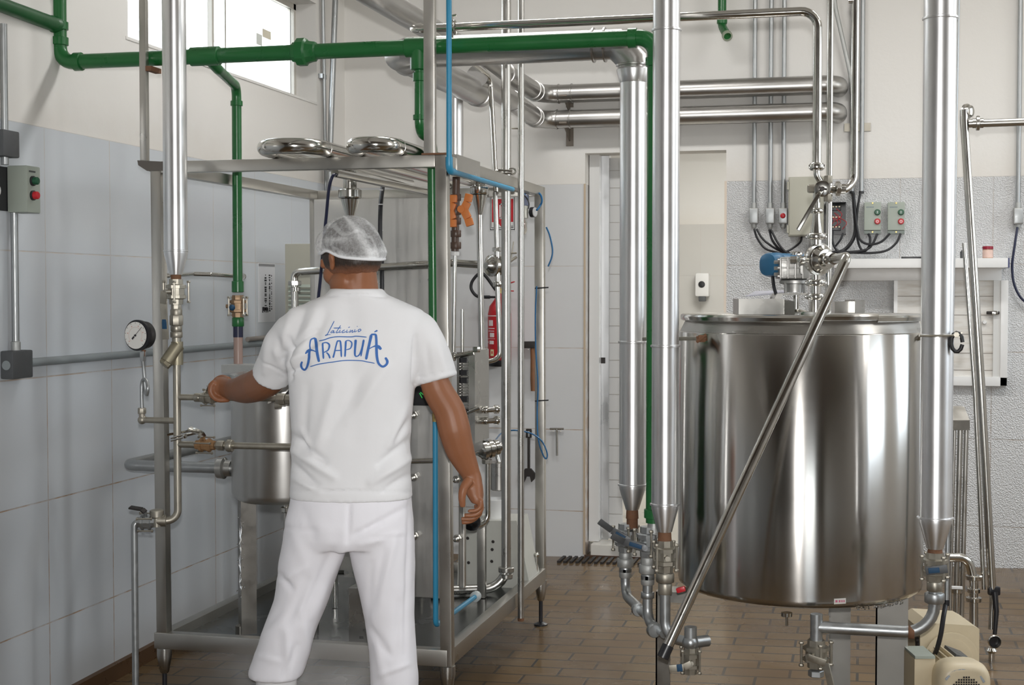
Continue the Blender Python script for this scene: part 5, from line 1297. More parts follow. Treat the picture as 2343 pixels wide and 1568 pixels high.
# sticker
mb = MB(); vs = []
for i in range(7):
    px = 1851+28*i/6; s_ = (px-1829)*s; bb = -math.sqrt((TR+.001)**2-s_*s_); p_ = V((TX, TY, 0))+RT*s_*1.0+FW*bb
    vs.append([mb.bm.verts.new(V((p_.x, p_.y, P(1865, yy, d=DF).z))) for yy in (1386-.5*i*.3, 1373-.5*i*.3)])
for a, b in zip(vs, vs[1:]): mb.bm.faces.new((a[0], b[0], b[1], a[1]))
mb.build('sticker', mat('sticker_white', (.72,.70,.66), .5), t, 0)
mb = MB()
for x0, x1 in ((1854, 1859), (1862, 1866), (1868, 1871), (1873, 1876)):
    vs = []
    for px in (x0, x1):
        s_ = (px-1829)*s; bb = -math.sqrt((TR+.0018)**2-s_*s_); p_ = V((TX, TY, 0))+RT*s_+FW*bb
        vs += [mb.bm.verts.new(V((p_.x, p_.y, P(1865, yy, d=DF).z))) for yy in (1381.5, 1376.5)]
    mb.bm.faces.new((vs[0], vs[2], vs[3], vs[1]))
mb.build('sticker_print', mat('sticker_pink', (.6,.15,.25), .6), t, 0)
# water beads clinging under the rim
mb = MB()
for i in range(46):
    px = 1905+random.uniform(0, 125); s_ = (px-1829)*s; bb = -math.sqrt((TR)**2-s_*s_); p_ = V((TX, TY, 0))+RT*s_+FW*bb
    mb.ball(V((p_.x, p_.y, P(1829, 1401, d=DF).z+.004+random.uniform(-.002, .006))), random.uniform(.002, .0045), 6)
tag(mb.build('water_beads', WATER, None), 'row of water beads hanging under the big tank bottom rim', 'water', None, 'stuff')

# ---- agitator drive
d0 = 4.84
def A(px, py, dd=0.0): return P(px, py, d=d0+dd)
t = thing('agitator_drive', 'geared agitator motor with blue fan cover on the tank lid', 'gear motor', A(1818, 712))
MB().box(A(1812, 614), (.100, .10, .074), (RT, FW, UP), .012).build('gearbox', ALUCAST, t)
mb = MB()
for i in range(4): mb.box(A(1786+ i*17, 614, -.053), (.006, .012, .070), (RT, FW, UP), .002)
for j in range(3): mb.box(A(1812, 594+j*19, -.052), (.098, .010, .006), (RT, FW, UP), .002)
for j in range(3): mb.nut(A(1778, 600+j*14, -.03), RT, .007, .02)
mb.build('casting_rib', ALUCAST, t)
mb = MB().lathe(A(1819, 638), (0,0,-1), [(0,.040),(.006,.052),(.016,.052),(.018,.044)], 28).build('flange', ALUCAST, t)
mb = MB().lathe(A(1819, 646), (0,0,-1), [(0,.034),(.034,.034)], 20)
for px in (1797, 1841): mb.tube([A(px, 644, -.03), A(px, 672, -.03)], .0045, 8)
mb.build('lantern', ALUCAST, t)
MB().box(A(1812, 673), (.092, .09, .006), (RT, FW, UP), .001).prism([A(1778, 672, -.045), A(1792, 672, -.045), A(1784, 684, -.045), A(1772, 684, -.045)], FW*.09).build('mount_plate', SATIN, t, 0)
zs = A(1822, 676).z; q = A(1822, 690)
MB().tube([V((q.x, q.y, zs)), V((q.x, q.y, zl-.004))], .010, 14).lathe(V((q.x, q.y, zl-.002)), (0,0,1), [(0,.04),(.006,.04),(.012,.03),(.016,.012)], 24).build('shaft', STEEL, t)
mb = MB(); ax = (RT*.80+FW*.6).normalized(); c = A(1766, 606, .02)
mb.lathe(c-ax*.028, ax, [(0,.020),(.006,.036),(.02,.041),(.05,.042),(.055,.040)], 26, True, 2.6); mb.build('fan_cover', BLUEM, t)
MB().lathe(c+ax*.028, ax, [(0,.038),(.004,.040),(.12,.040),(.125,.036)], 26).build('motor_body', BLUEM, t)
MB().lathe(A(1822, 584, -.0), (0,0,1), [(0,.022),(.008,.022),(.012,.016)], 16).nut(A(1828, 582, -.03), (0,0,1), .009, .014).build('filler_cap', STEEL, t)
MB().box(A(1835, 612, -.045), (.02, .03, .05), (RT, FW, UP), .01).build('side_lug', ALUCAST, t)
cab('cable', [A(1768, 634, -.0), A(1770, 652, -.02), A(1774, 668, -.02), A(1780, 684, -.02)], .0058, CABLE, 'short black cable dropping from the blue motor to the tank lid', 'cable')

# ---- valve tower on the tank and the product run
d1 = 4.70
def T_(px, py, dd=0.0): return P(px, py, d=d1+dd)
t = thing('valve_tower', 'tower of sanitary unions with a big round valve on the tank lid', 'valve', T_(1866, 720))
X = lambda py: T_(1866.5, py)
bx = T_(1866.5, 700); bz = lambda py: V((bx.x, bx.y, T_(1866, py).z))
MB().tube([bz(724), bz(690)], .0205, 20).build('base_tube', STEEL, t)
def union(py0, py1, r, n=8, name='union_nut'):
    a, b = bz(py1), bz(py0); L = (b-a).length
    mb = MB().lathe(a, (0,0,1), [(0,r*.80),(L*.12,r*.94),(L*.3,r),(L*.7,r),(L*.88,r*.94),(L,r*.80)], n*2); 
    for k in range(n):
        an = 2*PI*k/n; mb.box((a+b)/2+V((math.cos(an), math.sin(an), 0))*r*.98, (r*.18, r*.34, L*.55), (V((math.cos(an), math.sin(an), 0)), V((-math.sin(an), math.cos(an), 0)), UP), .002)
    return mb.build(name, STEEL, t)
union(672, 686, .033); union(640, 655, .033); union(534, 549, .033); union(477, 489, .021, 6); union(374, 391, .024, 6)
MB().tube([bz(690), bz(630)], .017, 18).tube([bz(560), bz(528)], .018, 18).build('link_tube', STEEL, t)
MB().lathe(bz(536), (0,0,1), [(0,.021),((bz(498)-bz(536)).z,.0125),((bz(430)-bz(536)).z,.0115)], 20).build('reducer', STEEL, t)
c = T_(1880, 594); ax = (-FW*.80+RT*.42-UP*.05).normalized()
vb = MB().lathe(c-ax*.055, ax, [(0,.018),(.006,.036),(.022,.047),(.036,.049),(.038,.054),(.047,.054),(.049,.046),(.06,.046),(.066,.040),(.078,.034),(.08,.020),(.088,.015)], 40).build('valve_body', STEEL, t)
MB().lathe(c+ax*.032, ax, [(0,.016),(.004,.026),(.010,.026),(.012,.015)], 24).build('valve_cap', STEEL, vb)
MB().tube([T_(1848, 596, -.04), T_(1828, 594, -.06)], .0075, 12).lathe(T_(1842, 596, -.05), (-RT), [(0,.010),(.006,.014),(.018,.014),(.02,.009)], 12).nut(T_(1816, 594, -.07), (1,0,0), .012, .022).build('clamp_bolt', STEEL, t)
# three-way valve with lever
c3 = T_(1882, 432, -.01); n3 = (CAM+UP*.055-c3).normalized()
MB().lathe(c3-n3*.03, n3, [(0,.012),(.006,.020),(.05,.020),(.054,.0265),(.062,.0265),(.064,.022)], 26).build('three_way_body', STEEL, t)
mb = MB(); mb.beam(c3+n3*.036+RT*-.012+UP*.004, c3+n3*.036+RT*.014+UP*-.003, .007, .006, n3).nut(c3+n3*.040, n3, .008, .010); mb.build('index_plate', IRON, t)
for q in ((c3+RT*-.036, RT), (c3+RT*.018+UP*.030, UP), (c3+RT*.018-UP*.030, UP)): MB().nut(q[0], q[1], .014, .024, 8).build('side_nut', FERRO, t)
lv = MB().beam(T_(1874, 444, -.055), T_(1826, 527, -.055), .014, .010, n3, .003).tube([c3-FW*.02, T_(1874, 444, -.055)], .008, 10).build('lever', STEEL, t)
MB().tube([bz(470), bz(455)], .0115, 14).tube([bz(391), V((bx.x, bx.y, bz(402).z)), c3+UP*.012], .0105, 14, .03).build('link_tube', STEEL, t)
# product pipe: up from the tower, across, back over the rack and down to the flow valve
t = thing('product_pipe', 'long polished pipe rising from the valve tower and crossing the whole top', 'pipe', bz(380))
zp = T_(1866, 29).z
e1 = V((bx.x, bx.y, zp)); e2 = P(938, 62, y=bx.y+.0); e2 = V((P(938, 62, z=zp).x, bx.y, zp)) if False else V((P(938, 62, y=bx.y).x, bx.y, zp))
k_ = P(1120, 172, y=5.5); k2 = V((P(1122, 176, z=zp).x, P(1122, 176, z=zp).y, zp))
dn = P(1135, 440, y=5.80)
MB().tube([bz(380), e1, e2, e2+V((0,.12,.030))], .0145, 18, .055).build('pipe', STEEL, t)
MB().tube([e2+V((0,.10,.024)), e2+V((0,.20,.040)), k2+V((0,-.25,.012)), k2, V((dn.x, dn.y, dn.z))], .0110, 16, .05).build('pipe', STEEL, t)
q = V((P(1036, 48, y=bx.y).x, bx.y, zp))
mb = MB().lathe(q-V((.012,0,0)), (1,0,0), [(0,.019),(.004,.026),(.020,.026),(.024,.019)], 20)
mb.tube([q+V((.0,-.01,.02)), q+V((.0,-.012,.04))], .005, 8).tube([q+V((-.012,-.012,.036)), q+V((.016,-.012,.04))], .004, 8).tube([q+V((0,-.01,-.02)), q+V((0,-.012,-.036))], .006, 8)
mb.build('clamp', STEEL, t)
# inlet pipe behind the tower, bent pipe to the three-way valve
q = P(1896, 600, d=4.92)
t = thing('inlet_pipe', 'straight stainless pipe dropping to the tank lid just behind the valve tower', 'pipe', V((q.x, q.y, zl)))
MB().tube([V((q.x, q.y, zl-.004)), V((q.x, q.y, CZ-.002))], .0105, 16).build('pipe', STEEL, t)
t = thing('bent_pipe', 'stainless pipe bending left into the three-way lever valve', 'pipe', T_(1955, 430, .02))
q = T_(1954, 200, .04); cz3 = c3.z-.002
pe = P(1954, 432, d=d1+.04)
MB().tube([V((pe.x, pe.y, CZ-.002)), V((pe.x, pe.y, cz3)), c3+RT*.018+V((0,0,-.002))], .0125, 16, .055).build('pipe', STEEL, t)
MB().nut(c3+RT*.050, RT, .024, .016, 8).lathe(c3+RT*.058, RT, [(0,.016),(.016,.016)], 14).build('union_nut', STEEL, t)
MB().tube([V((pe.x-.022, pe.y, P(1944, 3, d=d1+.04).z)), V((pe.x+.004, pe.y, P(1944, 3, d=d1+.04).z))], .011, 12).build('side_stub', STEEL, t)
# dip tube leaning from the big valve to the floor side
t = thing('drain_tube', 'long slanting tube from the big round valve down across the tank front', 'tube', P(1517, 1505, d=4.12))
v0 = c+ax*.03+UP*-.0
pA = P(1938, 588, d=4.37); pB = P(1517, 1503, d=4.12); dv = (pB-pA).normalized()
MB().tube([v0, pA, pB], .0155, 18, .030).build('tube', STEEL, t)
MB().tube([pB-dv*.035, pB+dv*.004], .0170, 16).build('black_end', BLKPL, t)
MB().nut(v0.lerp(pA, .35), (pA-v0), .019, .010, 16).build('ferrule', STEEL, t)

# ------------------------------------------------------------------ right edge: leaning tubes, pump
dg = 5.55
def G(px, py, dd=0.0): return P(px, py, d=dg+dd)
ftop = G(2206, 256)
t = thing('cross_pipe', 'horizontal pipe with union and flange leaving the right picture edge', 'pipe', G(2290, 290))
zc_ = G(2290, 281).z
yh = G(2215, 285).y
MB().tube([V((G(2216, 285).x, yh, zc_-.004)), V((XR-.002, yh, zc_+.02))], .0155, 16).build('pipe', SATIN, t)
q = V((G(2237, 283).x, yh, zc_-.003))
MB().nut(q, (1,0,0), .029, .014, 10).lathe(q-V((.02,0,0)), (1,0,0), [(0,.019),(.04,.019)], 16).build('union_nut', SATIN, t)
ax = (-FW*.7+RT*.5).normalized()
MB().lathe(G(2207, 256, .02), ax, [(0,.016),(.006,.030),(.014,.030),(.016,.024),(.03,.022),(.034,.012)], 26).build('flange', STEEL, t)
t = thing('leaning_tube', 'bright steel tube leaning from the flange down to the black-handled end', 'tube', G(2268, 1345), 'leaning tubes at the right')
MB().tube([G(2206, 252), G(2206, 275), G(2246, 900), G(2270, 1348)], .0158, 16).build('tube', STEEL, t)
t = thing('leaning_tube', 'thinner dark tube leaning just behind the bright one at the right', 'tube', G(2249, 1345), 'leaning tubes at the right')
MB().tube([G(2206, 556, .05), G(2231, 900, .05), G(2251, 1349, .03)], .0085, 12).build('tube', STEEL, t)
t = thing('hose_lance', 'steel pipe end with a long black lever and an open round mouth at the right', 'valve', G(2270, 1490))
MB().tube([G(2272, 1350), G(2269, 1400), G(2268, 1440)], [.013,.010,.012], 14).build('neck', STEEL, t)
MB().box(G(2274, 1352), (.045, .03, .035), (RT, FW, UP), .008).tube([G(2276, 1355, -.02), G(2280, 1400, -.03), G(2276, 1452, -.03)], [.012, .010, .008], 10).build('black_lever', BLKPL, t)
q = G(2270, 1465, -.03)
MB().lathe(q, -FW, [(0,.014),(.02,.024),(.03,.026),(.034,.023),(.01,.020)], 26).build('mouth', STEEL, t)
MB().lathe(q-FW*.012, -FW, [(0,.020),(.002,.020)], 20).build('dark_bore', BLKPL, t)
MB().lathe(G(2269, 1482), (0,0,-1), [(0,.012),(.012,.021),(.022,.012)], 16).tube([G(2269, 1480), V((G(2269, 1480).x, G(2269, 1480).y, floor_z(G(2269, 1480).x, G(2269, 1480).y)))], .012, 12).build('foot_stem', STEEL, t)
# slim conduit beside the right column with a cable to the motor
dk = 4.56
t = thing('conduit', 'slim tube strapped along the right insulated column, black cable leaving its lower end', 'conduit', P(2165, 1382, d=dk))
q = P(2176, 700, d=dk); q0 = P(2166, 1380, d=dk)
MB().tube([q0, P(2188, 160, d=dk), V((q.x+.02, q.y, CZ-.002))], .0075, 12).build('pipe', GALV, t)
MB().lathe(q0, (0,0,-1), [(-.01,.009),(.008,.009)], 10).build('end_bush', BLKPL, t)
cab('cable', [P(2164, 1384, d=dk), P(2159, 1410, d=dk-.02), P(2153, 1450, d=dk-.03), P(2145, 1482, d=dk-.02), P(2138, 1500, d=dk+.02), P(2138, 1515, d=dk+.08)], .0075, CABLE, 'thick black cable feeding the cream pump motor', 'cable')
# vertical level tubes with cap box
dh = 5.75
def Hh_(px, py, dd=0.0): return P(px, py, d=dh+dd)
t = thing('tube_stand', 'stand of three slim vertical tubes under a boxy steel cap, behind the cream pump', 'tube stand', Hh_(2198, 1440))
zf = floor_z(Hh_(2198, 1300).x, Hh_(2198, 1300).y)
mb = MB().prism([Hh_(2176, 985), Hh_(2219, 985), Hh_(2219, 962), Hh_(2176, 962)], FW*.05+UP*0).prism([Hh_(2178, 962), Hh_(2219, 962), Hh_(2206, 931, .05), Hh_(2180, 931, .05)], FW*.05).build('cap', STEEL, t, 0)
for px, r in ((2184, .0065), (2197, .011), (2211, .0095)):
    q = Hh_(px, 1000, .02); MB().tube([V((q.x, q.y, Hh_(px, 985).z)), V((q.x-.012, q.y, zf))], r, 12).build('tube', SATIN, t)
t = thing('pump_outlet', 'polished elbow with clamps standing behind the cream pump motor', 'pipe', Hh_(2230, 1420, -.2))
dd = -.2
MB().tube([Hh_(2170, 1276, dd), Hh_(2215, 1276, dd), Hh_(2228, 1330, dd), Hh_(2228, 1440, dd)], .0170, 16, .06).build('elbow', STEEL, t)
mb = MB()
for px, py, r in ((2228, 1322, .031), (2228, 1352, .024), (2228, 1372, .030), (2189, 1352, .022)): mb.nut(Hh_(px, py, dd), (0,0,1), r, .018, 12)
mb.tube([Hh_(2240, 1322, dd-.02), Hh_(2246, 1322, dd-.02)], .009, 10); mb.tube([Hh_(2189, 1345, dd), Hh_(2189, 1420, dd)], .006, 10)
mb.build('clamp', STEEL, t)
MB().span(Hh_(2178, 1348, dd-.03), Hh_(2202, 1342, dd-.02)).build('tag', WHITE, t, 0)
# cream pump: rear housing, finned motor, terminal box, fan cover
dm = 4.42
def M_(px, py, dd=0.0): return P(px, py, d=dm+dd)
t = thing('pump_motor', 'cream electric pump motor low in the right corner', 'motor', V((M_(2180, 1500, .1).x, M_(2180, 1500, .1).y, floor_z(.5, 4.3))))
zfm = floor_z(.6, 4.3)
pts = [M_(2105, 1560, .28), M_(2105, 1440, .28), M_(2128, 1426, .28), M_(2226, 1432, .28), M_(2241, 1440, .28), M_(2240, 1560, .28)]
MB().prism(pts, FW*.22).build('rear_housing', CREAM, t, 20)
q = M_(2176, 1510, .275); k = MB().lathe(q, -FW, [(0,.090),(.006,.090),(.007,.084)], 40).lathe(q-FW*.004, -FW, [(0,.070),(.006,.070),(.007,.064)], 40).build('cover_ring', CREAM, t)
mc = M_(2202, 1572, .0); mr = .078
MB().lathe(mc+FW*.22, -FW, [(0,mr*.8),(.01,mr*.86),(.17,mr*.86)], 36).build('motor_body', CREAM, t)
mb = MB()
for k_ in range(26):
    an = 2*PI*k_/26; dr = RT*math.cos(an)+UP*math.sin(an); tn = RT*-math.sin(an)+UP*math.cos(an)
    if .9 < an < 1.55: continue
    mb.box(mc+FW*.13+dr*mr*.92, (.016, .004, .15), (dr, tn, FW))
mb.build('cooling_fin', CREAM, t, 0)
an = 1.22; dr = RT*math.cos(an)+UP*math.sin(an); tn = RT*-math.sin(an)+UP*math.cos(an)
MB().box(mc+FW*.13+dr*mr*.93, (.012, .052, .12), (dr, tn, FW)).build('rating_plate', DKGREY, t, 0)
MB().lathe(mc+FW*.055, -FW, [(0,mr*1.02),(.05,mr*1.06),(.075,mr*1.02),(.088,mr*.9),(.092,mr*.78),(.092,mr*.72)], 48, True, 3.2).build('fan_cover', CREAM, t)
mb = MB(); fc = mc-FW*.0385
for i in range(-6, 7):
    for j in range(-6, 7):
        if i*i+j*j <= 38: mb.box(fc+RT*i*.0076+UP*(j*.0076-.006), (.0048, .0048, .002), (RT, UP, FW))
mb.build('grille_hole', BLKPL, t, 0)
mb = MB()
for (x0, y0), (x1, y1) in zip(((2164, 1556), (2182, 1538), (2200, 1534), (2230, 1537), (2242, 1546)), ((2182, 1538), (2200, 1534), (2230, 1537), (2242, 1546), (2252, 1562))):
    mb.beam(P(x0, y0, d=dm-.0375), P(x1, y1, d=dm-.0375), .008, .002, FW)
mb.build('wiped_grease', mat('grey_smear', (.34,.37,.40), .7), t, 0)
q0, q1 = M_(2092, 1600, .05), M_(2140, 1508, .05)
MB().prism([V((q0.x, q0.y, zfm+.05)), V((q1.x, q1.y, zfm+.05)), V((q1.x, q1.y, q1.z)), V((q0.x, q0.y, q1.z))], FW*.12).build('terminal_box', CREAM, t, 0)
MB().prism([M_(2094, 1508, .045), M_(2140, 1508, .045), M_(2140, 1502, .045), M_(2094, 1502, .045)], FW*.13).build('terminal_lid', GREYG, t, 0)
q = mc+FW*.13; 
for sx in (-1, 1): MB().box(V((q.x, q.y, 0))+RT*sx*.06+UP*((zfm+mc.z-.05)/2), (.03, .16, mc.z-.05-zfm), (RT, FW, UP)).build('foot', CREAM, t, 0)
q = M_(2180, 1560, .38); MB().box(V((q.x, q.y, (zfm+q.z)/2)), (.12, .1, q.z-zfm), (RT, FW, UP)).build('foot', CREAM, t, 0)
MB().nut(M_(2102, 1466, .3), RT, .012, .02).tube([M_(2097, 1475, .3), M_(2106, 1475, .3)], .016, 12).build('side_port', IRON, t)
# ------------------------------------------------------------------ the worker, seen from behind
BD = 4.25
def mpp(d): return d/FPX
def fuse(mb, voxel, smooth=6, fac=.5):
    bm = mb.bm; bmesh.ops.recalc_face_normals(bm, faces=bm.faces)
    me = bpy.data.meshes.new('tmp'); bm.to_mesh(me); bm.free()
    o = bpy.data.objects.new('tmp', me); COL.objects.link(o)
    m = o.modifiers.new('r', 'REMESH'); m.mode = 'VOXEL'; m.voxel_size = voxel
    if smooth:
        s = o.modifiers.new('s', 'SMOOTH'); s.iterations = smooth; s.factor = fac
    dg = bpy.context.evaluated_depsgraph_get(); dg.update()
    out = bpy.data.meshes.new_from_object(o.evaluated_get(dg))
    bpy.data.objects.remove(o); bpy.data.meshes.remove(me)
    return out
def shift(me, parent):
    me.transform(Matrix.Translation(-parent.location)); return me
def loft(mb, rows, seg=32, e=2.3, u=None, v=None):
    rings = [mb.ring(P(px, py, d=d), u or RT, v or FW, a, b, seg, e) for (px, py, d, a, b) in rows]
    mb.skin(rings); return mb
def chain(mb, pts, rs, seg=14):
    mb.tube(spline([P(*p[:2], d=p[2]) for p in pts], 4), [r for r in resample(rs, 4)], seg); return mb
def resample(rs, n):
    out = []
    for a, b in zip(rs, rs[1:]): out += [a+(b-a)*k/n for k in range(n)]
    return out+[rs[-1]]
def folds(me, fl, seed=0, amp=.0012, gain=1.9):
    """cloth creases: ridges and valleys running along the given lines of the garment's back"""
    me.update(); nrm = [v.normal.copy() for v in me.vertices]
    for v, n in zip(me.vertices, nrm):
        w = v.co; d = (w-CAM).normalized(); facing = -n.dot(d)
        s = amp*noise.noise(w*9+V((seed, 0, 0)))+amp*.6*noise.noise(w*21)
        if facing > -.1:
            px, py, _ = proj(w)
            for (x0, y0, x1, y1, wd, am) in fl:
                dx, dy = x1-x0, y1-y0; L2 = dx*dx+dy*dy
                t = ((px-x0)*dx+(py-y0)*dy)/L2
                if t < -.3 or t > 1.3: continue
                tc_ = min(1, max(0, t)); ex, ey = px-(x0+dx*tc_), py-(y0+dy*tc_)
                q = (ex*ex+ey*ey)/(wd*wd)
                if q < 6: s += gain*am*math.exp(-q)*(.35+.65*math.sin(PI*min(1, max(0, .08+.84*tc_))))*min(1, max(0, facing+.25)/.5)
        v.co = w+n*s
    me.update()

pl = P(800, 1700, d=BD); man = thing('person', 'man seen from behind in white T-shirt, trousers and hair net, reaching for a valve', 'person', V((pl.x, pl.y, floor_z(pl.x, pl.y))))
zfl = man.location.z
# --- skin material
t_ = NT('skin'); n1 = t_.noise(t_.coord(), 7, 4); n2 = t_.noise(t_.coord(), 130, 3)
t_.l(t_.mix(n1, (.245,.094,.042), (.305,.130,.065)), t_.b.inputs['Base Color']); t_.b.inputs['Roughness'].default_value = .46
t_.b.inputs['Subsurface Weight'].default_value = .12; t_.b.inputs['Subsurface Radius'].default_value = (.01,.004,.002); t_.b.inputs['Specular IOR Level'].default_value = .4
t_.bump(n2, .12, .001); SKIN = t_.m
# --- body: head, neck, trunk, arms, hands, legs in one surface
b = MB()
th = math.radians(44); hf0 = FW*math.cos(th)-RT*math.sin(th); hl = -RT*math.cos(th)-FW*math.sin(th)
tp = math.radians(13); hf = hf0*math.cos(tp)-UP*math.sin(tp); hu = UP*math.cos(tp)+hf0*math.sin(tp)
hc = P(803, 592, d=BD); HA = (hf, hl, hu)
def HP(f, l, u): return hc+hf*f+hl*l+hu*u
def hb(f, l, u, rf, rl, ru): b.ball(HP(f, l, u), (rf, rl, ru), 20, HA)
hb(-.004, 0, .018, .093, .074, .090); hb(.030, 0, -.045, .060, .057, .072); hb(.066, 0, -.098, .026, .026, .022)
for s_ in (-1, 1):
    hb(.048, s_*.038, -.036, .034, .026, .032); hb(.010, s_*.050, -.070, .040, .016, .030)
    hb(-.006, s_*.076, -.004, .011, .0075, .029); hb(-.015, s_*.0795, .004, .007, .008, .022); hb(.000, s_*.074, -.026, .008, .007, .011)
    hb(.082, s_*.031, .000, .016, .020, .012)
hb(.083, 0, .012, .018, .050, .016); hb(.100, 0, -.012, .012, .010, .028); hb(.108, 0, -.032, .016, .015, .012); hb(.091, 0, -.066, .012, .022, .010); hb(.088, 0, -.078, .012, .019, .008)
b.tube([P(805, 612, d=BD+.01), P(811, 645, d=BD), P(815, 690, d=BD+.01), P(815, 740, d=BD+.02)], [.055, .0665, .070, .08], 24)
b.tube([HP(-.040, 0, -.02), P(820, 660, d=BD-.004)], [.045, .060], 20)
loft(b, [(815, 700, BD, .09, .05), (815, 735, BD, .14, .065), (814, 770, BD, .16, .085), (810, 830, BD, .165, .10), (805, 930, BD, .155, .10), (803, 1040, BD, .155, .095), (803, 1140, BD, .16, .10), (800, 1200, BD, .175, .115), (798, 1235, BD, .15, .10)], 28)
chain(b, [(950, 770, BD), (980, 820, BD), (999, 888, BD+.01), (1028, 940, BD+.02), (1040, 985, BD+.02), (1054, 1034, BD+.03), (1077, 1084, BD+.04), (1082, 1105, BD+.04)], [.034, .036, .045, .047, .0485, .0425, .0285, .0290], 18)
chain(b, [(680, 770, BD), (646, 815, BD+.06), (622, 862, BD+.16), (594, 880, BD+.26), (562, 890, BD+.38), (536, 892, BD+.48), (520, 888, BD+.52)], [.032, .036, .048, .0525, .0475, .036, .033], 18)
# right hand: relaxed, fingers curled toward the thigh
rows = [(1080, 1092, BD+.04, .0270, .027), (1083, 1112, BD+.04, .029, .035), (1087, 1132, BD+.04, .026, .041), (1092, 1150, BD+.04, .017, .041)]
loft(b, rows, 18, 2.4)
for i, (k_, m_, n_, e_) in enumerate((((1100,1142), (1099,1160), (1087,1169), (1070,1170)), ((1099,1147), (1099,1169), (1084,1179), (1062,1180)), ((1096,1151), (1097,1175), (1080,1187), (1055,1188)), ((1091,1154), (1093,1178), (1077,1192), (1056,1196)))):
    dd = BD+.04-.036+.0232*i
    chain(b, [(*k_, dd), (*m_, dd), (*n_, dd-.002), (*e_, dd-.004)], [.0100, .0094, .0087, .0068] if i else [.0088, .0080, .0073, .0058], 12)
chain(b, [(1074, 1098, BD+.005), (1061, 1118, BD-.012), (1057, 1140, BD-.016), (1059, 1161, BD-.014)], [.016, .0135, .0115, .0085], 12)
# left hand: closed around the valve lever
HD = BD+.545
b.ball(P(508, 886, d=HD-.005), (.035, .042, .034), 16, (RT, FW, UP))
b.tube([P(528, 890, d=HD-.05), P(508, 882, d=HD-.005), P(492, 878, d=HD)], [.028, .030, .022], 16)
for i in range(4):
    dd = HD-.036+.0232*i; ln = (.92, 1.0, 1.03, .95)[i]
    chain(b, [(492, 874, dd), (483, 884, dd), (484, 902, dd), (499+2*i, 915-2*i, dd), (499+28*ln, 916-2*i, dd)], [.0105, .0108, .0102, .0096, .0075], 12)
chain(b, [(524, 872, HD+.02), (508, 866, HD+.045), (494, 872, HD+.052), (488, 886, HD+.05)], [.014, .013, .011, .008], 12)
# legs and feet inside trousers and boots
for sx, pts in ((0, [(735, 1210), (706, 1330), (668, 1450), (640, 1560), (636, 1640), (634, 1722)]), (1, [(868, 1210), (880, 1330), (893, 1450), (900, 1560), (902, 1640), (902, 1722)])):
    chain(b, [(*p, BD) for p in pts], [.078, .072, .052, .045, .038, .036], 18)
me = fuse(b, .0036, 5, .45); shift(me, man)
body = link('body', me, SKIN, man, 0); me.polygons.foreach_set('use_smooth', [True]*len(me.polygons))

# --- hair
b = MB(); hb(-.006, 0, .024, .0985, .083, .1000); hb(-.046, 0, -.020, .0545, .0655, .046); hb(.012, .066, -.004, .012, .010, .026); hb(.012, -.066, -.004, .012, .010, .026)
me = fuse(b, .0045, 4)
for v in me.vertices: v.co += (v.co-hc).normalized()*(.0012*noise.noise(v.co*160)+.0015*noise.noise(v.co*60))
t_ = NT('short_dark_hair'); g = t_.new('ShaderNodeNewGeometry'); sp = t_.new('ShaderNodeSeparateXYZ'); t_.l(g.outputs['Position'], sp.inputs[0])
st = t_.noise(t_.coord((260, 260, 60)), 1, 3)
fade = t_.maprange(t_.math('ADD', sp.outputs[2], t_.math('MULTIPLY', st, .022)), P(0, 622, d=BD).z+.011, P(0, 606, d=BD).z+.011, 0, 1)
t_.l(t_.mix(fade, (.20,.085,.045), t_.mix(st, (.012,.009,.007), (.05,.032,.022))), t_.b.inputs['Base Color']); t_.b.inputs['Roughness'].default_value = .5
t_.bump(st, .5, .003)
shift(me, man); o = link('hair', me, t_.m, man, 0); me.polygons.foreach_set('use_smooth', [True]*len(me.polygons))
# --- hair net
t_ = NT('hair_net'); t_.b.inputs['Base Color'].default_value = (.86,.87,.88,1); t_.b.inputs['Roughness'].default_value = .8
tr = t_.new('ShaderNodeBsdfTransparent'); mx = t_.new('ShaderNodeMixShader')
c_ = t_.coord((1, 1, 1)); f1 = t_.noise(t_.coord((120, 120, 120)), 1.2, 4, .7); f2 = t_.noise(t_.coord((7, 7, 7)), 1, 2)
wv = t_.new('ShaderNodeTexWave', wave_type='BANDS', bands_direction='DIAGONAL'); wv.inputs['Scale'].default_value = 5.5; wv.inputs['Distortion'].default_value = 9; wv.inputs['Detail'].default_value = 3; wv.inputs['Detail Scale'].default_value = 1.6
t_.l(c_, wv.inputs['Vector'])
fw_ = t_.maprange(wv.outputs['Fac'], .70, 1.0, 0.0, .16)
al = t_.math('ADD', t_.math('ADD', t_.maprange(f1, .30, .72, .13, .40), fw_), t_.maprange(f2, .4, .65, -.03, .06))
at = t_.new('ShaderNodeAttribute'); at.attribute_name = 'dense'; al2 = t_.math('MINIMUM', t_.math('ADD', al, at.outputs['Fac']), .93)
t_.l(al2, mx.inputs[0]); t_.l(tr.outputs[0], mx.inputs[1]); t_.l(t_.b.outputs[0], mx.inputs[2]); t_.l(mx.outputs[0], t_.out.inputs[0])
t_.bump(t_.noise(t_.coord((30, 30, 30)), 1, 3), .4, .004)
mb = MB(); NTH, NS = 96, 30; rows = []; dens = []
def rim(f, l): return .006+.36*f+.014*math.exp(-((f+.0)/.03)**2)
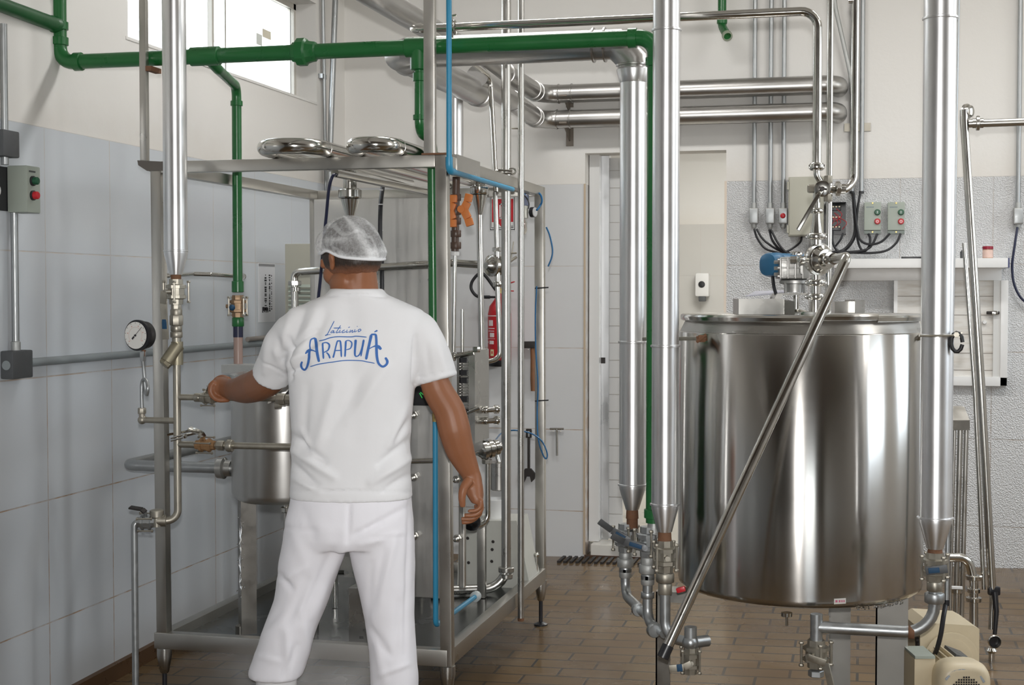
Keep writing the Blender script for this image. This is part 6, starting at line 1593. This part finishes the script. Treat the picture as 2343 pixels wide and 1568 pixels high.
for j in range(NS+1):
    s_ = j/NS; row = []
    for i in range(NTH):
        an = 2*PI*i/NTH; cf, sl = math.cos(an), math.sin(an)
        back = max(0, -cf)
        rimr = 1.0
        fr, lr_ = .101*cf, .088*sl
        u0 = rim(fr, lr_)
        ph = s_*PI/2
        h_ = math.sin(ph); rad = max(1e-3, 1-h_**2.25)**.5
        rad *= 1.045-.105*math.exp(-(h_/.13)**2)
        uu = u0+(.129-u0)*h_ - .012*back*math.sin(PI*min(1, s_*2.2))*(s_ < .4545)
        pleat = 1+.022*(1-s_)**2*math.sin(26*an+3*math.sin(3*an))+.010*math.sin(7*an+4*s_)*(1-s_)
        p = HP((fr*1.085-.006)*rad*pleat, lr_*1.05*rad*pleat, uu)
        p += (p-hc).normalized()*(.004*noise.noise(p*22)+.002*noise.noise(p*60))*(1-s_*.3)
        row.append(mb.bm.verts.new(p)); 
    rows.append(row)
mb.skin(rows, cap=False); mb.bm.faces.new(rows[-1])
me = bpy.data.meshes.new('hair_net'); bmesh.ops.recalc_face_normals(mb.bm, faces=mb.bm.faces); mb.bm.to_mesh(me); mb.bm.free()
at_ = me.attributes.new('dense', 'FLOAT', 'POINT'); vals = []
for k, v in enumerate(me.vertices):
    j = k//NTH; i = k % NTH; an = 2*PI*i/NTH; s_ = j/NS
    e_ = .45*math.exp(-(s_/.05)**2)
    # gathered fold running from the crown down to the nape
    da = ((an-(PI-.10-.95*s_)+PI) % (2*PI))-PI; e_ += .36*math.exp(-(da/(.05+.16*(1-s_)))**2)*(s_ < .88)
    da2 = ((an-(PI+.35)+PI) % (2*PI))-PI; e_ += .30*math.exp(-(da2/.5)**2)*math.exp(-((s_-.12)/.07)**2)
    da3 = ((an-(PI/2+.45)+PI) % (2*PI))-PI; e_ += .30*math.exp(-(da3/.45)**2)*math.exp(-((s_-.26-.12*da3)/.045)**2)
    vals.append(e_)
at_.data.foreach_set('value', vals); shift(me, man)
net = link('hair_net', me, t_.m, man, 0); me.polygons.foreach_set('use_smooth', [True]*len(me.polygons))
rp_ = [HP((.101*math.cos(a)*1.085-.006)*.95, .088*math.sin(a)*1.05*.95, rim(.101*math.cos(a), 0)+.001*math.sin(40*a)) for a in [2*PI*i/80 for i in range(81)]]
MB().tube(rp_, .0042, 8).build('elastic_band', mat('elastic_white', (.80,.81,.83), .8), net)

# --- T-shirt
def cloth(name, c):
    t = NT(name); t.b.inputs['Base Color'].default_value = (*c, 1); t.b.inputs['Roughness'].default_value = .85
    t.b.inputs['Sheen Weight'].default_value = .15
    w = t.noise(t.coord((1, 1, 1)), 14, 4); f = t.noise(t.coord((400, 400, 400)), 1, 2)
    n = t.bump(w, .10, .012); t.bump(f, .08, .001, n); return t.m
SHIRT = cloth('white_cotton', (.79,.79,.805)); PANTS = cloth('white_drill', (.85,.84,.885))
k = mpp(BD)
b = MB()
loft(b, [(816, 661, BD-.004, 60*k, .082), (816, 674, BD-.004, 68*k, .088), (816, 690, BD, 108*k, .088), (815, 708, BD, 150*k, .092), (814, 730, BD, 166*k, .098), (812, 770, BD, 164*k, .112), (809, 830, BD, 154*k, .122), (806, 880, BD, 144*k, .124), (804, 960, BD, 138*k, .120), (803, 1040, BD, 136*k, .118), (803, 1100, BD, 138*k, .124), (804, 1138, BD, 140*k, .130)], 40, 2.35)
b.ball(P(674, 762, d=BD+.005), (.060, .072, .062), 20, (RT, FW, UP)); b.ball(P(956, 760, d=BD+.005), (.060, .072, .062), 20, (RT, FW, UP))
chain(b, [(676, 758, BD), (652, 790, BD+.03), (634, 828, BD+.08), (621, 862, BD+.12)], [.062, .060, .059, .0605], 24)
chain(b, [(952, 756, BD), (976, 800, BD), (993, 840, BD+.01), (1002, 871, BD+.01)], [.064, .064, .0610, .0610], 24)
me = fuse(b, .0062, 7, .5)
folds(me, [(672,700,640,810,11,.004),(700,700,652,825,9,-.004),(724,710,668,845,11,.0045),(745,720,690,850,9,-.003),
 (652,806,724,756,6,-.0065),(657,832,738,792,8,.0055),(660,852,705,836,5,-.006),(612,760,606,850,9,.004),(640,780,646,862,8,-.0045),(628,800,655,868,7,.003),
 (882,842,800,965,13,.004),(846,835,756,985,14,-.004),(764,885,722,1040,13,.0045),(704,885,690,1040,11,-.0035),(930,930,890,1020,9,.004),
 (666,996,742,1058,8,-.0075),(668,1030,764,1092,9,.0065),(670,1062,722,1112,8,-.006),(688,985,716,1040,6,.005),(672,1095,730,1125,7,.004),
 (942,1004,868,1062,9,-.0065),(943,1046,850,1104,10,.0065),(940,1084,880,1122,8,-.005),(936,960,905,1010,7,-.004),
 (949,770,946,880,4.5,-.0055),(660,772,666,868,5,-.0065),(1000,785,1020,852,10,.003),(975,790,985,860,8,-.003),
 (668,1124,942,1126,2.5,-.0025),(592,822,668,866,2.2,-.002),(953,866,1046,846,2.2,-.002),(752,678,815,673,2.4,-.0035),(815,673,884,679,2.4,-.0035),(800,700,815,1000,26,-.004)], 3, .0016)
bmt = bmesh.new(); bmt.from_mesh(me); tree = BVHTree.FromBMesh(bmt); bmt.free()
shift(me, man); shirt = link('t_shirt', me, SHIRT, man, 0); me.polygons.foreach_set('use_smooth', [True]*len(me.polygons))
# --- print on the back of the shirt
def stroke(mb, pts, ws, lift=.0012, lo=0):
    sc_ = lambda p: (670+p[0]/9.7625, 720+p[1]/9.7625)
    q = spline([V((*sc_(p), 0)) for p in pts], 6)
    if not isinstance(ws, (list, tuple)): ws = [ws]*len(pts)
    rw = resample([w/9.7625/2 for w in ws], 6)
    prev = None; 
    def drop(x, y):
        d = ray(x, y); h = tree.ray_cast(CAM, d.normalized())
        return (h[0]-d.normalized()*lift) if h[0] is not None else P(x, y, d=BD-.12)
    rows_ = []
    for i, p in enumerate(q):
        a = q[max(0, i-1)]; c = q[min(len(q)-1, i+1)]; tn = (c-a); tn = tn.normalized() if tn.length > 1e-6 else V((1,0,0))
        n = V((-tn.y, tn.x, 0)); w = rw[min(i, len(rw)-1)]
        if i == 0 or i == len(q)-1: w *= .6
        rows_.append([mb.bm.verts.new(drop(p.x+n.x*w*s, p.y+n.y*w*s)) for s in (-1, 0, 1)])
    for a, c in zip(rows_, rows_[1:]):
        for j in range(2): mb.bm.faces.new((a[j], a[j+1], c[j+1], c[j]))
A1 = MB()
stroke(A1, [(455,530),(400,570),(380,680),(385,770),(365,880),(360,980),(330,1130),(290,1215),(250,1235),(200,1190),(185,1120),(210,1050)], [28,32,32,32,58,58,50,42,42,48,50,42])
stroke(A1, [(500,525),(520,640),(535,800),(555,920),(585,1060)], [58,66,66,66,55]); stroke(A1, [(450,533),(505,528)], 34); stroke(A1, [(278,878),(330,822),(380,795),(440,800),(520,832)], [26,62,58,28,24], .0015)
A2 = MB(); stroke(A2, [(665,640),(670,760),(685,990)], 42); stroke(A2, [(650,645),(740,625),(805,660),(815,720),(780,800),(690,850)], [24,26,40,42,32,20], .0015); stroke(A2, [(750,845),(800,900),(830,980)], [28,40,38], .0015)
A3 = MB(); stroke(A3, [(995,590),(960,720),(930,850),(900,965)], [35,32,36,42]); stroke(A3, [(985,592),(1068,586)], 32, .0015); stroke(A3, [(1060,585),(1075,720),(1085,950)], [40,42,36]); stroke(A3, [(925,805),(1080,800)], 24, .0015)
A4 = MB(); stroke(A4, [(1185,590),(1175,760),(1165,945)], [48,42,40]); stroke(A4, [(1180,590),(1250,580),(1310,620),(1315,690),(1280,760),(1185,790)], [24,22,32,34,26,18], .0015)
A5 = MB(); stroke(A5, [(1405,560),(1395,700),(1385,860),(1395,920),(1430,935),(1490,890),(1550,740),(1585,560)], [60,50,46,36,26,30,46,50]); stroke(A5, [(1560,720),(1520,935)], [38,32], .0015)
A6 = MB(); stroke(A6, [(1755,450),(1710,650),(1670,830),(1635,1005)], [70,60,60,60]); stroke(A6, [(1745,446),(1860,442)], 40, .0015)
stroke(A6, [(1852,440),(1865,560),(1870,800),(1880,950),(1910,1080),(1970,1148),(2030,1160),(2095,1110),(2110,1040),(2065,960)], [55,55,62,60,56,50,48,54,60,52]); stroke(A6, [(1700,770),(1780,725),(1860,702),(1920,725),(1975,780)], [20,22,44,78,52], .0015); stroke(A6, [(1820,390),(1890,355)], [18,42])
A7 = MB(); stroke(A7, [(585,590),(700,565),(830,520),(1000,495),(1300,498),(1420,485),(1650,505)], 22); stroke(A7, [(385,1165),(600,1105),(900,1060),(1180,1025),(1500,1030),(1650,1055),(1830,1090)], 21)
A8 = MB()
for pts, w in (([(925,145),(850,290),(770,440),(722,466),(790,452),(850,445)], [20,18,18,26,14,9]), ([(912,355),(870,372),(848,405),(885,402),(920,360),(905,408),(950,392)], 15), ([(1070,240),(1000,350),(972,408),(1030,392)], 17), ([(910,302),(1080,300)], 20), ([(1062,338),(1036,400),(1090,386)], 15), ([(1160,342),(1115,368),(1108,405),(1190,380)], 17), ([(1218,338),(1196,400),(1250,384)], 15), ([(1238,292),(1274,278)], 16), ([(1292,338),(1268,402),(1335,348),(1322,402),(1375,372)], 15), ([(1392,328),(1378,388),(1435,362)], 15), ([(1432,268),(1446,262)], 16), ([(1504,322),(1462,346),(1468,384),(1522,350),(1500,318)], 17)): stroke(A8, pts, w)
for nm, mb in (('letter', A1), ('letter', A2), ('letter', A3), ('letter', A4), ('letter', A5), ('letter', A6), ('flourish_line', A7), ('script_word', A8)):
    bm = mb.bm; me = bpy.data.meshes.new(nm); bm.to_mesh(me); bm.free(); shift(me, man)
    o = link(nm, me, BLUEINK, None, 0); o.parent = shirt; me.polygons.foreach_set('use_smooth', [True]*len(me.polygons))

# --- trousers
b = MB()
loft(b, [(804, 1112, BD, 134*k, .118), (803, 1150, BD, 139*k, .128), (800, 1195, BD, 146*k, .135), (798, 1228, BD, 149*k, .130), (797, 1248, BD, 146*k, .118)], 36, 2.3)
loft(b, [(734, 1180, BD, 70*k, .110), (724, 1230, BD, 74*k, .112), (712, 1280, BD, 72*k, .105), (702, 1320, BD, 66*k, .098), (690, 1370, BD, 62*k, .092), (666, 1430, BD, 62*k, .090), (650, 1480, BD, 62*k, .088), (634, 1530, BD, 63*k, .088), (630, 1548, BD, 60*k, .088)], 32, 2.2)
loft(b, [(866, 1180, BD, 72*k, .110), (872, 1230, BD, 76*k, .112), (878, 1290, BD, 72*k, .105), (884, 1350, BD, 64*k, .096), (892, 1420, BD, 56*k, .090), (897, 1480, BD, 54*k, .088), (902, 1540, BD, 55*k, .090), (903, 1580, BD, 54*k, .090)], 32, 2.2)
me = fuse(b, .0065, 6, .5)
folds(me, [(800,1140,796,1240,5,-.006),(648,1206,722,1216,7,-.004),(795,1228,716,1410,12,.006),(760,1260,690,1420,10,-.006),(872,1196,806,1226,7,-.005),(932,1160,840,1212,7,-.005),(925,1218,825,1247,8,.0045),(920,1228,850,1232,4,-.003),(936,1145,926,1500,4.5,-.0045),(640,1315,668,1348,7,-.007),(704,1328,655,1432,10,-.0065),(640,1330,700,1300,9,.004),(655,1440,664,1550,11,.0065),(678,1478,650,1552,8,-.0065),(690,1400,705,1500,10,.004),(905,1230,868,1375,10,.005),(880,1260,850,1400,9,-.004),(848,1438,892,1500,8,-.0065),(860,1470,880,1560,9,.005),(868,1545,935,1520,6,.005),(915,1380,905,1500,9,-.004),(600,1440,640,1400,8,-.004),(585,1500,640,1515,7,.003),(655,1180,700,1290,14,.004),(690,1160,720,1240,12,-.004),(850,1290,840,1420,8,-.004)], 9, .0024, 1.15)
shift(me, man); link('trousers', me, PANTS, man, 0); me.polygons.foreach_set('use_smooth', [True]*len(me.polygons))
# --- white rubber boots
BOOT = mat('white_rubber', (.74,.74,.75), .35)
for px0, px1, dirv in ((632, 634, (FW*.8-RT*.6).normalized()), (903, 903, (FW*.95+RT*.2).normalized())):
    b = MB(); top = P(px0, 1528 if px0 < 800 else 1560, d=BD); ft = P(px1, 1700, d=BD); zf = floor_z(ft.x, ft.y)
    an_ = V((ft.x, ft.y, zf+.09))
    b.tube([top, top.lerp(an_, .5), an_], [.062, .058, .052], 24)
    sd = dirv.cross(UP)
    b.skin([b.ring(V((ft.x, ft.y, zf+.045))+dirv*x+UP*dz, sd, UP, a, c, 20, 2.6) for x, dz, a, c in ((-.085, .0, .020, .035), (-.075, .0, .038, .044), (-.02, .0, .044, .045), (.06, -.002, .048, .042), (.13, -.010, .048, .034), (.17, -.014, .034, .028), (.185, -.016, .015, .020))])
    me = fuse(b, .007, 4); shift(me, man)
    bo = link('boot', me, BOOT, man, 0); me.polygons.foreach_set('use_smooth', [True]*len(me.polygons))
# ------------------------------------------------------------------ steam drifting low around the worker's feet
c0 = P(560, 1500, d=4.5)
mb = MB(); a = P(520, 1568, d=4.45); bq = P(1000, 1490, d=4.45)
mb.span((-2.3, 3.70, floor_z(-1.4, 4.2)), (-.9, 4.54, .36))
o = mb.build('steam', None, None, 0)
m = bpy.data.materials.new('steam'); m.use_nodes = True; nt = m.node_tree; nt.nodes.clear()
out = nt.nodes.new('ShaderNodeOutputMaterial'); pv = nt.nodes.new('ShaderNodeVolumePrincipled'); pv.inputs['Color'].default_value = (1,1,1,1); pv.inputs['Anisotropy'].default_value = -.4
tc = nt.nodes.new('ShaderNodeTexCoord'); ns = nt.nodes.new('ShaderNodeTexNoise'); ns.inputs['Scale'].default_value = 5.0; ns.inputs['Detail'].default_value = 4
mr = nt.nodes.new('ShaderNodeMapRange'); mr.inputs[1].default_value = .38; mr.inputs[2].default_value = .75; mr.inputs[3].default_value = 0; mr.inputs[4].default_value = STEAMD if 'STEAMD' in globals() else 2.6
sc0 = P(700, 1585, d=4.35)
gs = nt.nodes.new('ShaderNodeVectorMath'); gs.operation = 'SUBTRACT'; gs.inputs[1].default_value = sc0
g2 = nt.nodes.new('ShaderNodeVectorMath'); g2.operation = 'MULTIPLY'; g2.inputs[1].default_value = (1/.40, 1/.30, 1/.22)
ln = nt.nodes.new('ShaderNodeVectorMath'); ln.operation = 'LENGTH'; m2 = nt.nodes.new('ShaderNodeMapRange'); m2.inputs[1].default_value = .1; m2.inputs[2].default_value = 1.0; m2.inputs[3].default_value = 1; m2.inputs[4].default_value = 0
mu = nt.nodes.new('ShaderNodeMath'); mu.operation = 'MULTIPLY'
L = nt.links.new
L(tc.outputs['Object'], ns.inputs['Vector']); L(ns.outputs[0], mr.inputs[0]); L(tc.outputs['Object'], gs.inputs[0]); L(gs.outputs[0], g2.inputs[0]); L(g2.outputs[0], ln.inputs[0]); L(ln.outputs['Value'], m2.inputs[0]); L(mr.outputs[0], mu.inputs[0]); L(m2.outputs[0], mu.inputs[1]); L(mu.outputs[0], pv.inputs['Density']); L(pv.outputs[0], out.inputs['Volume'])
o.data.materials.append(m); tag(o, 'faint white steam drifting low around the worker boots', 'steam', None, 'stuff')
# ------------------------------------------------------------------ camera, light, sky
cam = bpy.data.cameras.new('camera'); co = bpy.data.objects.new('camera', cam); COL.objects.link(co)
cam.sensor_width = 36; cam.lens = FPX/W_*36; cam.clip_start = .05; cam.clip_end = 200
co.location = CAM; co.rotation_euler = (PI/2-PITCH, 0, YAW); S.camera = co
W = bpy.data.worlds.new('sky'); S.world = W; W.use_nodes = True
nt = W.node_tree; bg = nt.nodes['Background']
tc = nt.nodes.new('ShaderNodeTexCoord'); sx = nt.nodes.new('ShaderNodeSeparateXYZ'); rp2 = nt.nodes.new('ShaderNodeValToRGB')
rp2.color_ramp.elements[0].position = .45; rp2.color_ramp.elements[0].color = (.55,.53,.48,1); rp2.color_ramp.elements[1].position = .62; rp2.color_ramp.elements[1].color = (.80,.90,1.0,1)
mpn = nt.nodes.new('ShaderNodeMapRange'); mpn.inputs[1].default_value = -1; mpn.inputs[2].default_value = 1
nt.links.new(tc.outputs['Generated'], sx.inputs[0]); nt.links.new(sx.outputs[2], mpn.inputs[0]); nt.links.new(mpn.outputs[0], rp2.inputs[0]); nt.links.new(rp2.outputs[0], bg.inputs[0])
bg.inputs[1].default_value = 6.0
def light(kind, name, loc, energy, color, **kw):
    l = bpy.data.lights.new(name, kind); l.energy = energy; l.color = color
    for k, v in kw.items(): setattr(l, k, v)
    o = bpy.data.objects.new(name, l); COL.objects.link(o); o.location = loc; return o
FLASH = 420
# the camera's own flash, a hand above the lens
fl = light('SPOT', 'camera_flash', CAM+UP*.11-FW*.02, FLASH, (1.0, .985, .965), shadow_soft_size=.022, spot_size=math.radians(80), spot_blend=1.0)
fl.rotation_euler = (PI/2-PITCH+.10, 0, YAW)
# daylight entering at the openings behind and beside the viewer (portals guide the sky light)
def portal(loc, rot, sx_, sy_):
    o = light('AREA', 'daylight_opening', loc, 1, (1,1,1), shape='RECTANGLE', size=sx_, size_y=sy_); o.rotation_euler = rot; o.data.cycles.is_portal = True
portal((XR+.1, 3.75, 2.35), (0, PI/2, 0), 1.5, 1.3); portal((XR+.1, 6.15, 2.35), (0, PI/2, 0), 1.5, 1.3)
portal((1.55, YF-.1, 1.0), (PI/2, 0, 0), 1.3, 2.4)
portal((XL-.1, (WY0+WY1)/2, (WZ0+WZ1)/2), (0, -PI/2, 0), .52, 2.0)
# unseen overhead fill lights, added to brighten the two rooms
for i, (x, y) in enumerate(((2.2, 3.8), (-1.3, 5.6), (1.0, 5.6))):
    o = light('AREA', 'overhead_fill', (x, y, CZ-.02), 33, (1.0, .985, .96), shape='RECTANGLE', size=1.2, size_y=.25)
light('AREA', 'overhead_fill', (-.6, 10.2, 2.88), 66, (1.0, .98, .94), shape='RECTANGLE', size=1.2, size_y=1.2)  # added light that brightens the inner room
S.view_settings.view_transform = 'Standard'; S.view_settings.look = 'None'; S.view_settings.exposure = 0.0; S.view_settings.gamma = 1.0; S.view_settings.use_curve_mapping = False
S.cycles.use_denoising = True
S.cycles.max_bounces = 8; S.cycles.volume_bounces = 3; S.cycles.caustics_reflective = False; S.cycles.caustics_refractive = False
